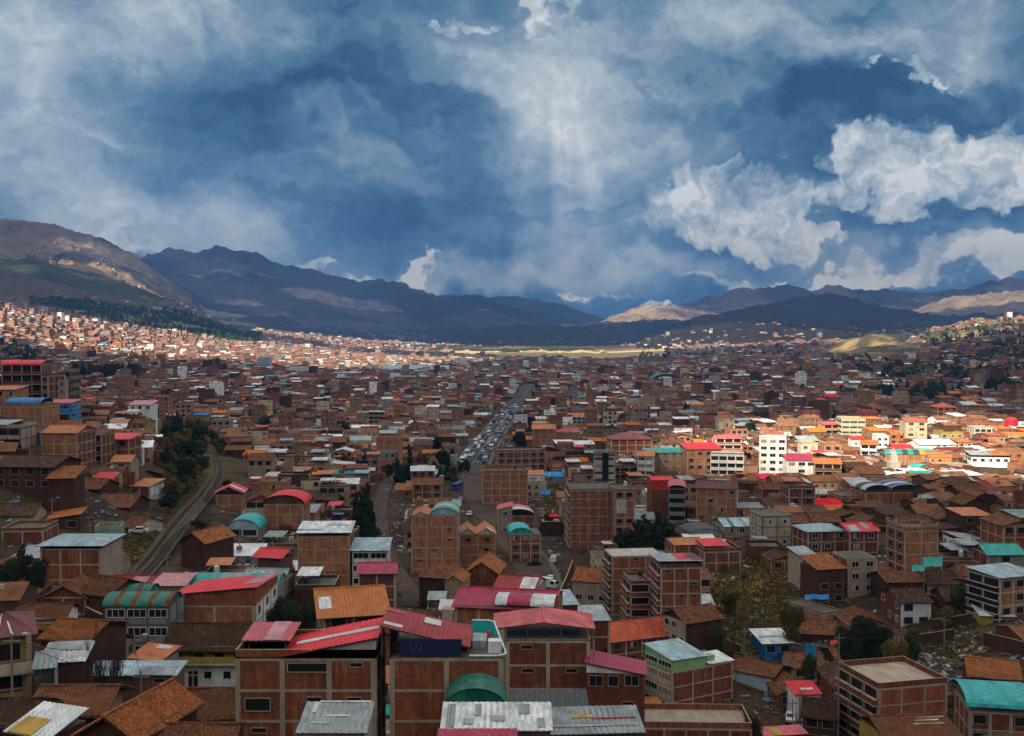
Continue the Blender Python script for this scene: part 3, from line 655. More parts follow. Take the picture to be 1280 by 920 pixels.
def building(name, label, cat, X, Y, th, W, D, ztop, wall='brick', side=None, frame='conc', fs=2.8, win='std', swin='slot', wf='white', roof=None, group=None, bw=3.6, p=.85, near=False, zb=None, extra=None, right=None, stubs=0, ww=1.5, wh=1.25, fr=True, floors=None, seed=None, back=None, door=True):
    rnd = random.Random(seed if seed is not None else hash((round(X, 1), round(Y, 1))) & 0xffff)
    c, s = math.cos(th), math.sin(th)
    cs = [(X, Y), (X+W*c, Y+W*s), (X+W*c-D*s, Y+W*s+D*c), (X-D*s, Y+D*c)]
    zbase = min(lz(*q) for q in cs)-.6 if zb is None else zb
    if floors: zbase = ztop-floors*fs
    if ztop-zbase < 2.6: ztop = zbase+2.8
    h = ztop-zbase
    root = empty(name, (X, Y, zbase), th); tag(root, label, cat, group)
    FOOT.append((X+(W*c-D*s)/2, Y+(W*s+D*c)/2, W, D, th))
    side = side or wall
    if wf == 'white' and wall.startswith('brick'): wf = rnd.choice(['conc', 'tan', 'beige', 'white'])
    wm = MB(); P = [(0,0,0),(W,0,0),(W,D,0),(0,D,0),(0,0,h),(W,0,h),(W,D,h),(0,D,h)]
    for fc, m_ in (((0,3,2,1), side), ((4,5,6,7), 'concd'), ((0,1,5,4), wall), ((1,2,6,5), right or side), ((2,3,7,6), back or side), ((3,0,4,7), side)): wm.poly([P[i] for i in fc], m_)
    wo = wm.build('wall', root)
    nf = max(1, int(h/fs+.35))
    cxm = X+W*c/2
    faces = [('front', W, 0, 0, 0, wall, win)]
    vis_left = (X*c - 0*s) > 0   # which flank looks at the viewpoint
    # flank normal test
    nl = (-c, -s); vl = (-(X-D*s/2), -(Y+D*c/2)); left = nl[0]*vl[0]+nl[1]*vl[1] > 0
    xr, yr = X+W*c-D*s/2, Y+W*s+D*c/2; rightv = (c*-xr+s*-yr) > 0
    fm = MB()
    def faceframe(length, fx, nb):
        t = .07; cw = (.46 if near and W > 8 else .32) if fr != 'thin' else .2
        for i in range(nb+1):
            a = length*i/nb; a0 = max(-.0, a-cw/2) if i else 0; a1 = a0+cw if i < nb else length; a0 = a1-cw if i == nb else a0
            fx(a0, a1, 0, h+ (0 if not stubs else 0))
        for k in range(nf+1):
            z1 = h-k*fs; z0 = z1-.26
            if z0 < .3: break
            fx(0, length, z0, z1, .02)
    nbF = max(1, round(W/bw)); nbS = max(1, round(D/bw))
    if fr and frame:
        faceframe(W, lambda a0, a1, z0, z1, e=0: fm.box(a0, a1, -.07+e, .1, z0, z1, frame), nbF)
        if left: faceframe(D, lambda a0, a1, z0, z1, e=0: fm.box(-.07+e, .1, a0, a1, z0+.003, z1-.003, frame), nbS)
        if rightv: faceframe(D, lambda a0, a1, z0, z1, e=0: fm.box(W-.1, W+.07-e, a0, a1, z0+.003, z1-.003, frame), nbS)
        if stubs:
            for i in range(nbF+1):
                for j in range(nbS+1):
                    if 0 < i < nbF and j: continue
                    if j and not (left and i == 0 or rightv and i == nbF): continue
                    x = .16+(W-.32)*i/nbF; y = .16+(D-.32)*j/nbS; hh = stubs*rnd.uniform(.5, 1.1)
                    fm.box(x-.16, x+.16, y-.16, y+.16, h-.1, h+hh, frame)
        fm.build('concrete_frame', root)
    def put(kind, length, nb, place, wmat):
        if kind in (None, 'none'): return
        bwid = length/nb
        for k in range(nf):
            zf = h-(k+1)*fs
            if zf < -.2: break
            if zbase+zf < lz(X, Y)-2.5: continue
            for i in range(nb):
                xc = (i+.5)*bwid; q = rnd.random()
                if kind == 'std':
                    if q > p: continue
                    w_ = min(ww, bwid-.7); 
                    if w_ < .5: continue
                    place(window_mesh(w_, wh, rnd.choice(['glass']*5+['curtain', 'half', 'open']), wf), 'window', xc+rnd.uniform(-.12, .12), zf+.9)
                elif kind == 'pair':
                    for dx in (-.25, .25):
                        if rnd.random() > p: continue
                        place(window_mesh(min(1.1, bwid*.35), wh, 'glass', wf), 'window', xc+dx*bwid, zf+.9)
                elif kind == 'slot':
                    if q > p*.45: continue
                    place(window_mesh(min(1.3, bwid-.8), .45, 'slot', frame or 'conc'), 'window', xc+rnd.uniform(-.3, .3), zf+1.85)
                elif kind == 'band':
                    place(window_mesh(bwid-.5, 1.15, rnd.choice(['glass']*3+['curtain']), wf), 'window', xc, zf+1.05)
                elif kind == 'open':
                    if q > p: continue
                    place(window_mesh(min(1.9, bwid-.7), 1.4, 'open', frame or 'conc'), 'window', xc, zf+.85)
                elif kind == 'gal':
                    place(gallery_mesh(bwid-.34, fs-.3, .95, wmat, frame or 'conc'), 'balcony', xc, zf+.02)
    put(win, W, nbF, lambda me, nm, a, z: inst(nm, me, root, (a, 0, z)), wall)
    if left: put(swin, D, nbS, lambda me, nm, a, z: inst(nm, me, root, (0, D-a, z), -math.pi/2), side)
    if rightv: put(swin, D, nbS, lambda me, nm, a, z: inst(nm, me, root, (W, a, z), math.pi/2), right or side)
    roofs = roof if isinstance(roof, list) else [roof or dict(t='flat')]
    for r in roofs:
        r = dict(r); r.setdefault('pm', side if side.startswith('brick') else wall); roofit(root, W, D, h, r, near)
    if extra: extra(root, W, D, h)
    return root, W, D, h, zbase
def H(label, lm, x0, x1, yt, Y, D, th=0., yb=None, name='brick_building', cat='building', prot=True, **kw):
    """front face between picture columns x0..x1, wall top at picture row yt, nearest front corner at depth Y"""
    th = R(th); c, s = math.cos(th), math.sin(th)
    xa = x0 if th >= 0 else x1
    P = at(xa, yt, Y); ztop = P[2]
    d = Y*CP+(CAMZ-ztop)*SP; k0 = (x0-640)/F; k1 = (x1-640)/F; e = d/Y
    if th >= 0:
        XA = k0*d; W = (k1*e*Y-XA)/(c-k1*e*s); FL = (XA, Y)
    else:
        XA = k1*d; s2 = -s; W = (XA-k0*e*Y)/(c+k0*e*s2); FL = (XA-W*c, Y+W*s2)
    r = building(name, label, cat, FL[0], FL[1], th, W, D, ztop, **kw)
    if prot: RECTS.append((x0-1, x1+1, yt-4, yb if yb else yt+20, Y))
    MARKS.append(((x0+x1)/2, yt, Y, lm, r[0]))
    return r
def g_(t, m, r=1.6, **k): d = dict(t=t, m=m, r=r); d.update(k); return d
# ================================================================== surveyed buildings, nearest first
# --- bottom row
H('unfinished brick building under bright red sloping roof with one long white skylight stripe', 'the bright red striped roof', 294, 470, 823, 98, 6.8, 0, 920, win='none', swin='none', bw=4.2, near=True,
  roof=[g_('shedR','mred',1.75, x0=.34, x1=1, y1=1, o=.25, lift=.25, closed=1, g='concl', ph=0, sky=[(.10,.97,.42,.55,'mwhite')]), g_('shedB','mpink',.35, x0=.05, x1=.33, y0=.3, y1=.9, lift=1.2, ph=.8, sky=[(.45,.8,0,1,'mpalepink')])],
  extra=lambda r, W, D, h: [inst('window', window_mesh(2.2, 1.1, 'open', 'conc'), r, (2.0, 0, h-4.75)), inst('window', window_mesh(1.3, .4, 'slot', 'conc'), r, (7.1, 0, h-3.95)), inst('window', window_mesh(1.3, .4, 'slot', 'conc'), r, (10.7, 0, h-3.95)), inst('window', window_mesh(1.1, .35, 'slot', 'conc'), r, (10.9, 0, h-.75)), inst('window', window_mesh(3.5, .75, 'open', 'conc'), r, (6.5, 0, h-1.2)), inst('window', window_mesh(1.3, .4, 'slot', 'conc'), r, (2.1, 0, h-6.75))])
def tarp_banner(r, W, D, h):
    root = r
    mb = MB(); b_ = flatmat('blue_tarp_print', (.012, .02, .07), .7); w_ = flatmat('pale_print', (.08, .10, .14), .7)
    mb.box(.9, 6.5, -.02, .02, h+.25, h+1.75, b_)
    cx, cz = 2.4, h+1.0
    for i in range(20):
        a0, a1 = 2*math.pi*i/20, 2*math.pi*(i+1)/20
        mb.poly([(cx+.55*math.cos(a0), -.03, cz+.55*math.sin(a0)), (cx+.48*math.cos(a0), -.03, cz+.48*math.sin(a0)), (cx+.48*math.cos(a1), -.03, cz+.48*math.sin(a1)), (cx+.55*math.cos(a1), -.03, cz+.55*math.sin(a1))], w_)
    for a in (90, 210, 330):
        a = R(a); d_ = np.array((math.cos(a), 0, math.sin(a))); n_ = np.array((-math.sin(a), 0, math.cos(a)))*.035; c_ = np.array((cx, -.031, cz))
        mb.poly([tuple(c_-n_), tuple(c_+d_*.5-n_*.4), tuple(c_+d_*.5+n_*.4), tuple(c_+n_)], w_)
    mb.build('tarp_banner', root)
    w2 = MB(); w2.box(0, .12, 0, D*.8, h, h+2.6, 'dark'); w2.box(.1, W*.68, 1.6, 1.75, h+.1, h+1.0, 'brickd'); w2.build('upper_wall', root)
    # turquoise rounded parapet of the roof terrace on the right
    t = MB(); tq = flatmat('turquoise_paint', (.02, .52, .50), .5); wh = flatmat('white_edge', (.7, .75, .75), .5)
    x0, x1, D0 = W*.70, W+.35, 8.4
    path = [(x0, 0), (x1-.9, 0), (x1-.3, .35), (x1-.1, .9), (x1-1.3, D0-.5), (x1-1.9, D0-.05), (x0, D0)]
    for (a, b) in zip(path[:-1], path[1:]):
        hh0 = .25 if a[1] < 1.0 and b[1] < 1.0 else 1.0
        za = h+ .25+ (1.0 if a[1] > 2 else .0); zb_ = h+.25+(1.0 if b[1] > 2 else 0)
        t.poly([(a[0], a[1], h+.1), (b[0], b[1], h+.1), (b[0], b[1], zb_), (a[0], a[1], za)], tq); t.poly([(b[0]-.1, b[1]+.05, h+.1), (a[0]-.1, a[1]+.05, h+.1), (a[0]-.1, a[1]+.05, za), (b[0]-.1, b[1]+.05, zb_)], tq)
        t.cyl((a[0], a[1], za), (b[0], b[1], zb_), .09, .09, wh, 6)
    t.build('terrace_parapet', root)
    q = MB(); q.box(x0+.2, x0+1.5, 2.5, 5.2, h+.12, h+.9, 'mgrey'); q.box(x0+1.7, x0+2.9, 1.2, 2.3, h+.12, h+1.2, 'white'); q.box(x0+1.6, x0+1.75, 4, 4.3, h+.12, h+1.4, 'mred'); q.build('terrace_lockers', root)
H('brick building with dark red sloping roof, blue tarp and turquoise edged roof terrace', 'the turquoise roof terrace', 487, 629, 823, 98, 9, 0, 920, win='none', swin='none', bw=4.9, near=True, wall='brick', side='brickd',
  roof=[g_('shedL','mdarkred',1.95, x0=-.08, x1=.70, o=.1, lift=1.0, ph=0, y0=.02, y1=.78, sky=[(.03,.24,.12,.24,'mwhite'),(.45,.64,.62,.86,'mwhite'),(.0,.22,.78,.86,'mpink')])], extra=tarp_banner)
H('small grey panelled sheet roof shed in front of striped red roof building', 'the grey panelled shed', 373, 456, 915, 84, 4.5, 0, 920, name='shed', cat='shed', wall='conc', win='none', swin='none', fr=False, near=True, roof=g_('shedB','mgrey',.8,o=.2, sky=[(.12,.2,.62,.95,'mwhite'),(.35,.7,.5,.54,'mwhite'),(.2,.95,.96,1,'mwhite'),(.18,.42,.28,.31,'mwhite')]))
H('shed under patchwork of translucent white roofing sheets at the bottom edge', 'the patchwork translucent roof', 553, 688, 912, 86, 4, 0, 920, name='shed', cat='shed', wall='mud', win='none', swin='none', fr=False, near=True, roof=[g_('shedB','mwhite',.8,o=.2, sky=[(.05,.12,.1,.9,'mgrey'),(.3,.36,.5,.9,'mgrey'),(.45,.58,.3,.5,'mgrey'),(.7,.8,.55,.9,'msteel'),(.2,.3,.2,.4,'msteel'),(.86,.93,.1,.4,'mgrey')])])
H('low annexe with flat magenta sheet roof below the translucent patchwork roof', 'the magenta annexe', 548, 645, 921, 79, 1.2, 0, 930, name='shed', cat='shed', wall='mud', win='none', swin='none', fr=False, near=True, roof=g_('shedB','mmagenta',.15,o=.1))
H('grey blue metal roof with single yellow panel at the bottom edge', 'the roof with the yellow panel', 689, 803, 917, 90, 4.2, 4, 920, name='shed', cat='shed', wall='mud', win='none', swin='none', fr=False, near=True, roof=g_('shedB','msteel',.7,o=.25, sky=[(.28,.5,.55,.66,'myellow'),(.5,.95,.5,.55,'mdarkred'),(.05,.95,.24,.3,'mgrey')]))
H('low building with plain dark grey roof above the translucent patchwork', 'the dark grey roof', 640, 735, 893, 105, 5, 0, 900, name='shed', cat='shed', wall='brickd', win='none', swin='none', fr=False, near=True, roof=g_('shedB','mdark',.7,o=.2))
H('dark green domed awning against the brick wall of turquoise terrace building', 'the green domed awning', 556, 632, 885, 93, 4.0, 0, 890, name='awning', cat='awning', wall='mdark', win='none', swin='none', fr=False, roof=g_('ay','mgreen',1.75,o=.1,g='mgreen'))
H('wide brick building with open terrace beneath a low pink gabled canopy', 'the pink gabled canopy', 632, 738, 801, 128, 7, 0, 860, wall='brickb', win='slot', swin='none', bw=4.6, p=.9, near=True, roof=[g_('gy','mpink',.75, x0=-.14, x1=1.05, y1=1, o=.1, lift=1.45, ph=.15)])
H('brick building with magenta shed roof, white fascia and three dark windows', 'the magenta shed roof', 733, 806, 843, 125, 5, -6, 905, wall='brickb', win='none', swin='none', fr=False, near=True, roof=g_('shedL','mmagenta',1.25,o=.25,g='white'),
  extra=lambda r, W, D, h: [inst('window', window_mesh(1.5, 1.15, 'glass', 'beige'), r, (1.1, 0, h-1.5)), inst('window', window_mesh(1.1, 1.15, 'glass', 'beige'), r, (3.1, 0, h-1.45)), inst('window', window_mesh(1.5, 1.15, 'glass', 'beige'), r, (5.2, 0, h-1.35)), inst('window', window_mesh(1.3, .35, 'slot', 'conc'), r, (4.8, 0, h-3.6))])
def greenbox(r, W, D, h):
    mb = MB(); mb.poly([(0,-.02,h), (W*.55,-.02,h), (W*.55,-.02,h+2.0), (0,-.02,h+2.3)], 'palegreen'); mb.poly([(0,D,h), (0,0,h), (0,0,h+2.3), (0,D,h+3.4)], 'palegreen'); mb.poly([(W*.55,0,h),(W*.55,D,h),(W*.55,D,h+3.2),(W*.55,0,h+2.0)], 'palegreen'); mb.poly([(W*.55,D,h),(0,D,h),(0,D,h+3.4),(W*.55,D,h+3.2)], 'palegreen')
    mb.build('green_cladding', r)
    s = MB(); s.slab([(-.2,-.3,h+2.4), (W*.57,-.3,h+2.1), (W*.57,D+.3,h+3.3), (-.2,D+.3,h+3.5)], .1, 'mpaleblue'); s.build('roof', r)
    for k, zz in enumerate((h+.7,)):
        for j in range(2): inst('window', window_mesh(D/2-.5, .95, 'glass', 'white'), r, (0, D*(j+.5)/2, zz), -math.pi/2)
    q = MB(); q.slab([(W*.6,-.2,h+.35),(W+.3,-.2,h+.2),(W+.3,D*.6,h+.9),(W*.6,D*.6,h+1.0)], .08, 'mwhite'); q.box(W*.62, W*.75, 1, 2.4, h, h+1.5, 'palegreen'); q.build('porch_roof', r)
H('brick building with lime green top box, pale blue roof and long windowed cream flank', 'the lime green box', 840, 916, 841, 205, 8.5, 30, 905, wall='brickb', side='cream', win='slot', swin='band', p=.5, bw=5.5, roof=dict(t='flat', ph=0), extra=greenbox)
H('house with orange red gable roof, rooftop solar heater and white panelled gable', 'the solar heater roof', 762, 842, 802, 228, 11, 22, 830, wall='brickb', side='white', win='std', swin='band', p=.6, roof=g_('gx','morangered',2.4,o=.4,g='white'))
# --- bottom left
H('yellow two storey house with maroon hipped roof and curved cream balcony at the left edge', 'the yellow balcony house', -30, 40, 797, 110, 9, 26, 870, name='house', cat='house', wall='yellow', win='none', swin='open', frame='tan', bw=4.2, near=True, roof=g_('hip','mmaroon',1.3,o=.6,sky=[(.35,.4,.1,.9,'mwhite'),(.6,.64,.05,.6,'mwhite')]),
  extra=lambda r, W, D, h: [MB().box(-.2, W+.9, -.9, -.75, h-3.9, h-2.9, 'cream').build('balcony_parapet', r), MB().box(-.2, W+.9, -.9, .0, h-4.1, h-3.9, 'conc').build('balcony_floor', r), MB().box(W-.6, W-.1, -.7, -.2, h-6.5, h-.1, 'tan').build('stone_pillar', r), inst('window', window_mesh(2.4, 1.7, 'open', 'tan'), r, (W*.55, 0, h-2.7)), inst('window', window_mesh(2.2, 2.0, 'open', 'tan'), r, (W*.6, 0, h-6.0))])
H('old house with striped brown tile roof, wooden balcony and white satellite dish', 'the balcony house with the dish', 45, 124, 886, 99, 6, 0, 915, name='house', cat='house', wall='tan', win='none', swin='none', fr=False, near=True, roof=g_('gx','tile',1.2,o=.9,g='adobe'),
  extra=lambda r, W, D, h: [MB().box(W*.5, W+.1, -.9, -.83, h-2.2, h-1.3, 'beige').build('balcony_rail', r), MB().box(W*.5, W+.1, -.9, 0, h-2.35, h-2.2, 'conc').build('balcony_floor', r), inst('window', window_mesh(1.3, 1.5, 'open', 'tan'), r, (W*.35, 0, h-1.9)), inst('window', window_mesh(1.6, 1.5, 'open', 'tan'), r, (W*.8, 0, h-1.9))])
H('long house under bright orange brown tile roof running diagonally away at bottom left', 'the diagonal orange tile roof', 100, 168, 921, 82, 8.5, -16, 930, name='house', cat='house', wall='adobe', win='none', swin='none', fr=False, near=True, roof=g_('gy','tilec',1.5,o=.5,g='adobe'))
H('low house with brown tile roof against the left flank of the striped red roof building', 'the brown tiled roof by the corner column', 226, 292, 893, 108, 7, 0, 900, name='house', cat='house', wall='adobe', win='none', swin='none', fr=False, near=True, roof=g_('gx','tile',1.5,o=.7,g='adobe'))
H('lowest brown tile roof cut by the bottom edge, left of the unfinished brick building', 'the lowest tile roof', 155, 292, 921, 84, 3, 0, 930, name='house', cat='house', wall='adobe', win='none', swin='none', fr=False, near=True, roof=g_('gx','tile',.5,o=.3,g='adobe'))
H('low dark tiled shed at the bottom left corner beside a yellow white sheet', 'the dark corner shed', -40, 36, 905, 92, 6, 0, 920, name='shed', cat='shed', wall='adobe', win='none', swin='none', fr=False, near=True, roof=g_('gx','tiled',1.2,o=.4,g='adobe'))
H('small lean-to with white and yellow sheet roof at the bottom left corner', 'the white and yellow lean-to', 8, 62, 922, 84, 4, -20, 930, name='shed', cat='shed', wall='adobe', win='none', swin='none', fr=False, near=True, roof=g_('shedB','mwhite',1.0,o=.2,sky=[(.1,.6,.0,.5,'myellow')]))
H('low adobe house under worn grey white sheets between yellow house and bare tree', 'the worn white sheet roof', 50, 104, 828, 118, 5, 10, 860, name='house', cat='house', wall='adobe', win='none', swin='none', fr=False, near=True, roof=g_('shedB','mwhite',.7,o=.3,sky=[(.05,.95,.55,1,'mgrey')]))
H('blue grey sheet metal shack wedged beside the yellow balcony house', 'the blue metal shack', 42, 68, 836, 108, 4, 18, 868, name='shed', cat='shed', wall='mdark', side='msteel', win='none', swin='none', fr=False, near=True, roof=g_('shedB','msteel',.6,o=.2))
H('dark adobe house with irregular orange tile roof behind the white sheet roof', 'the irregular orange tile roof', 52, 108, 800, 138, 9, -12, 825, name='house', cat='house', wall='adobe', win='none', swin='none', fr=False, near=True, roof=g_('gx','tilec',1.3,o=.5,g='adobe'))
H('low yard building with long flat grey blue sheet roof behind the bare tree', 'the flat grey roof behind the bare tree', 108, 218, 843, 128, 4, 0, 850, name='shed', cat='shed', wall='mud', win='slot', swin='none', fr=False, near=True, roof=g_('shedB','mpaleblue',.35,o=.4,sky=[(.55,.95,.0,.6,'mgrey')]))
H('small orange tile roofed outbuilding left of the yellow balustrade hacienda', 'the small orange outbuilding', 162, 200, 826, 138, 4, -18, 825, name='house', cat='house', wall='grey', win='none', swin='none', fr=False, near=True, roof=g_('shedB','morange',.8,o=.3,sky=[(.4,.8,.7,.9,'mwhite')]))
H('large old hacienda with wide dark brown tile roof and yellow upper balcony above white wall', 'the hacienda with the yellow balcony', 210, 352, 808, 148, 9, 0, 850, name='house', cat='house', wall='yellow', side='adobe', frame='cream', win='none', swin='none', fr=False, near=True, roof=g_('gx','tileb',2.0,o=.9,g='adobe'),
  extra=lambda r, W, D, h: [MB().box(0, W*.72, -1.0, -.92, h-2.1, h-1.2, 'yellow').build('balcony_rail', r), MB().box(0, W*.72, -1.05, .0, h-2.35, h-2.1, 'cream').build('balcony_floor', r), MB().box(.2, W*.7, -.04, .02, h-6.2, h-2.4, 'white').build('lower_wall', r)]+[inst('window', window_mesh(1.2, 1.3, 'open', 'tan'), r, (W*q, 0, h-1.9)) for q in (.09, .27, .45, .62, .82)]+[inst('window', window_mesh(1.0, 1.0, 'glass', 'white'), r, (W*q, -.04, h-4.4)) for q in (.35, .52)]+[inst('door', window_mesh(1.2, 2.2, 'open', 'tan'), r, (W*.22, -.04, h-5.6))])
H('brick warehouse with red shed roof, blank bricked front and white windowed flank', 'the white flanked warehouse', 217, 319, 757, 175, 17, 0, 775, wall='brickc', right='white', win='none', swin='std', bw=6.6, p=.95, near=True, roof=g_('tilt','mred',(1.9,3.1,1.4,.2),o=.4,g='brick',sky=[(.75,.97,.3,1,'mpalepink')]))
H('grey concrete building topped by striped green and brown barrel awning', 'the green striped barrel awning', 131, 211, 757, 166, 8, 0, 778, wall='grey', frame='concd', win='band', swin='none', near=True, roof=g_('ax','mgreen',1.35,o=.3,y1=.7,g='mgreen',ms=['mgreen','mgreen','tile'],segs=12))
H('short green striped barrel canopy tucked behind the larger green one', 'the small green barrel canopy', 140, 186, 743, 184, 5, 0, 748, name='canopy', cat='canopy', wall='grey', win='none', swin='none', fr=False, roof=g_('ax','mgreen',1.2,o=.2,g='mgreen',ms=['mgreen','mgreen','tile'],segs=8))
H('white walled house with pale pink sheet roof beside green barrel awning', 'the pale pink roof', 194, 228, 731, 196, 6, 0, 748, name='house', cat='house', wall='white', win='band', swin='none', frame='white', near=True, roof=g_('shedB','mpalepink',.7,o=.8))
H('workshop with long turquoise and grey barrel roof behind the red shed roof', 'the turquoise barrel workshop', 236, 347, 733, 200, 6.5, 0, 740, name='workshop', cat='workshop', wall='grey', win='none', swin='none', roof=g_('ax','mteal',1.7,o=.2,g='grey',ms=['mteal','mteal','mgrey','mgrey','mteal','mteal'],segs=6))
H('wide low house with two tone red roof left of the pale pink roof', 'the two tone red roof', 140, 196, 727, 200, 5, 0, 740, name='house', cat='house', wall='mud', win='none', swin='none', fr=False, roof=g_('gx','mdarkred',.6,o=.4,g='brick',sky=[(.45,.75,0,.8,'mpalepink')]))
H('dark brown adobe house with brown gable roof above a rubble yard', 'the gabled adobe house above the yard', 100, 134, 744, 182, 9, -25, 772, name='house', cat='house', wall='adobe', win='slot', swin='none', fr=False, near=True, roof=g_('gx','tile',1.9,o=.4,g='adobe'))
H('blank brick building on the slope capped by a thin white peaked canvas roof', 'the white peaked canvas roof', 50, 126, 686, 200, 11, 0, 733, side='conc', win='none', swin='none', bw=3.9, roof=g_('hip','mpaleblue',.7,o=.7,lift=.8,ph=.1))
H('orange roofed house with white skylight among trees behind the twin red roofs', 'the orange hipped roof', 404, 480, 768, 142, 12, 14, 785, name='house', cat='house', wall='brickd', win='open', swin='none', near=True, roof=g_('gx','morange',2.0,o=.9,g='grey',sky=[(.05,.22,.3,.7,'mwhite')]))
H('brick building with magenta gable roof and translucent white barrel vaults', 'the magenta roof with white vaults', 568, 690, 762, 165, 12, -10, 790, wall='brickc', side='brickc', win='none', swin='none', near=True, roof=[g_('gx','mmagenta',1.5,o=.5,g='brickc'), g_('ax','mwhite',1.1,x0=.42,x1=1.02,y0=-.02,y1=.42,lift=.5,ph=0,o=0,ms=['mwhite','mmagenta','mmagenta','mwhite','mwhite'],segs=5)])
H('white and pale blue sheet roof joined to the right end of magenta roof', 'the pale blue roof patchwork', 668, 722, 757, 178, 8, 8, 770, name='shed', cat='shed', wall='brickb', win='none', swin='none', fr=False, near=True, roof=g_('shedB','mpaleblue',.5,o=.3,sky=[(.02,.3,.1,.6,'mwhite'),(.5,.85,.55,.9,'mwhite')]))
H('brick house with low grey blue roof right of the pale blue patchwork', 'the grey blue low roof', 722, 762, 776, 186, 8, 6, 805, wall='brickb', win='none', swin='none', roof=g_('shedB','mgrey',.6,o=.3))
H('small brick house with red and white roof left of the parked white truck', 'the red and white roof by the truck', 618, 668, 738, 215, 10, -14, 750, name='house', cat='house', wall='beige', win='std', swin='none', roof=g_('gx','mdarkred',1.7,o=.4,g='white',sky=[(.6,.95,0,.9,'mwhite')]))
# --- middle centre
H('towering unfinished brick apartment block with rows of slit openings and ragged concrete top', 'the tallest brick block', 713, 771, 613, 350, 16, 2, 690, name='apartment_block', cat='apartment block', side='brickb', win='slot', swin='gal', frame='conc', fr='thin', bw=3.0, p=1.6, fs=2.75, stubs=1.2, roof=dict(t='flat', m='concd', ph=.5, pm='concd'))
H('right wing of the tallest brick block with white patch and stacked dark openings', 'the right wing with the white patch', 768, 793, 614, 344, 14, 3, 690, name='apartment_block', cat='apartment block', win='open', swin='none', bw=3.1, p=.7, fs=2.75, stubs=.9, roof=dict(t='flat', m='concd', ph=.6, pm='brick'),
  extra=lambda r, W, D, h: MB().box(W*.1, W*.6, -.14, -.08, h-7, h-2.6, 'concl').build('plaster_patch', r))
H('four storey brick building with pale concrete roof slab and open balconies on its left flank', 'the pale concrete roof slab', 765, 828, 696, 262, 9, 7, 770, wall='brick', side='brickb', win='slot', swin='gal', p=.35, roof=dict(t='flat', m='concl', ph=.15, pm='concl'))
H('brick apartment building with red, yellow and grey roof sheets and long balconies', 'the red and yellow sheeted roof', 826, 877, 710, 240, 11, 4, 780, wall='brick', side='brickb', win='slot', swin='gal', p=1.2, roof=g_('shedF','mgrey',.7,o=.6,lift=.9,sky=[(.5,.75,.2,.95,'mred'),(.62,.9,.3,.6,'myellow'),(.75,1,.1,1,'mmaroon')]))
H('narrow brick building with bay windows squeezed between concrete slab and sheeted roof buildings', 'the narrow bay windowed building', 788, 812, 730, 248, 9, 5, 780, wall='brickb', win='gal', swin='gal', stubs=1.3, roof=dict(t='flat', ph=.7))
H('old colonial house with brown tile roof and peeling white side wall', 'the peeling white wall', 857, 902, 778, 228, 8, 28, 795, name='house', cat='house', wall='adobe', side='beige', win='none', swin='std', fr=False, bw=2.6, roof=g_('gx','tile',2.0,o=.5,g='adobe'))
H('cluster house with orange tile roof and red awning below the tallest brick block', 'the orange tiles below the tall block', 716, 760, 728, 270, 11, -18, 745, name='house', cat='house', wall='beige', win='std', swin='open', fr=False, roof=g_('gx','tilec',2.2,o=.4,g='beige'))
H('brick building with small white gabled end and red terrace roof near grassy slope', 'the small red terrace roof', 880, 926, 690, 282, 10, 8, 720, wall='brickb', win='slot', swin='std', roof=g_('shedB','mred',.7,x0=.1,x1=.8,lift=.9,y0=.3,o=.2))
H('brick building with white upper panel beside the dark cypress clump', 'the white panelled brick house', 843, 880, 681, 288, 10, 6, 710, wall='brickb', win='std', swin='none', p=.5, roof=g_('gx','morange',.9,o=.3,g='white'))
H('tan house with dark grey rounded roof behind the white panelled brick building', 'the dark rounded roof', 862, 903, 668, 315, 11, 6, 680, name='house', cat='house', wall='tan', win='none', swin='none', roof=g_('ay','mdark',1.6,o=.3,g='grey'))
H('cream and brick building with striped pale blue roof above the slope', 'the striped pale blue roof', 906, 950, 658, 318, 11, 8, 690, wall='tan', side='beige', win='std', swin='std', p=.6, roof=g_('gx','mpaleblue',1.5,o=.4,g='tan',sky=[(.2,.3,0,1,'mgreen'),(.55,.62,0,1,'mgrey')]))
H('long brick building with maroon gable roof and white panelled right end', 'the long maroon roof', 870, 921, 611, 345, 8, -14, 658, wall='brickc', right='white', win='std', swin='band', p=.35, roof=g_('gx','mmaroon',1.9,o=.3,g='mdark'))
H('grey galleried building with salmon pink roof left of the long maroon roof', 'the salmon roofed galleries', 836, 857, 611, 350, 14, -8, 665, wall='grey', right='brickc', win='gal', swin='none', frame='grey', roof=g_('ay','mpink',1.2,o=.3,g='dark'))
H('small bright red walled house on the roofs below green topped tower', 'the bright red walled house', 815, 842, 600, 372, 8, 5, 615, name='house', cat='house', wall='brickb', win='slot', swin='none', fr=False, roof=g_('gx','mred',.8,o=.3,g='red'), extra=lambda r, W, D, h: MB().box(-.05, W+.05, -.06, D, h-3.4, h-.02, 'red').build('red_top_floor', r))
H('cream and black glass tower with striped barrel roof', 'the black glass tower', 742, 768, 570, 430, 12, -8, 608, name='apartment_block', cat='apartment block', wall='cream', right='brickb', win='band', swin='none', frame='cream', bw=4, roof=g_('ax','mgreen',2.2,o=.1,y1=.55,g='dark',ms=['mgreen','mmaroon','mdark'],segs=6),
  extra=lambda r, W, D, h: MB().box(W*.42, W*.72, -.25, .05, 0, h+1.2, 'glass').build('glass_bay', r))
H('white fronted apartment building with orange roof and brick flank', 'the orange topped white front', 797, 817, 570, 440, 14, -10, 598, wall='white', right='brick', win='band', swin='none', frame='white', roof=g_('gx','morange',1.2,o=.5,g='brick'))
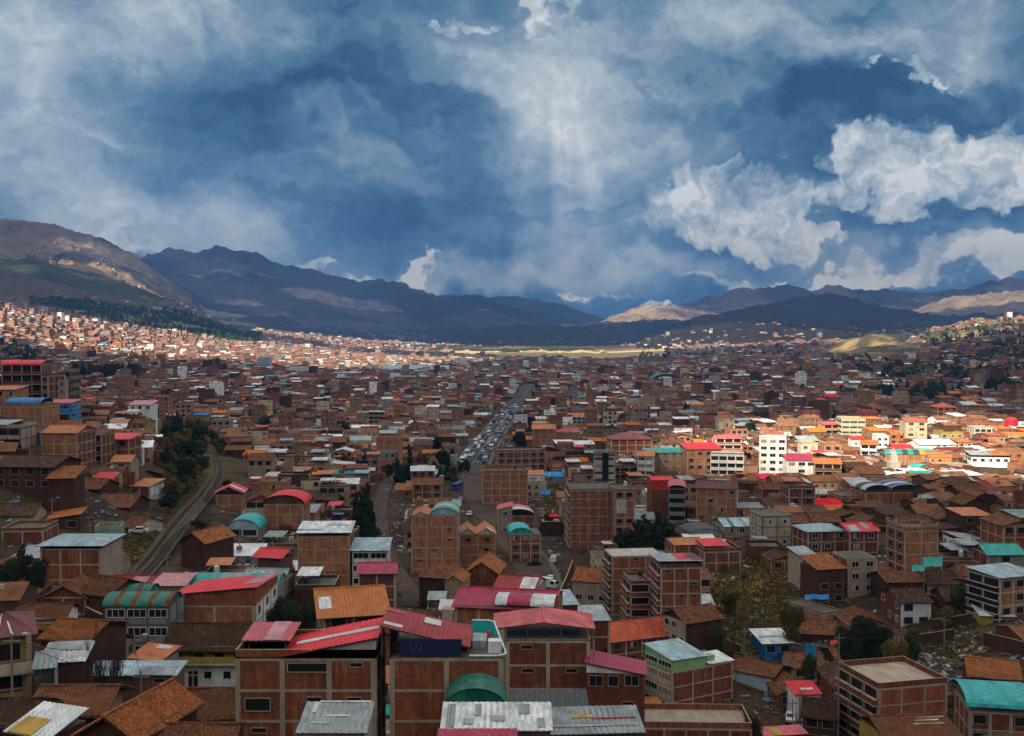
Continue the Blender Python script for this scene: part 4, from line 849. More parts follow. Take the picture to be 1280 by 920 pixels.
H('pinkish concrete building under bright turquoise roof', 'the turquoise roof', 807, 858, 566, 452, 10, 6, 596, wall='tan', win='slot', swin='none', p=1.8, roof=g_('ax','mteal',1.2,o=.4,g='tan'), prot=False)
H('brick apartment building with bright red roof right of the turquoise roof', 'the bright red flat roof', 859, 902, 563, 446, 12, 5, 596, wall='brickc', win='std', swin='std', roof=g_('shedB','mred',1.6,o=.5,lift=.4,ph=.1))
H('modern building with three long white balcony bands and brick end wall', 'the white balcony bands', 888, 930, 570, 432, 10, -12, 600, wall='white', right='brickc', frame='white', win='gal', swin='none', roof=dict(t='flat', pm='white', ph=.5))
H('brick building with red roof canopy on its flat roof, left of the white tower', 'the red canopied flat roof', 895, 927, 548, 500, 9, 0, 562, wall='brickc', win='gal', frame='white', swin='none', roof=g_('gx','mpink',1.1,o=.4,g='white'))
H('white six storey tower with grid of dark windows and bright orange rooftop canopy', 'the white tower', 949, 983, 548, 436, 13, -16, 597, name='apartment_block', cat='apartment block', wall='white', right='brickc', frame='white', win='std', swin='none', bw=3.4, p=1.1, ww=2.2, roof=[g_('shedB','morangered',.4,x0=.15,x1=.85,y1=.4,lift=1.6,ph=1.1,pm='white')])
H('low white building with dark window band and magenta roof beside the white tower', 'the low white wing', 984, 1020, 576, 424, 12, -5, 598, wall='white', frame='white', win='std', swin='none', ww=2.4, roof=g_('shedB','mmagenta',1.5,o=.3))
H('brown galleried building with orange roof right of the low white wing', 'the brown galleries', 1018, 1052, 580, 418, 13, -10, 600, wall='brickb', win='gal', swin='none', roof=g_('gx','morange',1.4,o=.4,g='brickb'))
H('lit cream apartment building with three window rows behind the white tower', 'the wide cream apartments', 1052, 1082, 525, 590, 14, -6, 550, name='apartment_block', cat='apartment block', wall='cream', right='cream', frame='cream', win='band', swin='gal', bw=4.2, roof=dict(t='flat', pm='cream', ph=1.))
H('pale yellow six storey block with two window columns in the sunlight', 'the pale yellow block', 1132, 1159, 527, 570, 12, -5, 562, name='apartment_block', cat='apartment block', wall='cream', right='orangewall', frame='cream', win='std', ww=2.4, swin='std', bw=4.8, p=1.1, roof=g_('gx','morangered',1.2,o=.4,g='cream'))
H('sunlit orange brick block left of the pale yellow block', 'the sunlit brick block', 1112, 1133, 543, 575, 12, -5, 562, name='apartment_block', cat='apartment block', wall='brickc', right='brickc', frame='orangewall', win='open', swin='slot', roof=dict(t='flat', pm='brickc', ph=1.2))
H('sunlit narrow building with white balconies and vivid orange roof', 'the vivid orange roof', 1076, 1096, 556, 500, 12, -20, 581, wall='white', right='brickc', frame='white', win='gal', swin='std', roof=g_('gx','morange',1.4,o=.5,g='brickc'))
H('sunlit orange plastered house with terrace among the bright blocks', 'the orange plastered terrace house', 1160, 1190, 572, 482, 12, -6, 592, wall='orangewall', right='orangewall', frame='brickc', win='std', swin='std', roof=dict(t='flat', pm='orangewall', ph=1.1))
H('long brick building with turquoise, grey and yellow striped barrel roofs in sunlight', 'the striped turquoise barrels', 1107, 1156, 568, 455, 11, -6, 590, wall='brickc', frame='conc', win='none', swin='gal', roof=g_('ax','mteal',1.6,o=.3,g='brickc',y1=.6,ms=['mteal','mgrey','mteal','mdark','mteal','mdark','myellow'],segs=7))
H('pale concrete obelisk monument standing between roofs', 'the concrete monument', 1113, 1126, 578, 432, 4, 0, 600, name='monument', cat='monument', wall='concl', side='conc', win='none', swin='none', frame='concl', bw=2, roof=dict(t='flat', m='concl', ph=0),
  extra=lambda r, W, D, h: MB().box(W*.2, W*.8, D*.2, D*.8, h, h+2.6, 'concl').box(W*.3, W*.7, D*.3, D*.7, h+2.6, h+3.2, 'concl').box(-.9, 0, .2, D-.2, 0, h-3.5, 'conc').box(W, W+.9, .2, D-.2, 0, h-3.5, 'conc').build('shaft', r))
H('pale grey office block with dark top storey and orange roof at the sunlit right', 'the pale grey office block', 1214, 1262, 572, 468, 10, -9, 608, name='office_block', cat='office block', wall='white', right='beige', frame='white', win='std', swin='gal', bw=3.2, p=1.1, ww=1.6, roof=g_('shedB','mgrey',.9,o=.5,lift=.9,closed=1,g='dark',sky=[(.55,1,0,1,'morange')]))
H('sunlit white walled warehouse with grey roof behind the green tree', 'the white warehouse', 1150, 1195, 556, 530, 14, 6, 572, name='warehouse', cat='warehouse', wall='white', win='slot', swin='none', frame='white', roof=g_('gx','mwhite',1.8,o=.4,g='white'))
H('bright yellow walled house at the top of the sunlit quarter', 'the yellow walled terrace house', 1176, 1204, 542, 590, 12, 0, 556, wall='yellow', frame='cream', win='std', swin='none', roof=dict(t='flat', pm='yellow', ph=1))
H('sunlit orange brick building at the right edge behind the office block', 'the orange brick at the right edge', 1246, 1290, 566, 500, 12, 0, 592, wall='brickc', frame='orangewall', win='std', swin='none', roof=dict(t='flat', pm='brickc', ph=1))
H('brown brick hotel with pyramid shaped orange red roof in the shade', 'the pyramid roof', 1172, 1196, 509, 700, 14, 0, 530, wall='brickb', win='std', swin='none', roof=g_('hip','morangered',2.6,o=.6))
H('building under arched white, red and blue striped barrel roofs', 'the red white and blue barrel roof', 1082, 1153, 616, 360, 12, 6, 640, wall='brick', side='brick', win='none', swin='none', bw=4.5, roof=[g_('ay','mdark',1.8,x0=0,x1=.45,lift=.8,o=.2,g='dark',ms=['mwhite','mdark','mwhite'],segs=3), g_('ay','mblue',1.8,x0=.45,x1=1,lift=.8,o=.2,g='dark',ms=['mblue','mmaroon','mwhite','mmaroon'],segs=5)])
H('unfinished concrete skeleton floor with staircase and thin columns', 'the concrete skeleton', 1010, 1048, 618, 372, 12, -8, 638, wall='brickd', frame='concl', win='open', swin='open', p=1.2, stubs=1.5, roof=dict(t='flat', m='concl', ph=0))
H('wide low brick building with flat roof left of barrel roofed building', 'the wide low brick roof', 1050, 1090, 628, 362, 12, 4, 640, wall='brick', win='open', swin='none', p=.6, roof=dict(t='flat', ph=.6))
H('pale grey three storey block house with small square windows on the hillside', 'the grey three storey house', 953, 990, 646, 300, 9, 10, 682, name='house', cat='house', wall='conc', frame='concd', win='std', swin='std', ww=.9, wh=.9, p=.9, roof=dict(t='flat', pm='conc', ph=.5))
H('brick house with pale blue hipped sheet roof right of the grassy slope', 'the pale blue hipped roof', 1010, 1060, 664, 285, 10, 8, 690, name='house', cat='house', wall='brickb', win='std', swin='none', p=.8, roof=g_('hip','mpaleblue',1.2,o=.5))
H('brick house with mixed red and pale blue roof sheets', 'the mixed red and blue roof', 1062, 1098, 664, 283, 10, 8, 690, name='house', cat='house', wall='brickb', win='std', swin='none', p=.7, roof=g_('gx','mred',1.3,o=.5,g='brickb',sky=[(.1,.4,.1,.7,'mpaleblue'),(.6,.75,.3,1,'mgrey')]))
H('unfinished brick house whose bare concrete columns stick up above its top', 'the bare column house', 1131, 1173, 664, 262, 9, 8, 712, wall='brickc', side='brickb', frame='conc', win='none', swin='open', stubs=2.6, bw=3.6, roof=dict(t='flat', ph=1.0, pm='brickc'))
H('small three storey brick and grey house with dark open windows', 'the small three storey brick house', 1060, 1096, 699, 255, 8, 10, 730, name='house', cat='house', wall='tan', side='brickb', win='std', swin='none', ww=1.7, roof=dict(t='flat', ph=.2, pm='conc'))
H('adobe house with orange tiled mono pitch roof and grey roofed annexe', 'the orange mono pitch roof', 1022, 1057, 712, 252, 8, 14, 735, name='house', cat='house', wall='adobe', win='open', swin='none', fr=False, roof=g_('shedB','tilec',1.8,o=.4))
H('grey roofed concrete annexe left of the orange mono pitch roof', 'the grey roofed annexe', 1004, 1024, 697, 262, 8, 12, 725, name='house', cat='house', wall='beige', win='open', swin='none', fr=False, roof=g_('shedB','mgrey',1.1,o=.4))
H('brick workshop with junk filled flat roof, blue tarps and pale frames', 'the junk filled flat roof', 1030, 1052, 768, 243, 13, 28, 785, name='workshop', cat='workshop', wall='brickc', side='brickc', frame='beige', win='none', swin='none', bw=4, roof=dict(t='flat', ph=.4, pm='concd'))
H('blue walled house with grey sheet roof beside the long pale blue house', 'the blue walled house', 955, 990, 804, 230, 8, 6, 820, name='house', cat='house', wall='blue', win='open', swin='none', fr=False, roof=g_('shedB','mwhite',.8,o=.6,sky=[(.1,.9,.4,.5,'mgrey')]))
H('long pale blue adobe house with sagging brown tile roof', 'the long pale blue house', 966, 988, 846, 215, 12, 52, 860, name='house', cat='house', wall='adobe', side='paleblue', win='none', swin='std', ww=.8, p=.6, fr=False, near=True, roof=g_('gy','tile',1.3,o=.4,g='adobe'))
H('four storey brick building with flat walled roof and deep open balconies at lower right', 'the deep balconied building', 1098, 1184, 862, 185, 13, 14, 925, wall='brick', side='brickb', win='none', swin='gal', bw=4.0, near=True, roof=dict(t='flat', m='conc', ph=1.1, pm='brickb'))
H('brick house with bright turquoise curved roof at the bottom right corner', 'the turquoise curved roof', 1212, 1290, 893, 168, 10, -10, 925, name='house', cat='house', wall='brickb', win='open', swin='none', p=.7, near=True, roof=g_('ax','mcyan',1.9,o=.6,lift=.9,ph=.2,g=None))
H('brown tiled adobe house above the turquoise curved roof', 'the adobe house above the turquoise roof', 1212, 1275, 848, 190, 9, -16, 875, name='house', cat='house', wall='adobe', win='open', swin='none', fr=False, near=True, roof=g_('gx','tilec',1.9,o=.5,g='adobe'))
H('low house with yellow walls below worn grey white sheet roof on bare ground', 'the yellow walled shed', 1226, 1268, 781, 225, 7, -8, 796, name='shed', cat='shed', wall='yellow', win='none', swin='none', fr=False, roof=g_('shedB','mwhite',.9,o=.4), extra=lambda r, W, D, h: inst('door', window_mesh(.9, 1.9, 'glass', 'red'), r, (W*.45, 0, .4)))
H('unfinished concrete framed building with pale blue sheet roof at the right edge', 'the concrete framed building', 1250, 1300, 724, 225, 9, 20, 790, wall='brickc', side='dark', frame='concl', win='open', swin='gal', roof=g_('shedB','mpaleblue',.5,o=.5,lift=.3,ph=0))
H('brown tile roofed house sagging between junk roof and dark tree', 'the sagging roof by the dark tree', 985, 1046, 800, 236, 9, -10, 815, name='house', cat='house', wall='adobe', win='none', swin='none', fr=False, roof=g_('gx','tile',1.8,o=.4,g='adobe'))
H('large broken tile roof strewn with planks below the balconied building', 'the plank strewn roof', 1106, 1196, 922, 160, 9, 6, 920, name='house', cat='house', wall='yellow', win='none', swin='none', fr=False, near=True, roof=g_('gx','tile',1.7,o=.5,g='adobe',sky=[(.5,.9,.55,.62,'beige'),(.55,.85,.7,.75,'mwhite'),(.6,.95,.82,.86,'beige')]))
H('small hut with red and white roof on a grassy bank at lower right', 'the red and white hut', 994, 1026, 868, 204, 5, 6, 885, name='hut', cat='hut', wall='white', win='none', swin='none', fr=False, near=True, roof=g_('shedB','mred',.9,o=.3,sky=[(.35,.8,.3,.45,'mwhite')]))
H('brown tiled house with blue door frames between hut and balconied building', 'the brown tiled house with blue frames', 1004, 1046, 898, 190, 8, -18, 920, name='house', cat='house', wall='adobe', side='adobe', win='open', swin='none', fr=False, near=True, roof=g_('gx','tileb',1.9,o=.5,g='adobe'))
H('flat roof yard with low brick parapet beside lime green box building', 'the brick walled roof yard', 803, 940, 912, 176, 9, -2, 920, wall='brickb', win='none', swin='none', roof=dict(t='flat', m='conc', ph=1.1, pm='brick'))
H('small kiosk roof in red and yellow at the very bottom, left of the hut', 'the red yellow kiosk roof', 955, 1008, 920, 178, 3, 10, 926, name='kiosk', cat='kiosk', wall='adobe', win='none', swin='none', fr=False, roof=g_('shedB','mpink',.3,o=.3,sky=[(.25,.45,0,.8,'myellow')]))
# --- middle left
H('tall brick house with red and white gabled roof on open top storey', 'the red and white gabled tower', 270, 302, 619, 330, 9, 6, 660, wall='brickc', win='none', swin='none', bw=4.0, roof=g_('gy','mred',1.7,o=.8,lift=.9,ph=.3,sky=[(.3,.5,.0,1,'mwhite')]))
H('grey galleried house under turquoise barrel roof', 'the turquoise barrel house', 284, 322, 661, 288, 10, 0, 695, name='house', cat='house', wall='grey', frame='concl', win='gal', swin='none', roof=g_('ay','mcyan',2.6,o=.3,g='mpaleblue'))
H('brick building topped by a broad curved crimson roof', 'the curved crimson roof', 330, 379, 630, 300, 10, 0, 668, wall='brickc', win='none', swin='none', roof=g_('ay','mred',2.6,o=.5,g='brickd'))
H('windowless dark wooden house with rust orange tile gable', 'the windowless wooden house', 226, 256, 678, 230, 10, -22, 712, name='house', cat='house', wall='adobe', win='none', swin='none', fr=False, roof=g_('gy','tilec',1.9,o=.5,g='adobe'))
H('wide brick building with ragged white and blue sheet roofs and hanging blue tarp', 'the ragged white and blue roof', 372, 437, 671, 240, 9, 2, 710, wall='brickc', side='brickb', win='none', swin='none', bw=4.5, roof=g_('shedB','mwhite',1.0,o=.4,lift=.9,ph=.2,sky=[(.0,.45,.2,.3,'mgrey'),(.5,.9,.6,.7,'mpaleblue')]))
H('open rooftop shelter with crimson folded roof in front of ragged white roof', 'the crimson folded roof', 322, 350, 703, 222, 6, -14, 712, name='shed', cat='shed', wall='mud', win='none', swin='none', fr=False, roof=g_('gx','mred',.9,o=1.0,lift=1.3,ph=.5))
H('grey sheet roofed workshop with small white skylights below crimson folded roof', 'the grey skylit workshop', 302, 350, 728, 205, 9, -6, 742, name='workshop', cat='workshop', wall='mud', win='none', swin='none', roof=g_('gx','mgrey',1.6,o=.5,g='grey',sky=[(.2,.26,.6,.75,'mwhite'),(.4,.46,.6,.75,'mwhite'),(.6,.66,.6,.75,'mwhite')]))
H('low brick house with magenta roof and white gable band in the centre', 'the low magenta roof', 448, 494, 716, 225, 8, 4, 725, name='house', cat='house', wall='brickd', win='none', swin='none', roof=g_('gx','mmagenta',1.3,o=.5,g='white'))
H('white walled house with long pale sheet roof left of dirt track', 'the pale sheeted white house', 440, 484, 688, 240, 9, 2, 706, name='house', cat='house', wall='white', win='band', swin='none', roof=g_('shedB','mpaleblue',1.1,o=.5))
H('three storey brick building with orange gable and turquoise cream arched roof', 'the turquoise and cream arch', 514, 572, 645, 290, 11, 0, 708, wall='brickc', side='brickb', win='slot', swin='std', p=.6, bw=4, roof=[g_('gy','morange',1.1,x0=0,x1=.42,o=.2,g='cream'), g_('ay','mteal',2.2,x0=.42,x1=1,o=.2,lift=.1,ph=0,g='mpaleblue',ms=['mteal','cream','mteal'],segs=3)])
H('brick building with twin cream gables and orange roofs', 'the twin orange gables', 574, 620, 668, 300, 11, 4, 712, wall='brickc', side='brickb', win='std', swin='none', ww=1.3, wh=.8, p=.8, bw=5.0, roof=[g_('gy','morange',1.7,x0=0,x1=.47,o=.25,g='cream'), g_('gy','morange',1.7,x0=.47,x1=1,o=.25,g='cream',sky=[(.1,.3,.3,.9,'mwhite')])])
H('brick house with orange tile roof in front of the twin orange gables', 'the orange tile roof below the gables', 582, 622, 716, 250, 11, -8, 735, name='house', cat='house', wall='brickb', win='none', swin='none', fr=False, roof=g_('gy','tilec',2.4,o=.5,g='brickb'))
H('brown tiled house at the foot of the dirt track', 'the brown tiles beside the track', 524, 560, 722, 245, 10, -14, 740, name='house', cat='house', wall='adobe', win='none', swin='none', fr=False, roof=g_('hip','tile',2.0,o=.5))
H('small cream house with orange tiled gable beside brown tiled house', 'the small cream gable', 556, 578, 727, 240, 8, -10, 736, name='house', cat='house', wall='tan', win='std', swin='none', fr=False, roof=g_('gy','tilec',1.3,o=.3,g='tan'))
H('brick house with turquoise rounded roof right of the street', 'the turquoise rounded roof by the street', 638, 676, 668, 330, 10, 6, 693, name='house', cat='house', wall='brickb', win='std', swin='none', p=.9, roof=g_('ay','mcyan',2.0,x1=.72,o=.2,g='mteal'))
H('house with pink and white arched roof behind turquoise rounded roof', 'the pink and white arch', 628, 668, 645, 372, 10, 6, 655, name='house', cat='house', wall='brickb', win='none', swin='none', roof=g_('ay','mpink',2.4,o=.3,g='dark',ms=['mwhite','mpink'],segs=2))
H('narrow terrace house with bright pink sloping roof facing the street', 'the pink roofed terrace house', 622, 640, 637, 372, 10, 0, 668, name='house', cat='house', wall='tan', win='std', swin='std', roof=g_('shedR','mpink',1.3,o=.3,g='tan'))
H('long five bay brick building with pale rubble strewn roof below the avenue', 'the five bay brick building', 603, 660, 592, 420, 14, 3, 622, wall='brickc', win='none', swin='slot', stubs=1.0, bw=3.6, roof=dict(t='flat', ph=1.2, pm='brickc'))
H('sprawling unfinished brick terraces with many dark levels right of avenue', 'the unfinished brick terraces', 622, 682, 565, 500, 14, 6, 590, wall='brickb', win='open', swin='open', p=.7, stubs=1.2, roof=dict(t='flat', ph=.8))
H('brick block with broad orange roof right of the avenue', 'the broad orange roof', 666, 694, 536, 610, 14, 0, 560, wall='brickc', win='slot', swin='none', roof=g_('gx','morange',2.0,o=.6,g='brick'))
H('long building with blue arcaded wall and orange roof beyond the broad orange roof', 'the blue arcaded building', 704, 733, 521, 790, 12, 0, 533, wall='blue', frame='white', win='open', swin='none', roof=g_('gx','morange',2.6,o=.6,g='blue'))
H('white building with peaked crimson flank beside the broad orange roof', 'the crimson flank', 696, 724, 540, 620, 12, 0, 552, wall='brickc', win='none', swin='none', roof=g_('shedR','mred',1.6,o=.2,g='white'))
H('low brick block with dark maroon hipped roof right of the orange roof', 'the wide maroon hipped roof', 764, 815, 549, 520, 14, 4, 563, wall='brickb', win='none', swin='none', roof=g_('hip','mmaroon',2.6,o=.6))
H('dense grey brick block with satellite dish left of the dark trees', 'the tall block left of the trees', 470, 500, 549, 540, 12, 0, 572, wall='brickc', win='std', swin='none', p=.5, roof=dict(t='flat', ph=.8), prot=False)
# --- upper left hillside
H('brick apartments with red rounded roof overlooking the city at upper left', 'the red rounded apartment roof', 2, 52, 456, 395, 14, 8, 510, name='apartment_block', cat='apartment block', wall='brickb', side='brickb', right='brickb', win='gal', swin='slot', fs=3.5, p=.5, roof=g_('ax','mred',1.6,o=.3,g='mdark'))
H('brick side block with grey loft windows behind the red rounded roof', 'the side block', 52, 60, 470, 392, 12, -6, 505, wall='brickb', win='open', swin='std', roof=dict(t='flat', ph=.8))
H('pink walled house stepping down beneath the apartments', 'the pink walled house', 59, 81, 476, 398, 9, 8, 490, name='house', cat='house', wall='pink', win='std', swin='std', frame='pink', p=1.1, roof=dict(t='flat', pm='pink', ph=.4))
H('grey unfinished house with square window holes right of pink walled house', 'the house with square holes', 79, 88, 464, 404, 10, 4, 490, name='house', cat='house', wall='grey', frame='concd', win='open', swin='open', roof=dict(t='flat', ph=.6, pm='grey'))
H('bright blue painted apartment building with wavy balcony', 'the bright blue building', 57, 89, 504, 358, 10, 4, 534, wall='skyblue', side='skyblue', right='skyblue', frame='skyblue', win='std', swin='std', ww=2.6, p=1.1, roof=g_('shedB','mpink',.7,o=.3))
H('brick building with blue arched rooftop shelter at the left', 'the blue arched shelter', 0, 54, 508, 330, 10, -4, 545, wall='brickc', side='brickc', win='none', swin='slot', p=.8, bw=2.6, fr='thin', roof=[g_('ax','mblue',1.4,x0=.16,x1=.95,lift=1.0,y1=.7,o=.2,ph=.6)])
H('narrow house with orange red roof at the far left edge', 'the orange red roof at the left edge', -20, 18, 487, 345, 10, 0, 500, name='house', cat='house', wall='brickc', win='std', swin='none', roof=g_('shedB','morangered',.8,o=.4))
H('brown brick apartments with orange gable and gridded blank wall', 'the gridded blank wall', 52, 96, 541, 290, 12, -2, 592, wall='brickc', right='brickb', win='none', swin='std', fr='thin', bw=3.0, roof=g_('gx','morange',1.6,o=.3,g='brickc'))
H('row building with dark open galleries right of the gridded wall', 'the dark galleries beside the gridded wall', 98, 127, 544, 308, 10, 0, 585, wall='brickb', win='gal', swin='none', roof=g_('shedB','tile',1.,o=.3))
H('two storey brick house with bright red roof above wooded slope', 'the bright red roof above the slope', 129, 161, 549, 318, 9, -4, 572, name='house', cat='house', wall='brickb', win='open', swin='none', roof=g_('shedB','mred',1.0,o=.5))
H('dark concrete building with long shadowed balconies at left edge', 'the shadowed balconies', -20, 25, 535, 285, 10, 0, 570, wall='conc', side='conc', win='gal', swin='none', frame='concd', roof=g_('shedB','mgrey',.6,x1=.6,lift=.8,o=.3))
H('old house with broad brown tile roof and white awning at the left edge', 'the broad tile roof with white awning', -10, 66, 583, 255, 13, -6, 605, name='house', cat='house', wall='adobe', win='open', swin='none', fr=False, roof=g_('gx','tileb',1.7,o=.6,g='adobe'))
H('small low house with orange brown hipped roof beside the white awning', 'the low orange brown hip', 60, 92, 598, 250, 9, 6, 608, name='house', cat='house', wall='adobe', win='none', swin='none', fr=False, roof=g_('shedB','tilec',1.8,o=.5))
H('pale house with orange roof and dark window below the red roofs', 'the pale house with orange roof', 139, 163, 577, 300, 10, 6, 605, name='house', cat='house', wall='beige', win='std', swin='none', p=.6, frame=None, fr=False, roof=g_('gx','morange',1.3,o=.4,g='beige'))
H('white three storey house with orange roof at the edge of wooded slope', 'the white house on the wooded edge', 162, 187, 608, 290, 9, -8, 652, name='house', cat='house', wall='brickb', right='white', win='none', swin='std', bw=3, roof=g_('shedB','morange',.9,o=.3))
H('small house with crimson roof and brick front above white awning', 'the small crimson roof', 114, 138, 600, 280, 8, 4, 610, name='house', cat='house', wall='brickb', win='none', swin='none', roof=g_('shedB','mred',1.0,o=.4))
H('house with violet pink and pale blue roof sheets on the left', 'the violet pink roof', 50, 82, 622, 262, 8, 8, 632, name='house', cat='house', wall='grey', win='open', swin='none', roof=g_('shedB','mviolet',1.1,o=.5,sky=[(.62,1,0,1,'mpaleblue')]))
H('cream corner house with brown and red tile roof facing the lane', 'the cream corner house', 150, 169, 660, 250, 10, -20, 676, name='house', cat='house', wall='cream', win='std', swin='none', p=.9, fr=False, roof=g_('gx','tile',1.8,o=.4,g='cream'))
H('large brown tiled house left of the white house on the wooded edge', 'the large brown tiled roof', 118, 162, 640, 268, 11, -6, 655, name='house', cat='house', wall='adobe', win='none', swin='none', fr=False, roof=g_('gx','tile',2.3,o=.5,g='adobe'))
H('cottage with brown tile roof and white window above violet roof', 'the cottage with the white window', 86, 124, 616, 275, 9, -12, 628, name='house', cat='house', wall='adobe', win='std', swin='none', fr=False, p=.5, roof=g_('gx','tile',1.9,o=.4,g='adobe'))
H('low cream house with brown roof and blue gate at left edge', 'the house with the blue gate', -10, 42, 652, 238, 8, 4, 665, name='house', cat='house', wall='beige', win='std', swin='none', p=.7, fr=False, roof=g_('gx','tileb',1.9,o=.5,g='beige'))
H('bare red brick walls of a roofless house at left', 'the roofless brick walls', 2, 54, 664, 225, 9, 4, 682, name='house', cat='house', wall='brickb', win='none', swin='none', stubs=.9, roof=dict(t='flat', ph=.7))
H('walled green house with corner courtyard before the cream corner house', 'the green walled yard', 118, 150, 668, 240, 7, 12, 676, name='house', cat='house', wall='green', win='none', swin='none', fr=False, roof=dict(t='flat', ph=1., pm='green'))
H('small yellow walled house among brown roofs above the trees', 'the small yellow house', 163, 181, 529, 420, 9, -8, 538, name='house', cat='house', wall='yellow', win='std', swin='none', fr=False, roof=g_('gx','tile',1.4,o=.4,g='yellow'))
H('house with rose pink sheet roof and white base at the left', 'the rose pink sheet roof', 161, 189, 506, 500, 9, 0, 513, name='house', cat='house', wall='white', win='std', swin='none', fr=False, roof=g_('shedB','mpalepink',1.5,o=.4))
# --- landmarks across the valley
H('long white colonnaded building with orange tile roof far across the old town', 'the long white colonnade', 226, 324, 478, 1330, 22, 2, 487, prot=False, wall='white', frame='cream', win='std', swin='none', bw=9, ww=3.0, wh=2.2, fs=6, roof=g_('gx','tilec',4,o=1,g='white'))
H('blue grey glass tower pair standing above the far left roofs', 'the blue grey tower', 322, 337, 447, 1900, 20, 0, 466, name='apartment_block', cat='apartment block', prot=False, wall='paleblue', frame='white', win='band', swin='none', bw=7, fs=3.6, roof=dict(t='flat', pm='white', ph=2))
H('low white office building with vertical dark stripes right of the blue grey tower', 'the striped office building', 362, 388, 460, 1900, 20, 0, 470, name='office_block', cat='office block', prot=False, wall='white', frame='white', win='open', swin='none', bw=6, fs=6, roof=dict(t='flat', pm='white', ph=2))
H('very long pale grey warehouse roof in the middle of the far city', 'the long pale warehouse', 478, 560, 461, 2150, 60, 0, 469, name='warehouse', cat='warehouse', prot=False, wall='grey', frame='concd', win='none', swin='none', bw=30, roof=g_('gx','mpaleblue',6,o=2,g='white'))
H('large dark green arched hall beyond the roofs right of centre', 'the dark arched hall', 816, 848, 478, 1550, 40, 0, 484, name='sports_hall', cat='sports hall', prot=False, wall='grey', frame='concd', win='none', swin='none', bw=14, roof=g_('ay','mgreen',11,o=1,g='mdark'))
# --- more of the sunlit quarter
AB = dict(name='apartment_block', cat='apartment block')
H('sunlit beige four storey block directly right of the white tower roofs', 'the beige block by the white tower', 1002, 1022, 556, 500, 10, -5, 572, wall='cream', right='brickc', frame='white', win='std', swin='slot', bw=3.4, roof=dict(t='flat', pm='cream', ph=.9), **AB)
H('sunlit raw brick block with rebar stubs, left of the vivid orange roof', 'the rebar topped block', 1030, 1052, 557, 505, 11, -6, 574, wall='brickc', right='brickc', frame='conc', win='open', swin='slot', stubs=1.4, roof=dict(t='flat', pm='brickc', ph=.8), **AB)
H('sunlit salmon walled block with pink roof left of the wide cream apartments', 'the salmon walled block', 1030, 1050, 531, 600, 12, 0, 548, wall='orangewall', frame='cream', win='gal', swin='none', roof=g_('shedB','mpink',.9,o=.4), **AB)
H('bright white narrow block just left of the pale yellow block', 'the narrow white block', 1096, 1111, 546, 560, 11, -6, 566, wall='white', right='brickc', frame='white', win='std', swin='none', bw=3.4, roof=dict(t='flat', pm='white', ph=.8), **AB)
H('sunlit house with red roof above the striped turquoise barrels', 'the red roof above the barrels', 1118, 1142, 560, 520, 10, 0, 570, wall='brickc', frame='conc', win='std', swin='none', roof=g_('gx','mred',1.1,o=.4,g='brickc'))
H('sunlit orange walled three storey block right of the white warehouse', 'the orange three storey block', 1198, 1216, 553, 540, 11, -4, 570, wall='orangewall', right='brickc', frame='cream', win='std', swin='none', roof=g_('shedB','morange',.8,o=.4), **AB)
H('cream five storey block with balconies near the right edge, behind the office block', 'the cream balconied block', 1218, 1240, 536, 610, 12, -5, 556, wall='cream', right='orangewall', frame='white', win='gal', swin='none', roof=dict(t='flat', pm='cream', ph=.9), **AB)
H('sunlit brick block with orange canopy left of the big red tank', 'the orange canopy by the red tank', 1236, 1256, 547, 575, 11, -4, 562, wall='brickc', right='brickc', frame='cream', win='std', swin='none', roof=g_('shedB','morangered',.6,o=.4,lift=1.,ph=.8), **AB)
H('yellow and orange block touching the right edge below the big red tank', 'the yellow block at the edge', 1260, 1292, 545, 600, 12, -4, 562, wall='yellow', right='orangewall', frame='cream', win='std', swin='none', bw=4, roof=dict(t='flat', pm='orangewall', ph=1.), **AB)
H('white house with red canopy roof in the middle of the sunlit quarter', 'the white house with red canopy', 1066, 1082, 551, 530, 10, -5, 560, wall='white', right='brickc', frame='white', win='std', swin='none', roof=g_('shedB','mred',.7,o=.4,lift=.8,ph=.6))
# ------------------------------------------------------------------ the rest of the city
def seg_dist(px, py, line):
    P = np.array(line); best = np.full(px.shape, 1e9)
    for a, b in zip(P[:-1], P[1:]):
        d = b-a; L2 = (d**2).sum()+1e-9; t = np.clip(((px-a[0])*d[0]+(py-a[1])*d[1])/L2, 0, 1)
        best = np.minimum(best, np.hypot(px-a[0]-t*d[0], py-a[1]-t*d[1]))
    return best
rs = np.random.RandomState(11)
def blocks(y0, y1, bx, by, nx, gap, cell):
    out = []
    ny_ = int((y1-y0)/by)
    for j in range(ny_):
        yc = y0+(j+.5)*by; half = .52*yc+60; n = int(2*half/bx)+1
        xs = (np.arange(n)-(n-1)/2)*bx + (j % 2)*bx*.3
        for xc in xs:
            a = R(3)+(float(vn(np.array([xc/520.+7]), np.array([yc/520.]), 4)[0])-.5)*R(60)
            if abs(xc-yc*.03) < 120: a = R(3)
            c, s = math.cos(a), math.sin(a); k = 2 if by < 60 else 3
            cols_ = nx; w = (bx-gap)/nx; d = (by-gap)/k
            U, V = np.meshgrid((np.arange(nx)+.5)*w-(bx-gap)/2, (np.arange(k)+.5)*d-(by-gap)/2)
            U = U.ravel()+rs.uniform(-1, 1, U.size); V = V.ravel()+rs.uniform(-2, 2, V.size)
            out.append(np.stack([xc+U*c-V*s, yc+U*s+V*c, w*rs.uniform(.78, 1.06, U.size), d*rs.uniform(.6, .98, U.size), np.full(U.size, a)+rs.uniform(-.06, .06, U.size)+(rs.rand(U.size) < .3)*math.pi/2*0], 1))
    return np.concatenate(out)
NEAR_ = blocks(112, 1500, 46, 27, 5, 3.2, 0)
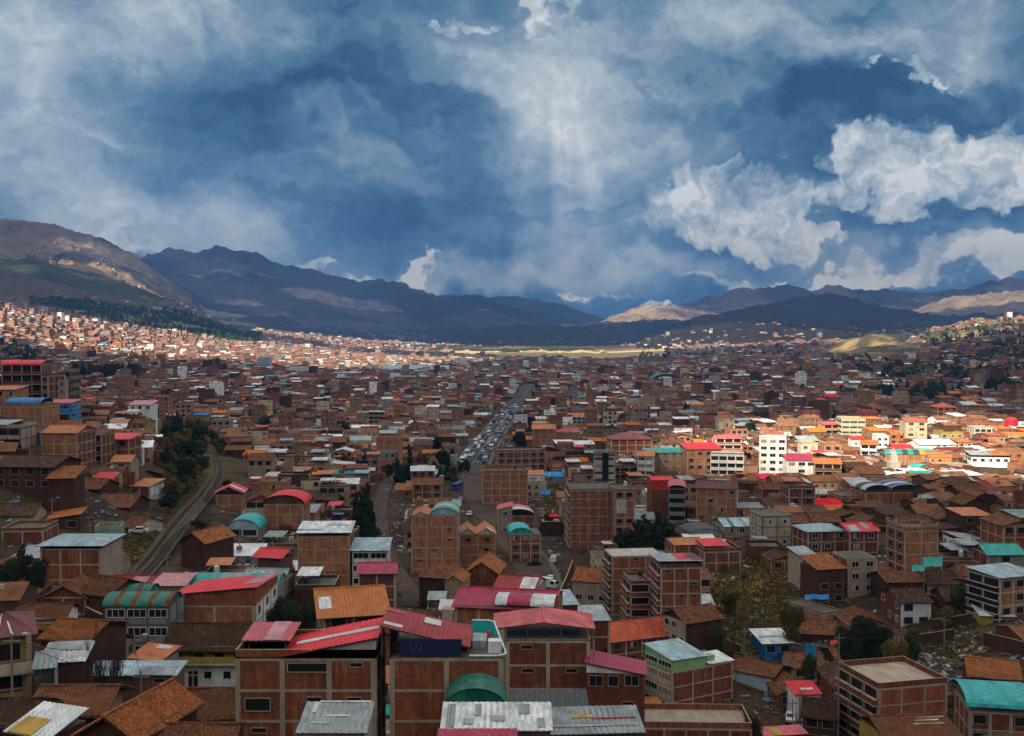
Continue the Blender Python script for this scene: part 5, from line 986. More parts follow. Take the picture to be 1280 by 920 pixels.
FAR_ = blocks(1500, 3000, 58, 36, 5, 5, 0)
VF = blocks(3000, 6200, 86, 50, 6, 7, 0)
HS = np.concatenate([NEAR_, FAR_, VF]); 
x, y, w, d, a = HS.T
w = np.where(y > 380, w*1.22, w)
z, who = land(x, y, True); px, py = proj(x, y, z+3)
keep = (px > -70) & (px < 1350) & (py < 1010)
keep &= (seg_dist(x, y, AVE) > AW+8.5) & ((seg_dist(x, y, ST) > 15) | (y > 600))
nr = y < 620
kk = np.ones(len(x), bool); kk[nr] &= (seg_dist(x[nr], y[nr], RAIL) > 14) & (seg_dist(x[nr], y[nr], TRACK) > 10) & (seg_dist(x[nr], y[nr], SIDE) > 8); keep &= kk
for P in GRASS: keep &= ~(inpoly(px, py, P) & (y < 700))
for P in SLOPEW: keep &= ~(inpoly(px, py, P) & (y < 700))
for P in HILLGREEN: keep &= ~(inpoly(px, py, P) & (y > 1200))
for P in AIRFIELD+MOUND: keep &= ~(inpoly(px, py, P) & (y > 2000))
NOGO = [[(545,575),(575,565),(596,580),(590,612),(560,620)], [(90,448),(180,448),(180,476),(90,476)]]
keep &= ~(inpoly(px, py, NOGO[0]) & (y < 700))
# slope and altitude limits for the suburbs on the hillsides
dens = fbm(x/160, y/160, 3, 21)
up = z > np.where(px < 500, 205+60*dens, 92+90*dens)
keep &= ~(up & (y > 1500) & (rs.rand(len(x)) > .06))
keep &= ~((y > 2100) & (px > 1030) & (rs.rand(len(x)) > .33)); keep &= ~((y > 2200) & (px > 780) & (dens < .42))
keep &= ~((y > 5400) & (rs.rand(len(x)) > .25)) & ~(np.isin(who, (1, 2, 4, 6, 7, 9)) & (y > 2000) & (rs.rand(len(x)) > .05))
keep &= ~((dens < .30) & (y > 450) & (y < 2500)) | (rs.rand(len(x)) > .8)
keep &= (rs.rand(len(x)) > .035)
# clear of surveyed buildings
fp = np.array(FOOT)
for (cx, cy, W_, D_, t_) in FOOT:
    m_ = (np.abs(x-cx) < 40) & (np.abs(y-cy) < 40); i_ = np.where(m_ & keep)[0]
    if not len(i_): continue
    c_, s_ = math.cos(t_), math.sin(t_); u = (x[i_]-cx)*c_+(y[i_]-cy)*s_; v_ = -(x[i_]-cx)*s_+(y[i_]-cy)*c_
    r_ = np.minimum(w[i_], d[i_])*.46
    keep[i_[(np.abs(u) < W_/2+r_) & (np.abs(v_) < D_/2+r_)]] = False
idx = np.where(keep)[0]; x, y, w, d, a, z, px, py, dens = [q[idx] for q in (x, y, w, d, a, z, px, py, dens)]
n = len(x); r1 = rs.rand(n); r2 = rs.rand(n); r3 = rs.rand(n); r4 = rs.rand(n)
hist = (px > 1000) & (px < 1290) & (y > 270) & (y < 430)      # old town roofs on the right
lowr = (y < 400) & (px < 230) | (y < 260) & (px > 930)
st = 1+(r1 > .48)+(r1 > .80)+(r1 > .95)+((r1 > .975) & (y > 700)).astype(int)*2
tall = (np.abs(px-690) < 220) & (y > 700); st = st+(tall & (r2 > .7))
st = np.where(hist | lowr, 1+(r1 > .7), st)
st = np.where((y < 500) & ~hist & ~lowr & (st > 3), 3, st)
# never stand in front of a surveyed building
st = np.where((y > 600) & (rs.rand(n) > .45), np.maximum(st-1, 1), st)
hh = np.where(y > 500, st*2.6+.5, st*2.8+.9)
for k in range(n):
    if y[k] > 640: continue
    hw = (w[k]+d[k])*.5/y[k]*F*.5
    for (x0, x1, yt, yb, Yr) in RECTS:
        if y[k] >= Yr-2 or px[k]+hw < x0+1+(x1-x0)*.14 or px[k]-hw > x1-1-(x1-x0)*.14: continue
        lim = yb-7 if yb < 900 else yt+ (yb-yt)*.75
        while hh[k] > 0 and proj(x[k], y[k]-d[k]*.3, z[k]+hh[k]+1.2)[1] < lim: hh[k] -= 2.8
        if hh[k] <= 2.0:
            hh[k] = 2.3 if proj(x[k], y[k]-d[k]*.3, z[k]+3.)[1] > lim-7 else 0
            break
ok = hh > 2; x, y, w, d, a, z, px, py, dens, hh, r1, r2, r3, r4, hist, lowr = [q[ok] for q in (x, y, w, d, a, z, px, py, dens, hh, r1, r2, r3, r4, hist, lowr)]
n = len(x)
# kinds: wall 0 brick 1 adobe 2 white 3 cream 4 grey 5 tan ; roof type 0 gable 1 flat 2 shed ; roof colour class
wk = np.digitize(r2, [.54, .72, .79, .84, .91]); wk = np.where(hist | lowr, np.digitize(r2, [.22, .68, .78, .84, .92]), wk)
rt = np.where(y > 500, np.digitize(r3, [.56, .72]), np.digitize(r3, [.46, .80])); rt = np.where(hist | lowr, (r3 > .8)*2, rt)
rt = np.where((hh > 9) & (r4 > .35), 1, rt)
rc = np.digitize(r4, [.54, .82, .90, .94, .942, .962, .975, .985, .993]) # tile,tileb,grey,white,red,orange,maroon,teal,blue,magenta
rc = np.where(hist | lowr, np.digitize(r4, [.55, .84, .90, .94, .955, .97, .985]), rc)
rc = np.where(rt == 2, np.where(rc < 1, np.array([2, 2, 3, 1, 0, 2, 5, 3])[(r1*7.99).astype(int)], rc), rc)
WN = ['brick', 'adobe', 'white', 'cream', 'grey', 'tan']; RN = ['tile', 'tileb', 'mgrey', 'mwhite', 'mred', 'morange', 'mmaroon', 'mteal', 'mblue', 'mmagenta']
WC = np.array([COL[q] for q in WN]); WC[0] = (.27, .115, .068); RC = np.array([COL[q] for q in RN])
WORDW = ['brick', 'dark adobe', 'white walled', 'cream', 'grey', 'tan']; WORDR = ['brown tile roof', 'dark brown tile roof', 'grey sheet roof', 'whitish sheet roof', 'red sheet roof', 'orange roof', 'maroon roof', 'turquoise roof', 'blue roof', 'magenta roof']
size = (w*hh)/(y*y); order = np.argsort(-size*((px > 5) & (px < 1275) & (py-2 < 935)))
NIND = 250; ind = set(order[:NIND].tolist())
# ---- individual neighbours
used = set(); NUMW = {1: 'single storey', 2: 'two storey', 3: 'three storey', 4: 'four storey'}
MK = [(m[0], m[1], m[2], m[3]) for m in MARKS]
def place_label(pxk, pyk, Yk, core):
    c = sorted(MK, key=lambda m: (m[0]-pxk)**2+((m[1]-pyk)*1.4)**2)[:7]
    for words in (0, 1):
        for (mx, my, mY, ph) in c:
            dx = pxk-mx; dy = Yk-mY
            if abs(dx) > 14 and abs(dx) > abs(pyk-my)*.8: rel = ('just right of' if abs(dx) < 45 else 'further right of') if dx > 0 else ('just left of' if abs(dx) < 45 else 'further left of')
            else: rel = ('just behind' if dy < 50 else 'further behind') if dy > 0 else ('just in front of' if dy > -50 else 'well in front of')
            t = ('' if not words else 'smaller ')+core+', '+rel+' '+ph
            if len(t.split()) > 16: t = (core.split(' under')[0]+', '+rel+' '+ph)
            if len(t.split()) <= 16 and t not in used: used.add(t); return t
    return core
for k in order[:NIND]:
    W_, D_ = w[k], d[k]; th = (a[k]+math.pi) % (2*math.pi)-math.pi; c_, s_ = math.cos(th), math.sin(th)
    X0 = x[k]-(W_*c_-D_*s_)/2; Y0 = y[k]-(W_*s_+D_*c_)/2; wn = WN[wk[k]]; rn = RN[rc[k]]
    if wn == 'brick': wn = ['brick', 'brickb', 'brickc'][int(r1[k]*97) % 3]
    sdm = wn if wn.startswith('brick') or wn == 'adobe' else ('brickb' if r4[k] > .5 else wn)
    cs = [(X0, Y0), (X0+W_*c_, Y0+W_*s_), (X0+W_*c_-D_*s_, Y0+W_*s_+D_*c_), (X0-D_*s_, Y0+D_*c_)]; zt = min(lz(*q) for q in cs)-.6+hh[k]
    fl = max(1, round((hh[k]-.6)/2.8))
    if rt[k] == 0: rf = g_('gx' if W_ > D_ or r2[k] > .4 else 'gy', rn, rs.uniform(1.1, 2.0), o=.45, g=sdm)
    elif rt[k] == 2: rf = g_(['shedB', 'shedB', 'shedL', 'shedR'][int(r1[k]*83) % 4], rn, rs.uniform(.4, 1.1), o=.35, g=None)
    else:
        rf = [dict(t='flat', ph=float(rs.uniform(.3, 1.0)), m='concd' if r1[k] > .5 else 'conc')]
        if r4[k] > .45: rf = [g_('shedB', RN[[2, 3, 2, 5, 3, 4][int(r1[k]*61) % 6]], .4, x0=0 if r3[k] > .6 else .45, x1=.55 if r3[k] > .6 else 1, y0=.3, y1=1, o=.15, lift=1.9, ph=.7)]
    fr_ = (wn.startswith('brick') or wn == 'grey') and r2[k] % .1 > .03
    fr_ = 'thin' if fr_ and r4[k] % .1 > .06 else fr_
    if wn in ('adobe',): kw = dict(win='open', swin='none', p=.35, fr=False)
    else: kw = dict(win=['std', 'std', 'open', 'gal'][int(r3[k]*71) % 4], swin='slot' if fr_ else 'std', p=.65, fr=fr_)
    fw = ['conc', 'white', 'tan', 'mud', 'conc'][int(r2[k]*53) % 5]
    rw = WORDR[rc[k]] if rt[k] != 1 else 'flat roof'
    core = NUMW.get(fl, 'tall')+' '+WORDW[wk[k]]+' house under '+rw
    lab = place_label(px[k], py[k], y[k], core)
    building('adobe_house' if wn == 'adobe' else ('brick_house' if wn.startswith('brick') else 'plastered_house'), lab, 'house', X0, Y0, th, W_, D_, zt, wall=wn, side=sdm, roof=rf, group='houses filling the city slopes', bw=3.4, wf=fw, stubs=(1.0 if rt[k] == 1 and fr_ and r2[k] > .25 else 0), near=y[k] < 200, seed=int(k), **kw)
# ---- everything smaller: one mass of houses
def mass_material():
    m, T, b = newmat('distant_house_fabric', .9, 0, .15)
    at_ = T.n('ShaderNodeAttribute', attribute_name='Col'); uv = T.n('ShaderNodeUVMap', uv_map='UVMap').outputs[0]
    sep = T.n('ShaderNodeSeparateXYZ', i={0: uv}); isw = at_.outputs[3]
    un = T.m('DIVIDE', sep.outputs[0], 2.9); vn_ = T.m('DIVIDE', sep.outputs[1], 2.8)
    fu = T.m('FRACT', un); fv = T.m('FRACT', vn_)
    cell = T.n('ShaderNodeCombineXYZ', i={0: T.m('FLOOR', un), 1: T.m('FLOOR', vn_)}).outputs[0]
    wn = T.n('ShaderNodeTexWhiteNoise', noise_dimensions='2D', i={'Vector': cell}).outputs[0]
    win = T.m('MULTIPLY', T.m('COMPARE', fu, .5, .19), T.m('COMPARE', fv, .5, .19)); win = T.m('MULTIPLY', win, T.m('GREATER_THAN', wn, .5))
    win = T.m('MULTIPLY', win, T.m('GREATER_THAN', isw, .25))
    frm = T.m('MAXIMUM', T.m('LESS_THAN', fv, .09), T.m('LESS_THAN', T.m('FRACT', T.m('DIVIDE', sep.outputs[0], 3.8)), .08)); frm = T.m('MULTIPLY', frm, T.m('GREATER_THAN', isw, .75))
    ge = T.n('ShaderNodeNewGeometry').outputs[0]; n1 = T.noise(ge, .35, 4, .65)
    f = T.mr(n1, .3, .7, .65, 1.25); g = T.n('ShaderNodeCombineColor', i={0: f, 1: f, 2: f})
    c = T.mix(frm, at_.outputs[0], (.26, .21, .17)); c = T.mix(1, c, g.outputs[0], 'MULTIPLY'); c = T.mix(T.m('MULTIPLY', win, .85), c, (.03, .026, .024))
    T.L.new(c, b.inputs['Base Color']); return m
sel = np.ones(n, bool); sel[list(ind)] = False
sel &= ~((y < 300) & ((px < -10) | (px > 1290)))
mx_, my_, mw, md, ma, mz, mh, mwk, mrt, mrc, q1, q2 = [q[sel] for q in (x, y, w, d, a, z, hh, wk, rt, rc, r1, r3)]
N = len(mx_); print('mass houses', N, 'individual', len(MARKS)+len(ind))
quads, qcol, quv = [], [], []
def addq(P, C, UV): quads.append(P); qcol.append(C); quv.append(UV)
ca, sa = np.cos(ma), np.sin(ma)
def W2(u, v, zz): return np.stack([mx_+u*ca-v*sa, my_+u*sa+v*ca, zz], -1)
zb = mz-2.0; zt = mz+mh; hw = mw/2; hd = md/2
jit = rs.uniform(.7, 1.25, N)[:, None]
wc = WC[mwk]*jit; wc = np.where((mwk == 0)[:, None], wc*np.stack([np.ones(N), rs.uniform(.85, 1.3, N), rs.uniform(.85, 1.4, N)], 1), wc)
wflag = np.where(mwk == 0, 1., np.where(mwk == 1, .0, .5)); wcol = np.concatenate([wc, wflag[:, None]], 1)
sidec = np.where((mwk >= 2)[:, None] & (q2 > .5)[:, None], COL['brickb']*jit, wc); scol = np.concatenate([sidec, np.where(mwk >= 1, .9, 1.)[:, None]*(mwk != 1)[:, None]], 1)
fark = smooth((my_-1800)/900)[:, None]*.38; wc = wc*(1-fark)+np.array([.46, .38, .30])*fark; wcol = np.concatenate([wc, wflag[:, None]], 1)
rcc = RC[mrc]*rs.uniform(.7, 1.2, N)[:, None]; flatc = np.array(COL['conc'])*rs.uniform(.35, 1.1, N)[:, None]*np.where(rs.rand(N) > .6, np.array([[1], [1]])[0], 1)[:, None]
rcc = np.where((mrt == 1)[:, None], flatc, rcc); rcol = np.concatenate([rcc, np.zeros((N, 1))], 1)
rise = np.where(mrt == 0, rs.uniform(1.0, 2.0, N), 0.); srise = np.where(mrt == 2, rs.uniform(.3, 1.3, N), 0.)
u0, u1 = -hw, hw; v0, v1 = -hd, hd
off = np.floor(rs.uniform(0, 50, N))*2.9
def uvw(L, zlo, zhi): # u along wall, v down from the eaves
    zz = np.zeros(N); return np.stack([np.stack([off, zz+2.8*6-(zhi-zlo)*1.0], -1), np.stack([off+L, 2.8*6-(zhi-zlo)], -1), np.stack([off+L, zz+2.8*6], -1), np.stack([off, zz+2.8*6], -1)], 1)
for (ua, va, ub, vb, L, C) in ((u0, v0, u1, v0, mw, wcol), (u1, v0, u1, v1, md, scol), (u1, v1, u0, v1, mw, scol), (u0, v1, u0, v0, md, scol)):
    addq(np.stack([W2(ua, va, zb), W2(ub, vb, zb), W2(ub, vb, zt), W2(ua, va, zt)], 1), C, uvw(L, zb, zt))
z0_ = np.zeros(N); ruv = np.zeros((N, 4, 2)); o_ = .35
ov = np.where(mrt == 1, 0, o_); zr = zt+.05
A = W2(u0-ov, v0-ov, zr-ov*.3); B = W2(u1+ov, v0-ov, zr-ov*.3); Rb = W2(u1+ov, 0*v0, zr+rise); Ra = W2(u0-ov, 0*v0, zr+rise)
addq(np.stack([A, B, np.where((mrt == 0)[:, None], Rb, W2(u1+ov, 0*v0, zr+srise*.5)), np.where((mrt == 0)[:, None], Ra, W2(u0-ov, 0*v0, zr+srise*.5))], 1), rcol, ruv)
A2 = W2(u1+ov, v1+ov, zr-ov*.3*(mrt == 0)+srise); B2 = W2(u0-ov, v1+ov, zr-ov*.3*(mrt == 0)+srise)
addq(np.stack([A2, B2, np.where((mrt == 0)[:, None], Ra, W2(u0-ov, 0*v0, zr+srise*.5)), np.where((mrt == 0)[:, None], Rb, W2(u1+ov, 0*v0, zr+srise*.5))], 1), rcol*np.array([.9, .9, .9, 1]), ruv)
for (us) in (u0, u1): # gable ends and high backs
    addq(np.stack([W2(us, v0, zt), W2(us, v1, zt), W2(us, v1, zt+srise), W2(us, 0*v0, zr+np.where(mrt == 0, rise, srise*.5))], 1), np.concatenate([sidec, z0_[:, None]], 1), ruv)
addq(np.stack([W2(u1, v1, zt), W2(u0, v1, zt), W2(u0, v1, zt+srise), W2(u1, v1, zt+srise)], 1), np.concatenate([sidec, z0_[:, None]], 1), ruv)
# parapets and rooftop rooms, tanks and lumber
def boxes(m_, uc, vc, bw_, bd_, z0b, bh, C):
    i = np.where(m_)[0]
    if not len(i): return
    X_, Y_, c2, s2 = mx_[i], my_[i], ca[i], sa[i]; uc, vc, bw_, bd_, z0b, bh = [np.broadcast_to(q, (N,))[i] for q in (uc, vc, bw_, bd_, z0b, bh)]; C = C[i] if C.shape[0] == N else np.broadcast_to(C, (len(i), 4))
    P = lambda u, v, zz: np.stack([X_+u*c2-v*s2, Y_+u*s2+v*c2, zz], -1)
    a_, b_, c_, d_ = uc-bw_/2, uc+bw_/2, vc-bd_/2, vc+bd_/2; lo, hi = z0b, z0b+bh; r_ = np.zeros((len(i), 4, 2))
    for q in ((a_, c_, b_, c_), (b_, c_, b_, d_), (b_, d_, a_, d_), (a_, d_, a_, c_)):
        addq(np.stack([P(q[0], q[1], lo), P(q[2], q[3], lo), P(q[2], q[3], hi), P(q[0], q[1], hi)], 1), C, r_)
    addq(np.stack([P(a_, c_, hi), P(b_, c_, hi), P(b_, d_, hi), P(a_, d_, hi)], 1), C*np.array([.8, .8, .8, 1]), r_)
fl = (mrt == 1); wc0 = np.concatenate([sidec*.9, z0_[:, None]], 1)
boxes(fl, 0, -hd+.1, mw, .2, zt, .8, wc0); boxes(fl, -hw+.1, 0, .2, md-.4, zt, .8, wc0); boxes(fl, hw-.1, 0, .2, md-.4, zt, .8, wc0); boxes(fl, 0, hd-.1, mw, .2, zt, .8, wc0)
t1 = rs.rand(N); boxes(fl & (t1 > .4), hw*rs.uniform(-.5, .5, N), hd*.4, 3., 2.6, zt, 2.3, wc0)
sh = np.concatenate([RC[np.array([2, 2, 3, 3, 2, 5, 4, 7, 3, 0, 2, 8])[(rs.rand(N)*12).astype(int)]]*rs.uniform(.6, 1.2, N)[:, None], z0_[:, None]], 1)
t2 = rs.rand(N); boxes(fl & (t2 > .4), hw*rs.uniform(-.4, .4, N), hd*rs.uniform(-.3, .3, N), mw*.45, md*.45, zt+2.1, .12, sh)
lum = np.concatenate([np.array([[.45, .42, .38]])*rs.uniform(.3, 1.3, N)[:, None], z0_[:, None]], 1)
for q in range(3): boxes((rs.rand(N) > .5) & (my_ < 1800), hw*rs.uniform(-.8, .8, N), hd*rs.uniform(-.8, .8, N), rs.uniform(.5, 1.6, N), rs.uniform(.5, 1.4, N), zt+.1+np.where(mrt == 0, rise*.55, 0), rs.uniform(.3, .9, N), lum)
boxes((rs.rand(N) > .35), hw*1.1+rs.uniform(0, 1.5, N), hd*rs.uniform(-.8, .4, N), rs.uniform(1.5, 4, N), rs.uniform(2, 5, N), zb, 2+rs.uniform(1.8, 4.5, N), np.concatenate([np.where(rs.rand(N)[:, None] > .5, sidec, RC[(rs.rand(N)*4).astype(int)])*.85, z0_[:, None]], 1))
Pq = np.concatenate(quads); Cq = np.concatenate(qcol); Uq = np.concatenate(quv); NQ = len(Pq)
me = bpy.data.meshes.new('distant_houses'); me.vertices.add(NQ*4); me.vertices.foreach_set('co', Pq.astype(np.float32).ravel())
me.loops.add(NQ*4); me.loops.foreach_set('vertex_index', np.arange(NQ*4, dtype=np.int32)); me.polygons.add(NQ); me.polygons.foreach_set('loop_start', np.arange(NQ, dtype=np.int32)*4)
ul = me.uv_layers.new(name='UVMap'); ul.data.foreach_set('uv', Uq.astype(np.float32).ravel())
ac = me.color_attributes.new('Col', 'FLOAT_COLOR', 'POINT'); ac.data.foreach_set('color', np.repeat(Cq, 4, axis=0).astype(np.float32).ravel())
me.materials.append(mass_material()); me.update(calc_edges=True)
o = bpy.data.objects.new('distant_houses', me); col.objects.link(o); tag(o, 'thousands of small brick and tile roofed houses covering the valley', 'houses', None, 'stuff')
print('quads', NQ)
from mathutils import Vector as Vector_
def inp(px, py, P):
    r = False; n = len(P)
    for i in range(n):
        x0, y0 = P[i]; x1, y1 = P[(i+1) % n]
        if (y0 > py) != (y1 > py) and px < (x1-x0)*(py-y0)/(y1-y0)+x0: r = not r
    return r
_ln = {}
def sd1(x, y, line):
    k = id(line)
    if k not in _ln: _ln[k] = np.array(line)
    return float(np.hypot(_ln[k][:, 0]-x, _ln[k][:, 1]-y).min())
# ------------------------------------------------------------------ trees
LEAF = {}
def leafmat(nm, c):
    m, T, b = newmat(nm, .85, 0, .15); oi = T.n('ShaderNodeObjectInfo').outputs['Random']; at_ = T.n('ShaderNodeAttribute', attribute_name='Tone').outputs[2]
    f = T.m('MULTIPLY', T.mr(at_, 0, 1, .45, 1.7), T.mr(oi, 0, 1, .75, 1.25)); g = T.n('ShaderNodeCombineColor', i={0: f, 1: f, 2: f})
    T.L.new(T.mix(1, c, g.outputs[0], 'MULTIPLY'), b.inputs['Base Color']); return m
LM = {'dark': leafmat('dark_foliage', (.024, .038, .017)), 'mid': leafmat('green_foliage', (.055, .075, .024)), 'olive': leafmat('olive_foliage', (.125, .095, .028)), 'lit': leafmat('sunlit_foliage', (.07, .085, .03))}  # 'lit' leaves are a paler green: sunlight put into their colour
BARK = flatmat('bark', (.08, .055, .04), .95)
def leafcloud(name, lobes, n, size, mat, rsd):
    """lobes: (cx,cy,cz,rx,ry,rz); leaf-sized faces through the outer part of each lobe"""
    rr = np.random.RandomState(rsd); L = np.array(lobes); vol = (L[:, 3]*L[:, 4]*L[:, 5])**.67; k = rr.choice(len(L), n, p=vol/vol.sum())
    d = rr.normal(size=(n, 3)); d /= np.linalg.norm(d, axis=1)[:, None]; r = rr.uniform(.45, 1.08, n)**.7*(1+.22*(vn(d[:, 0]*3+k*5., d[:, 2]*3+d[:, 1]*2, rsd)-.5)*2)
    c = L[k, :3]+d*L[k, 3:]*r[:, None]
    clump = vn(c[:, 0]*1.1+c[:, 1]*.7, c[:, 2]*1.1-c[:, 1]*.5, rsd+3); m_ = clump > .22; c, d, clump = c[m_], d[m_], clump[m_]; n = len(c)
    a = rr.normal(size=(n, 3)); a = a/np.linalg.norm(a, axis=1)[:, None]; nn = d*.7+rr.normal(size=(n, 3))*.6; b = np.cross(nn, a); b /= np.linalg.norm(b, axis=1)[:, None]+1e-9; a = np.cross(b, nn); a /= np.linalg.norm(a, axis=1)[:, None]+1e-9
    s = size*rr.uniform(.5, 1.3, n)[:, None]; V = np.stack([c-a*s, c-b*s*.6, c+a*s, c+b*s*.6], 1).reshape(-1, 3)
    me = bpy.data.meshes.new(name); me.vertices.add(n*4); me.vertices.foreach_set('co', V.astype(np.float32).ravel()); me.loops.add(n*4); me.loops.foreach_set('vertex_index', np.arange(n*4, dtype=np.int32)); me.polygons.add(n); me.polygons.foreach_set('loop_start', np.arange(n, dtype=np.int32)*4)
    ac = me.attributes.new('Tone', 'FLOAT', 'POINT'); ac.data.foreach_set('value', np.repeat(np.clip(rr.uniform(0, .6, n)+clump*.5-.1, 0, 1), 4).astype(np.float32))
    me.materials.append(mat); me.update(calc_edges=True); return me
def limbmesh(nm, H_, r, n, spread, rsd, bare=False):
    q = random.Random(rsd); mb = MB(); p = np.array((0, 0, -.6)); top = np.array((q.uniform(-.3, .3), q.uniform(-.3, .3), H_*(.45 if not bare else .3)))
    mb.cyl(p, top, r, r*.6, BARK, 7)
    for i in range(n):
        t = q.uniform(.4, 1.); s = p*(1-t)+top*t; a = q.uniform(0, 6.28); e = s+np.array((math.cos(a)*spread*q.uniform(.4, 1), math.sin(a)*spread*q.uniform(.4, 1), H_*q.uniform(.2, .5)))
        m_ = (s+e)/2+np.array((0, 0, -.15*H_*.3)); mb.cyl(s, m_, r*.35, r*.22, BARK, 5, False); mb.cyl(m_, e, r*.22, r*.07, BARK, 5)
        for j in range(8 if bare else 2):
            t2 = q.uniform(.2, 1); s2 = m_*(1-t2)+e*t2; a2 = q.uniform(0, 6.28); e2 = s2+np.array((math.cos(a2)*spread*.3, math.sin(a2)*spread*.3, H_*q.uniform(.08, .3))); mb.cyl(s2, e2, r*.09, r*.02, BARK, 4, False)
            if bare:
                for w_ in range(4): e3 = e2+np.array((q.uniform(-.4, .4), q.uniform(-.4, .4), q.uniform(.3, 1.2))); mb.cyl(s2*.4+e2*.6, e3, r*.04, r*.012, BARK, 3, False)
    return newmesh(nm, mb.v, mb.f, mb.mi, mb.ms)
def lobes_round(q, H_, R_): return [(q.uniform(-.5, .5)*R_, q.uniform(-.5, .5)*R_, H_*q.uniform(.45, .82), R_*q.uniform(.35, .6), R_*q.uniform(.35, .6), R_*q.uniform(.3, .5)) for _ in range(9)]+[(0, 0, H_*.62, R_*.6, R_*.6, H_*.28)]
def lobes_col(q, H_, R_): return [(q.uniform(-.25, .25)*R_, q.uniform(-.25, .25)*R_, H_*t, R_*(1.05-t)*q.uniform(.7, 1.1)+.2, R_*(1.05-t)*q.uniform(.7, 1.1)+.2, H_*.11) for t in np.linspace(.15, .95, 9)]
q_ = random.Random(5); PR = {}
for nm, kind, R_, mt in (('broad', 'r', 4.2, 'dark'), ('broad2', 'r', 3.8, 'mid'), ('tall', 'c', 2.6, 'dark'), ('cypress', 'c', 1.6, 'dark'), ('lit', 'r', 4.4, 'lit'), ('olive', 'r', 3.9, 'olive')):
    lb = lobes_round(q_, 10, R_) if kind == 'r' else lobes_col(q_, 10, R_)
    PR[nm] = (leafcloud('crown', lb, 5200 if kind == 'r' else 3600, .34, LM[mt], len(PR)+3), limbmesh('trunk', 10, .28, 6, R_*.5, len(PR)+9))
for nm, kind, R_, mt in (('broad', 'r', 4.2, 'dark'), ('broad2', 'r', 3.8, 'mid'), ('tall', 'c', 2.6, 'dark'), ('cypress', 'c', 1.6, 'dark'), ('olive', 'r', 3.9, 'olive')):
    lb = lobes_round(q_, 10, R_)+lobes_round(q_, 10, R_) if kind == 'r' else lobes_col(q_, 10, R_)
    if kind == 'r': lb = [(a_, b_, c_, d_*.75, e_*.75, f_*.75) for a_, b_, c_, d_, e_, f_ in lb]+[(0, 0, 3.6, R_*.6, R_*.6, 1.6)]
    PR[nm+'_fine'] = (leafcloud('crown', lb, 26000 if kind == 'r' else 15000, .15, LM[mt], len(PR)+23), limbmesh('trunk', 10, .28, 9, R_*.6, len(PR)+29))
def tree(kind, x, y, h, label, group, name='tree', wid=1.0):
    r = empty(name, (x, y, lz(x, y)-.1), random.uniform(0, 6)); s = h/10; tag(r, label, 'tree', group)
    for nm, me in (('crown', PR[kind][0]), ('trunk', PR[kind][1])):
        o = bpy.data.objects.new(nm, me); col.objects.link(o); o.parent = r; o.scale = (s*wid, s*wid, s)
    return r
def T_(kind, px, ytop, Y, label, group=None, wid=1., name='tree'):
    P = at(px, ytop, Y); z = lz(P[0], Y); h = max(3.0, P[2]-z); return tree(kind+('_fine' if Y < 260 and h > 5 else ''), P[0], Y, h, label, group, name, wid*min(1., 11/h))
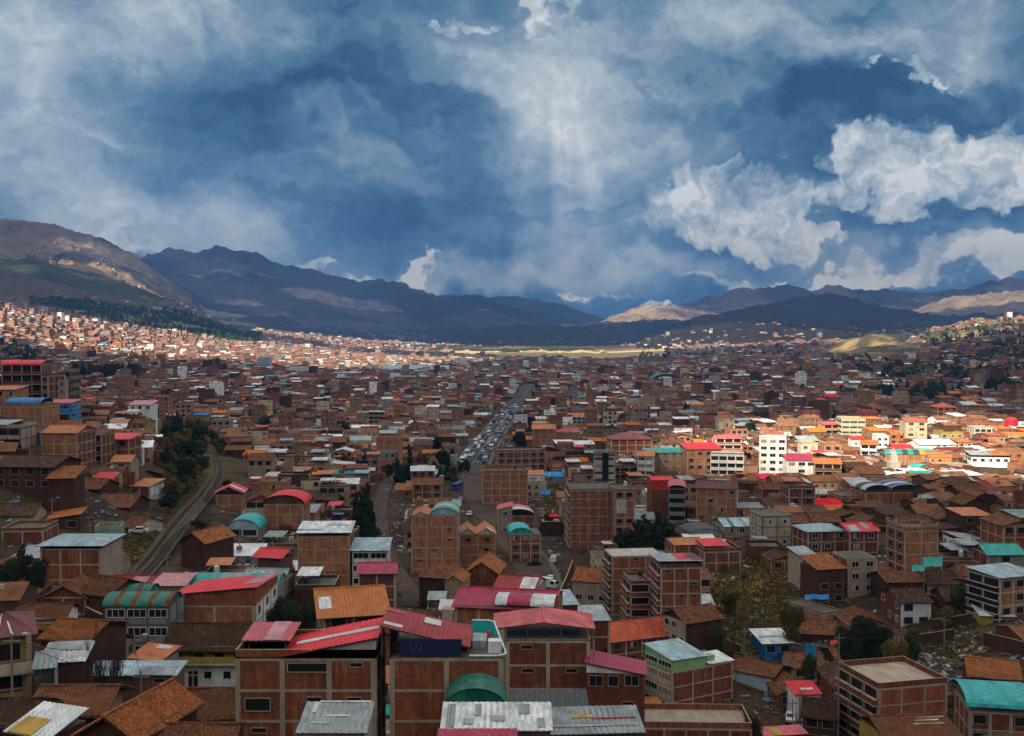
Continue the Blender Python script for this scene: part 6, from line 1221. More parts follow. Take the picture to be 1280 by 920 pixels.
for px, yt, Y, k, w_, lb in [
 (12,694,186,'broad',.8,'dark leafy tree at the left edge, outermost of the three over the rubble yard'),(30,684,190,'tall',1.1,'tallest of three dark trees beside the white canvas roof'),(46,694,187,'broad',.6,'dark tree nearest to the white canvas roof building'),
 (786,658,318,'broad',.9,'leftmost tree in dark clump right of the tallest brick block'),(800,646,316,'tall',1.6,'second tree from left in dark clump beside the tallest brick block'),(812,650,312,'broad',1.0,'middle tree of the dark clump beside the tallest brick block'),(824,640,318,'tall',1.8,'tallest tree of the dark clump beside the tallest brick block'),(836,650,314,'tall',1.5,'rightmost tree of the dark clump, next to the grey galleries'),
 (1064,778,214,'broad',.8,'left crown of the big dark tree group above the balconied building'),(1080,765,216,'broad',.95,'tallest dark crown above the balconied building'),(1098,772,212,'broad',.8,'right crown of the dark tree group above the balconied building'),
 (1197,728,236,'broad2',.9,'green tree between junk roofs and the concrete framed building'),(1184,752,228,'olive',.7,'small olive tree on the slope left of the yellow walled shed'),(1056,630,332,'broad',.85,'round dark tree beside the pale blue hipped roof'),(1176,650,300,'broad',.6,'dark tree right of the bare column house'),
 (455,566,478,'tall',.9,'tall dark tree left of the avenue end'),(447,574,470,'tall',.7,'shorter dark tree close to the tall one left of the avenue'),(456,606,335,'tall',1.4,'big dark tree beside the dirt track'),(446,616,330,'tall',1.0,'dark tree left of the big one beside the dirt track'),(462,622,325,'tall',1.0,'dark tree right of the big one beside the dirt track'),
 (512,557,475,'cypress',1.1,'slender dark cypress near the traffic roundabout'),(497,572,468,'tall',.8,'dark tree left of the slender cypress'),(486,578,466,'broad',.5,'low dark tree at the bend of the dirt track'),(546,543,600,'broad',.7,'round dark tree beside the left edge of the avenue'),(554,560,520,'broad',.8,'lower round dark tree where traffic begins'),(651,537,605,'broad',.9,'round dark tree right of the avenue beside the orange roof'),
 (1157,584,438,'lit',.7,'sunlit green tree behind the concrete monument'),(1142,588,436,'lit',.5,'smaller green tree close to the concrete monument'),(1206,578,474,'lit',.7,'sunlit tree left of the pale grey office block'),
 (350,738,172,'broad',.6,'dark tree right of the white flanked warehouse'),(366,742,170,'broad',.7,'dark tree behind the hacienda roof, left of the orange hipped roof'),(384,744,172,'broad',.6,'dark tree touching the orange hipped roof'),(756,800,150,'cypress',.8,'small slender conifer left of the solar heater roof'),(942,888,178,'broad',.6,'dark round tree at the bottom edge beside the kiosk roof'),
 (990,745,232,'olive',.7,'olive bushy tree on the grassy slope near the junk roof'),(905,705,280,'olive',.9,'olive tree at the top left of the grassy slope'),(930,712,272,'olive',.9,'yellowish bushy tree in the middle of the grassy slope'),(948,700,284,'broad2',.7,'green bushy tree at the crest of the grassy slope'),(912,735,250,'olive',.9,'broad olive tree lower on the grassy slope'),(898,778,228,'broad2',.7,'green bush beside the old colonial house'),(912,790,222,'olive',.5,'low olive bush below the old colonial house'),
 (1012,812,216,'broad2',.6,'green bush beside the long pale blue house'),(1120,790,205,'olive',.7,'olive bush on the terraced slope'),(1140,782,214,'broad2',.5,'green bush beside the terrace walls'),(1235,815,205,'olive',.6,'yellow green bush below the yellow walled shed')]:
    T_(k, px, yt, Y, lb, None, w_)
k = 0
for i in range(1500):
    px, py = random.uniform(160, 290), random.uniform(530, 735)
    if not (inp(px, py, SLOPEW[0]) or inp(px-14, py, SLOPEW[0])): continue
    x_, y_, z_ = gp(px, py)
    if sd1(x_, y_, RAIL) < 5. or (px < 207 and py < 665): continue
    tree(random.choice(['broad', 'broad2', 'olive', 'broad', 'tall', 'olive']), x_, y_, random.uniform(3.5, 8), 'tree in the thicket covering the slope along the railway', 'trees on the railway slope', wid=random.uniform(.7, 1.2)); k += 1
    if k > 135: break
for i in range(34): # row of dark trees below the lit suburb
    x_, y_, z_ = gp(92+i*2.5+random.uniform(-1, 1), 473+random.uniform(-2, 3)); tree(random.choice(['tall', 'broad', 'tall']), x_, y_, random.uniform(13, 20), 'dark tree in the long row before the plaza at upper left', 'row of dark trees at upper left')
SC = []
for (cx, cy, sx, sy, nn, hh_) in ((1165, 500, 70, 6, 26, 13), (1110, 478, 50, 6, 10, 12), (830, 474, 20, 4, 8, 16), (1010, 470, 20, 5, 7, 12), (560, 500, 260, 34, 34, 10), (900, 510, 160, 40, 26, 9), (340, 520, 120, 40, 20, 9), (1230, 425, 50, 18, 16, 10), (668, 520, 12, 34, 16, 8), (600, 540, 14, 30, 14, 7), (536, 598, 34, 20, 24, 6), (572, 590, 14, 20, 12, 5), (1255, 495, 20, 4, 10, 14)):
    for i in range(nn):
        x_, y_, z_ = gp(cx+random.uniform(-sx, sx), cy+random.uniform(-sy, sy))
        if sd1(x_, y_, AVE) < AW+3: continue
        SC.append((x_, y_, z_, hh_*random.uniform(.7, 1.2)))
SC.sort(key=lambda q: -q[3]/q[1]); NT_ = sum(1 for q in bpy.data.objects if q.get('category') == 'tree'); KEEP = max(0, 296-NT_)
for (x_, y_, z_, h_) in SC[:KEEP]: tree(random.choice(['broad', 'tall', 'broad2']), x_, y_, h_, 'small dark tree standing among the city roofs', 'trees scattered among the roofs')
# bare tree
def bare():
    P = at(137, 775, 122); z = lz(P[0], 122); r = empty('bare_tree', (P[0], 122, z-.1)); tag(r, 'leafless tree with fine upright branches behind the balcony house', 'tree')
    me = limbmesh('branches', (P[2]-z), .34, 20, 2.1, 4, True); inst('branches', me, r, (0, 0, 0)); mb = MB(); mb.cyl((0, 0, -.5), (0, 0, 2.2), .26, .2, BARK, 8); mb.build('trunk', r)
bare()
# far woods on the suburb hill: too many to count
def woods():
    pts = []
    rr = np.random.RandomState(3)
    for P, nn, dn in ((HILLGREEN[0], 6000, .56), ([(35,374),(110,376),(240,398),(300,408),(330,420),(318,424),(240,408),(120,388),(40,384)], 5000, .2), ([(0,470),(10,430),(40,440),(60,462),(20,480)], 250, .3), ([(1120,408),(1280,392),(1290,440),(1180,440)], 500, .45), ([(1020,452),(1280,440),(1280,480),(1100,480)], 700, .5), ([(800,432),(1000,440),(1000,452),(800,446)], 350, .5)):
        xs = [p[0] for p in P]; ys = [p[1] for p in P]
        for i in range(nn):
            px, py = rr.uniform(min(xs), max(xs)), rr.uniform(min(ys), max(ys))
            if inp(px, py, P): pts.append((px, py, dn))
    V = []; tone = []
    for (x_, y_, z_, h) in SC[KEEP:]:
        for j in range(70):
            c = np.array((x_, y_, z_+h*.5))+rr.normal(size=3)*(h*.13, h*.13, h*.2); a = rr.normal(size=3); a /= np.linalg.norm(a); b = np.cross(a, rr.normal(size=3)); b /= np.linalg.norm(b); s = .9
            V += [c-a*s, c-b*s, c+a*s, c+b*s]; tone += [rr.uniform(0, 1)]*4
    for (px, py, dn) in pts:
        x_, y_, z_ = gp(px, py)
        if sfbm(x_/110, y_/110, 3, 61) < dn: continue
        h = rr.uniform(9, 17); w_ = rr.uniform(4, 8)
        for j in range(7):
            c = np.array((x_, y_, z_+h*.5))+rr.normal(size=3)*(w_*.4, w_*.4, h*.22); a = rr.normal(size=3); a /= np.linalg.norm(a); b = np.cross(a, rr.normal(size=3)); b /= np.linalg.norm(b); s = w_*.5
            V += [c-a*s, c-b*s, c+a*s, c+b*s]; tone += [rr.uniform(0, 1)]*4
    n_ = len(V)//4; me = bpy.data.meshes.new('woods'); me.vertices.add(n_*4); me.vertices.foreach_set('co', np.array(V, np.float32).ravel()); me.loops.add(n_*4); me.loops.foreach_set('vertex_index', np.arange(n_*4, dtype=np.int32)); me.polygons.add(n_); me.polygons.foreach_set('loop_start', np.arange(n_, dtype=np.int32)*4)
    ac = me.attributes.new('Tone', 'FLOAT', 'POINT'); ac.data.foreach_set('value', np.array(tone, np.float32)); me.materials.append(LM['dark']); me.update(calc_edges=True)
    o = bpy.data.objects.new('woods', me); col.objects.link(o); tag(o, 'dark eucalyptus woods on the far hillsides', 'woods', None, 'stuff')
woods()
# rough grass tufts and scrub on the slopes
def scrub():
    rr = np.random.RandomState(8); V = []; tone = []
    for P, nn in zip(GRASS+SLOPEW, (5200, 1400, 3000, 900, 2500)):
        xs = [p[0] for p in P]; ys = [p[1] for p in P]
        for i in range(nn):
            px, py = rr.uniform(min(xs), max(xs)), rr.uniform(min(ys), max(ys))
            if not inp(px, py, P): continue
            x_, y_, z_ = gp(px, py)
            if sd1(x_, y_, RAIL) < 5 or sd1(x_, y_, ST) < 8: continue
            w_ = rr.uniform(.18, .6); h = rr.uniform(.3, 1.1)
            for j in range(6):
                c = np.array((x_, y_, z_+h*.4))+rr.normal(size=3)*(w_*.5, w_*.5, h*.25); a = rr.normal(size=3)*(1, 1, 1.5); a /= np.linalg.norm(a); b = np.cross(a, rr.normal(size=3)); b /= np.linalg.norm(b); V += [c-a*w_*.6, c-b*w_*.25, c+a*w_*.6, c+b*w_*.25]; tone += [rr.uniform(0, 1)]*4
    for i in range(9000):
        px, py = rr.uniform(-10, 1290), rr.uniform(590, 915); x_, y_, z_ = gp(px, py)
        if y_ > 520 or y_ < 100 or sd1(x_, y_, RAIL) < 4.5 or sd1(x_, y_, ST) < 8: continue
        if sfbm(x_/12, y_/12, 3, 44) < .46: continue
        w_ = rr.uniform(.3, .9); h = rr.uniform(.3, 1.1)
        for j in range(4):
            c = np.array((x_, y_, z_+h*.4))+rr.normal(size=3)*(w_*.5, w_*.5, h*.25); a = rr.normal(size=3)*(1, 1, 1.5); a /= np.linalg.norm(a); b = np.cross(a, rr.normal(size=3)); b /= np.linalg.norm(b); V += [c-a*w_*.6, c-b*w_*.25, c+a*w_*.6, c+b*w_*.25]; tone += [rr.uniform(0, .7)]*4
    n_ = len(V)//4; me = bpy.data.meshes.new('scrub'); me.vertices.add(n_*4); me.vertices.foreach_set('co', np.array(V, np.float32).ravel()); me.loops.add(n_*4); me.loops.foreach_set('vertex_index', np.arange(n_*4, dtype=np.int32)); me.polygons.add(n_); me.polygons.foreach_set('loop_start', np.arange(n_, dtype=np.int32)*4)
    ac = me.attributes.new('Tone', 'FLOAT', 'POINT'); ac.data.foreach_set('value', np.array(tone, np.float32)); me.materials.append(leafmat('dry_scrub', (.095, .066, .024))); me.update(calc_edges=True)
    o = bpy.data.objects.new('scrub', me); col.objects.link(o); tag(o, 'dry olive grass and low scrub on the open slopes', 'scrub', None, 'stuff')
scrub()
# rubble and yard junk
def rubble():
    rr = random.Random(3); mb = MB(); ms = [flatmat('pale_rubble', (.42, .38, .34)), flatmat('brown_planks', (.20, .13, .09)), flatmat('grey_rubble', (.16, .15, .14)), flatmat('blue_scrap', (.10, .22, .36)), flatmat('dark_scrap', (.05, .04, .035))]
    for (P, nn, s) in (([(55,735),(100,735),(104,770),(60,770)], 260, .9), ([(1130,700),(1245,700),(1255,760),(1130,745)], 420, .7), ([(1100,800),(1220,790),(1230,850),(1150,860)], 260, .5), ([(1020,800),(1050,820),(1050,860),(1000,850)], 120, .5), ([(955,850),(1040,860),(1040,915),(960,915)], 160, .4), ([(640,600),(700,610),(700,660),(640,630)], 160, .8), ([(480,600),(520,600),(540,690),(500,690)], 140, .6), ([(1090,690),(1130,700),(1130,740),(1095,745)], 100, .6), ([(230,700),(300,700),(300,735),(230,735)], 90, .6)):
        xs = [p[0] for p in P]; ys = [p[1] for p in P]
        for i in range(nn):
            px, py = rr.uniform(min(xs), max(xs)), rr.uniform(min(ys), max(ys))
            if not inp(px, py, P): continue
            x_, y_, z_ = gp(px, py); m_ = ms[min(4, int(rr.random()**1.5*5))]; a = rr.uniform(0, 3.14); l = s*rr.uniform(.3, 2.2); w_ = s*rr.uniform(.15, .7); t = rr.uniform(-.3, .3)*l; c, q = math.cos(a), math.sin(a)
            P4 = [(x_+c*l-q*w_, y_+q*l+c*w_, z_+.35+t), (x_-c*l-q*w_, y_-q*l+c*w_, z_+.35-t), (x_-c*l+q*w_, y_-q*l-c*w_, z_+.35-t), (x_+c*l+q*w_, y_+q*l-c*w_, z_+.35+t)]
            mb.slab(P4, rr.uniform(.1, .45), m_)
    nlit = 0
    while nlit < 2600:
        px, py = rr.uniform(0, 1280), rr.uniform(600, 915); x_, y_, z_ = gp(px, py); nlit += 1
        if sd1(x_, y_, RAIL) < 5 or sd1(x_, y_, ST) < 7 or y_ > 480 or y_ < 110: continue
        m_ = ms[min(4, int(rr.random()**.8*5))]; a = rr.uniform(0, 3.14); l = rr.uniform(.2, 1.1); w_ = rr.uniform(.1, .5); c, q = math.cos(a), math.sin(a)
        mb.slab([(x_+c*l-q*w_, y_+q*l+c*w_, z_+.4), (x_-c*l-q*w_, y_-q*l+c*w_, z_+.3), (x_-c*l+q*w_, y_-q*l-c*w_, z_+.3), (x_+c*l+q*w_, y_+q*l-c*w_, z_+.4)], .3, m_)
    o = mb.build('rubble'); tag(o, 'broken planks, sheets and rubble littering yards and slopes', 'rubble', None, 'stuff')
rubble()
# ------------------------------------------------------------------ vehicles
def carmeshes(kind, colr):
    P = {'car': (4.3, 1.7, [(0,.35),(0,.75),(.15,.85),(1.0,.95),(1.7,1.42),(3.1,1.45),(3.75,.98),(4.25,.92),(4.3,.4)]), 'van': (4.9, 1.85, [(0,.35),(0,.9),(.25,1.1),(.9,1.95),(4.8,1.98),(4.9,.4)]), 'bus': (9.5, 2.4, [(0,.4),(0,1.2),(.2,2.6),(.5,2.85),(9.3,2.85),(9.5,.4)]), 'truck': (7.5, 2.2, [(0,.5),(0,1.4),(.3,2.2),(1.7,2.25),(1.72,2.9),(7.4,2.9),(7.5,.6)])}[kind]
    L_, W_, pr = P; pm = flatmat('car_paint_'+colr, {'white': (.7, .7, .7), 'silver': (.38, .40, .42), 'black': (.02, .02, .022), 'red': (.35, .03, .03), 'blue': (.04, .09, .25), 'grey': (.12, .12, .13), 'yellow': (.6, .4, .05)}[colr], .3, .1); wm = flatmat('car_glass', (.01, .012, .015), .12); tm = flatmat('tyre_rubber', (.015, .015, .015), .9); rim = flatmat('wheel_rim', (.3, .3, .3), .4, .6)
    def body():
        mb = MB(); n_ = len(pr); tap = lambda z: .12 if z > 1.1 and kind == 'car' else .03
        for s_ in (-1, 1):
            pts = [(x_, s_*(W_/2-tap(z_)), z_) for x_, z_ in pr]; mb.poly(pts if s_ < 0 else pts[::-1], pm)
        for i in range(n_):
            j = (i+1) % n_; a, b = pr[i], pr[j]; mb.poly([(a[0], -(W_/2-tap(a[1])), a[1]), (a[0], W_/2-tap(a[1]), a[1]), (b[0], W_/2-tap(b[1]), b[1]), (b[0], -(W_/2-tap(b[1])), b[1])], pm)
        return newmesh('body', mb.v, mb.f, mb.mi, mb.ms)
    def win():
        mb = MB()
        if kind == 'car':
            for s_ in (-1, 1): mb.poly([(1.2, s_*(W_/2+.005), .98), (3.55, s_*(W_/2+.005), .98), (3.05, s_*(W_/2-.1), 1.38), (1.75, s_*(W_/2-.1), 1.36)][::s_], wm)
            mb.poly([(.98, -.7, .99), (1.66, -.62, 1.42), (1.66, .62, 1.42), (.98, .7, .99)], wm); mb.poly([(3.16, -.62, 1.44), (3.74, -.7, 1.02), (3.74, .7, 1.02), (3.16, .62, 1.44)], wm)
        else:
            z0, z1 = (1.2, 1.7) if kind == 'van' else (1.5, 2.35); xe = {'van': 4.5, 'bus': 9, 'truck': 1.5}[kind]; x0 = {'van': 1.0, 'bus': .6, 'truck': .5}[kind]
            for s_ in (-1, 1): mb.poly([(x0, s_*(W_/2+.01), z0), (xe, s_*(W_/2+.01), z0), (xe, s_*(W_/2+.01), z1), (x0, s_*(W_/2+.01), z1)][::s_], wm)
            mb.poly([(-.01 if kind != 'van' else .3, -W_*.42, z0), (.1 if kind != 'van' else .82, -W_*.4, z1), (.1 if kind != 'van' else .82, W_*.4, z1), (-.01 if kind != 'van' else .3, W_*.42, z0)], wm)
            if kind != 'truck': mb.box(L_-.03, L_+.01, -W_*.38, W_*.38, z0, z1, wm)
        return newmesh('window', mb.v, mb.f, mb.mi, mb.ms)
    def wheel():
        mb = MB(); mb.cyl((0, -.11, 0), (0, .11, 0), .33, .33, tm, 12); mb.cyl((0, -.12, 0), (0, .12, 0), .18, .18, rim, 8); return newmesh('wheel', mb.v, mb.f, mb.mi, mb.ms)
    return L_, W_, shared(('b', kind, colr), body), shared(('w', kind), win), shared('wheel', wheel)
def vehicle(kind, colr, x, y, z, rz, label, group=None, parts=True):
    L_, W_, b, w_, wh = carmeshes(kind, colr); nm = {'car': 'parked_car' if parts else 'car', 'van': 'minibus', 'bus': 'bus', 'truck': 'truck'}[kind]
    r = empty(nm, (x, y, z), rz); tag(r, label, {'car': 'car', 'van': 'minibus', 'bus': 'bus', 'truck': 'truck'}[kind], group)
    inst('body', b, r, (-L_/2, 0, 0)); inst('window', w_, r, (-L_/2, 0, 0))
    for xx in (-L_*.31, L_*.31):
        for s_ in (-1, 1): inst('wheel', wh, r, (xx, s_*(W_/2-.1), .33))
for (px, py, kind, colr, deg, lb) in [(688, 727, 'car', 'white', 78, 'white parked car on the brown street right of the truck'), (669, 708, 'car', 'black', 8, 'black car crossing the brown street above the truck'), (692, 704, 'van', 'silver', 80, 'grey minibus parked by the street wall below the tallest brick block'), (681, 736, 'truck', 'white', 152, 'long white box truck beside the red and white roof'),
  (173, 668, 'car', 'white', 15, 'white car parked beside the cream corner house on the left'), (1208, 689, 'car', 'silver', 5, 'upper of two cars parked before the old town houses at right'), (1212, 695, 'car', 'white', 170, 'lower of two cars parked before the old town houses at right'), (988, 902, 'car', 'white', 75, 'white car on the lane beside the red and white hut'), (804, 896, 'car', 'white', 100, 'white car squeezed left of the lime green box building'), (712, 602, 'car', 'white', 10, 'white car on the terrace above the tallest brick block'),
  (576, 627, 'car', 'silver', 80, 'silver car on the street ramp below the traffic'), (587, 645, 'car', 'white', 85, 'white car driving down the brown street'), (572, 612, 'bus', 'blue', 75, 'blue bus waiting at the ramp below the traffic')]:
    x_, y_, z_ = gp(px, py); vehicle(kind, colr, x_, y_, max(z_, lz(x_, y_))+.26, R(deg), lb)
P = np.array(AVE); Tg = np.gradient(P, axis=0); Tg /= np.linalg.norm(Tg, axis=1)[:, None]; cum = np.concatenate([[0], np.cumsum(np.linalg.norm(np.diff(P, axis=0), axis=1))])
cnt = 0; rq = random.Random(9)
for lane in (-5.8, -2.3, 2.3, 5.8):
    s_ = rq.uniform(4, 10)
    while s_ < min(cum[-1]-10, 560):
        i = np.searchsorted(cum, s_)-1; f = (s_-cum[i])/(cum[i+1]-cum[i]); p = P[i]*(1-f)+P[i+1]*f; t = Tg[i]; nrm = np.array((t[1], -t[0])); q2 = p+nrm*(lane+rq.uniform(-.5, .5)); kind = rq.choice(['car']*6+['van']*3+['bus']); colr = rq.choice(['white']*4+['silver']*4+['grey', 'black', 'grey', 'black', 'red', 'blue'])
        rows_ = 'left' if lane < 0 else 'right'
        cl = {'car': 'car', 'van': 'minibus', 'bus': 'bus'}[kind]
        if rq.random() < .8: vehicle(kind, colr, q2[0], q2[1], max(lz(*p), lz(*q2))+.3, math.atan2(t[1], t[0])+(math.pi if lane > 0 else 0), '%s %s in the dense traffic filling the %s side of the avenue' % (colr, cl, rows_), '%s %s vehicles in the avenue traffic' % (colr, cl), False); cnt += 1
        s_ += {'car': 6.6, 'van': 7.6, 'bus': 13}[kind]*rq.uniform(1, 1.5 if s_ < 250 else 2.0)
print('traffic', cnt)
# ------------------------------------------------------------------ small things
PM = flatmat('weathered_pole', (.20, .18, .16)); 
def pole(px, ytop, Y, label, lamp=True):
    Pp = at(px, ytop, Y); z = lz(Pp[0], Y); h = max(5, Pp[2]-z); r = empty('utility_pole', (Pp[0], Y, z-.3)); tag(r, label, 'utility pole')
    mb = MB(); mb.cyl((0, 0, 0), (0, 0, h), .16, .10, PM, 8); mb.build('pole', r); mb = MB(); mb.box(-.9, .9, -.06, .06, h-.8, h-.68, PM); mb.build('crossarm', r)
    if lamp: mb = MB(); mb.cyl((0, 0, h-.3), (1.3, -.4, h+.1), .05, .04, PM, 6); mb.box(1.2, 1.75, -.55, -.25, h+.05, h+.18, flatmat('lamp_head', (.5, .5, .5))); mb.build('lamp_arm', r)
    return (Pp[0], Y, z-.3+h-.6)
pl = [pole(14, 788, 104, 'street lamp pole in front of the yellow balcony house'), pole(168, 790, 140, 'pole between the bare tree and the green barrel awning'), pole(176, 835, 122, 'pole standing beside the flat grey roof behind the bare tree', False), pole(241, 834, 138, 'pole in front of the white lower wall of the hacienda', False), pole(209, 690, 205, 'pole beside the lower end of the railway', False), pole(65, 632, 245, 'pole in front of the violet pink roof'), pole(112, 640, 238, 'pole left of the walled green house'), pole(248, 640, 300, 'pole on the outer bend of the railway', False), pole(228, 590, 350, 'pole at the edge of the wooded slope'), pole(716, 745, 232, 'pole on the brown street left of the orange tiles', False), pole(1000, 860, 196, 'white lamp pole at the red and white hut'), pole(991, 872, 192, 'thin pole left of the red and white hut', False), pole(1049, 790, 190, 'pole at the left corner of the deep balconied building', False), pole(690, 570, 470, 'tall pole on the rise right of the avenue', False), pole(478, 610, 330, 'pole beside the dirt track'), pole(680, 690, 300, 'pole at the right kerb of the brown street')]
cab = flatmat('cable_rubber', (.03, .03, .03))
for (a, b, lb) in ((0, 1, 'black cable sagging from the lamp pole past the bare tree'), (5, 6, 'black cable across the old roofs at left'), (10, 12, 'black cable above the red and white hut'), (9, 15, 'black cable over the brown street')):
    mb = MB(); A_, B_ = np.array(pl[a]), np.array(pl[b])
    for i in range(12):
        t0, t1 = i/12, (i+1)/12; f = lambda t: tuple(A_*(1-t)+B_*t-np.array((0, 0, 4*t*(1-t)*1.2))); mb.cyl(f(t0), f(t1), .03, .03, cab, 4, False)
    tag(mb.build('cable'), lb, 'cable')
# rooftop tanks
def tankmesh(c):
    def fn():
        mb = MB(); mb.cyl((0, 0, .3), (0, 0, 1.5), .55, .55, c, 14); mb.cyl((0, 0, 1.5), (0, 0, 1.75), .55, .2, c, 14); mb.cyl((0, 0, .6), (0, 0, .66), .57, .57, c, 14); mb.cyl((0, 0, 1.05), (0, 0, 1.11), .57, .57, c, 14); return newmesh('tank', mb.v, mb.f, mb.mi, mb.ms)
    return shared(('tank', c.name), fn)
TKB, TKW, TKP = flatmat('black_tank', (.03, .03, .035), .4), flatmat('white_tank', (.55, .56, .55), .5), flatmat('beige_tank', (.45, .33, .25), .6)
def watertank(x, y, z, c, label):
    r = empty('water_tank', (x, y, z)); tag(r, label, 'water tank'); o = inst('tank', tankmesh(c), r, (0, 0, 0)); mb = MB()
    for a in (-.4, .4):
        for b in (-.4, .4): mb.box(a-.05, a+.05, b-.05, b+.05, -.2, .32, PM)
    mb.build('stand', r)
for i, (mx, my, mY, ph, ro) in enumerate(MARKS):
    if i % 3 or i < 2 or mY > 520: continue
    kids = [q for q in ro.children if q.name.startswith('roof')]
    if any('parapet' in q.name for q in ro.children) or True:
        w0 = [q for q in ro.children if q.name.startswith('wall')][0]; hs = max(v_.co.z for v_ in w0.data.vertices); Wm = max(v_.co.x for v_ in w0.data.vertices); Dm = max(v_.co.y for v_ in w0.data.vertices)
        flat_ = any(q.name.startswith('parapet') for q in ro.children) and not any(q.name.startswith('posts') for q in ro.children)
        if not flat_: continue
        lx, ly = Wm*.75, Dm*.6; c_, s_ = math.cos(ro.rotation_euler.z), math.sin(ro.rotation_euler.z)
        watertank(ro.location.x+lx*c_-ly*s_, ro.location.y+lx*s_+ly*c_, ro.location.z+hs+.3, [TKB, TKW][i % 2], ('black' if i % 2 == 0 else 'white')+' water tank on the flat roof of '+ph)
P_ = at(559, 776, 112); watertank(P_[0], 112, P_[2]-.2, TKP, 'beige water tank on a stand behind the dark red sloping roof')
mb = MB(); mb.cyl((0, 0, -1.75*0), (0, 0, 1.5), .9, .9, PM, 4); P2 = (P_[0], 112, P_[2]-.6); gz = lz(P_[0], 112); mb = MB(); mb.box(-1.6, 1.6, -1.5, 1.5, gz-P2[2]-1, -.02, 'brickd'); o = mb.build('stair_tower', None, False, P2); tag(o, 'dark brick stair tower carrying the beige water tank', 'tower')
# red ball shaped tank in the sunlit quarter
P_ = at(1264, 535, 640); r = empty('round_tank', (P_[0], 640, P_[2])); tag(r, 'large bright red rounded tank standing above the sunlit roofs', 'tank'); rd = flatmat('red_paint', (.55, .02, .03), .4)
mb = MB(); prof = [(0, .0), (2.6, .5), (3.5, 2.0), (3.5, 4.6), (2.6, 6.0), (0, 6.4)]
for i in range(5): mb.cyl((0, 0, prof[i][1]), (0, 0, prof[i+1][1]), prof[i][0]+.01, prof[i+1][0]+.01, rd, 18, False)
mb.build('tank', r, True); mb = MB(); g0 = lz(P_[0], 640)-P_[2]
for a, b in ((-2, -2), (2, -2), (2, 2), (-2, 2)): mb.box(a-.2, a+.2, b-.2, b+.2, g0-.5, .6, PM)
mb.build('stand', r)
# tarps and adobe boundary walls
def tarp(px0, px1, py0, py1, Y, c, label, tilt=2.0):
    a = at(px0, py1, Y); b = at(px1, py1, Y); cc = at(px1, py0, Y+tilt*2); d = at(px0, py0, Y+tilt*2); mb = MB(); m_ = flatmat(c[0], c[1], .5); n_ = 6; A_, B_, C_, D_ = map(np.array, (a, b, cc, d))
    P = [[(A_*(1-u)+B_*u)*(1-v_)+(D_*(1-u)+C_*u)*v_-np.array((0, 0, .5*math.sin(math.pi*u)*math.sin(math.pi*v_)+.12*math.sin(u*11+v_*7))) for u in np.linspace(0, 1, n_+1)] for v_ in np.linspace(0, 1, n_+1)]
    k0 = len(mb.v); mb.v += [tuple(q) for row in P for q in row]+[tuple(q-np.array((0, 0, .04))) for row in P for q in row]; im = mb.mat(m_); N1 = (n_+1)
    for j in range(n_):
        for i in range(n_): e = j*N1+i; mb.f.append((e, e+1, e+N1+1, e+N1)); mb.mi.append(im); e += N1*N1; mb.f.append((e, e+N1, e+N1+1, e+1)); mb.mi.append(im)
    r = empty('tarp', (0, 0, 0)); tag(r, label, 'tarp'); mb.build('sheet', r)
    for q in (a, b, cc, d):
        z = lz(q[0], q[1])-.2; s = MB(); s.cyl((q[0], q[1], z), (q[0], q[1], q[2]-.05), .07, .06, PM, 6); s.build('post', r)
BL, TL_ = ('blue_tarp', (.015, .20, .48)), ('teal_tarp', (.01, .26, .22))
tarp(1154, 1178, 696, 708, 246, TL_, 'dark turquoise tarp stretched right of the bare column house'); tarp(1140, 1156, 706, 714, 243, TL_, 'smaller turquoise tarp tucked under the left side of larger one'); tarp(1246, 1272, 682, 690, 262, BL, 'bright blue tarp over the yard before the old town houses')
tarp(1006, 1036, 743, 749, 247, BL, 'blue tarp spread above the junk filled flat roof', .8); tarp(1007, 1019, 805, 826, 222, BL, 'blue tarp hanging steeply beside the blue walled house', .4); tarp(1038, 1054, 800, 806, 232, ('red_tarp', (.55, .06, .02)), 'orange red tarp at the foot of the dark tree group', 1.); tarp(676, 688, 612, 618, 410, BL, 'blue tarp on the stepped slope left of the tallest brick block', 1.)
AD = M('adobe'); k = 0
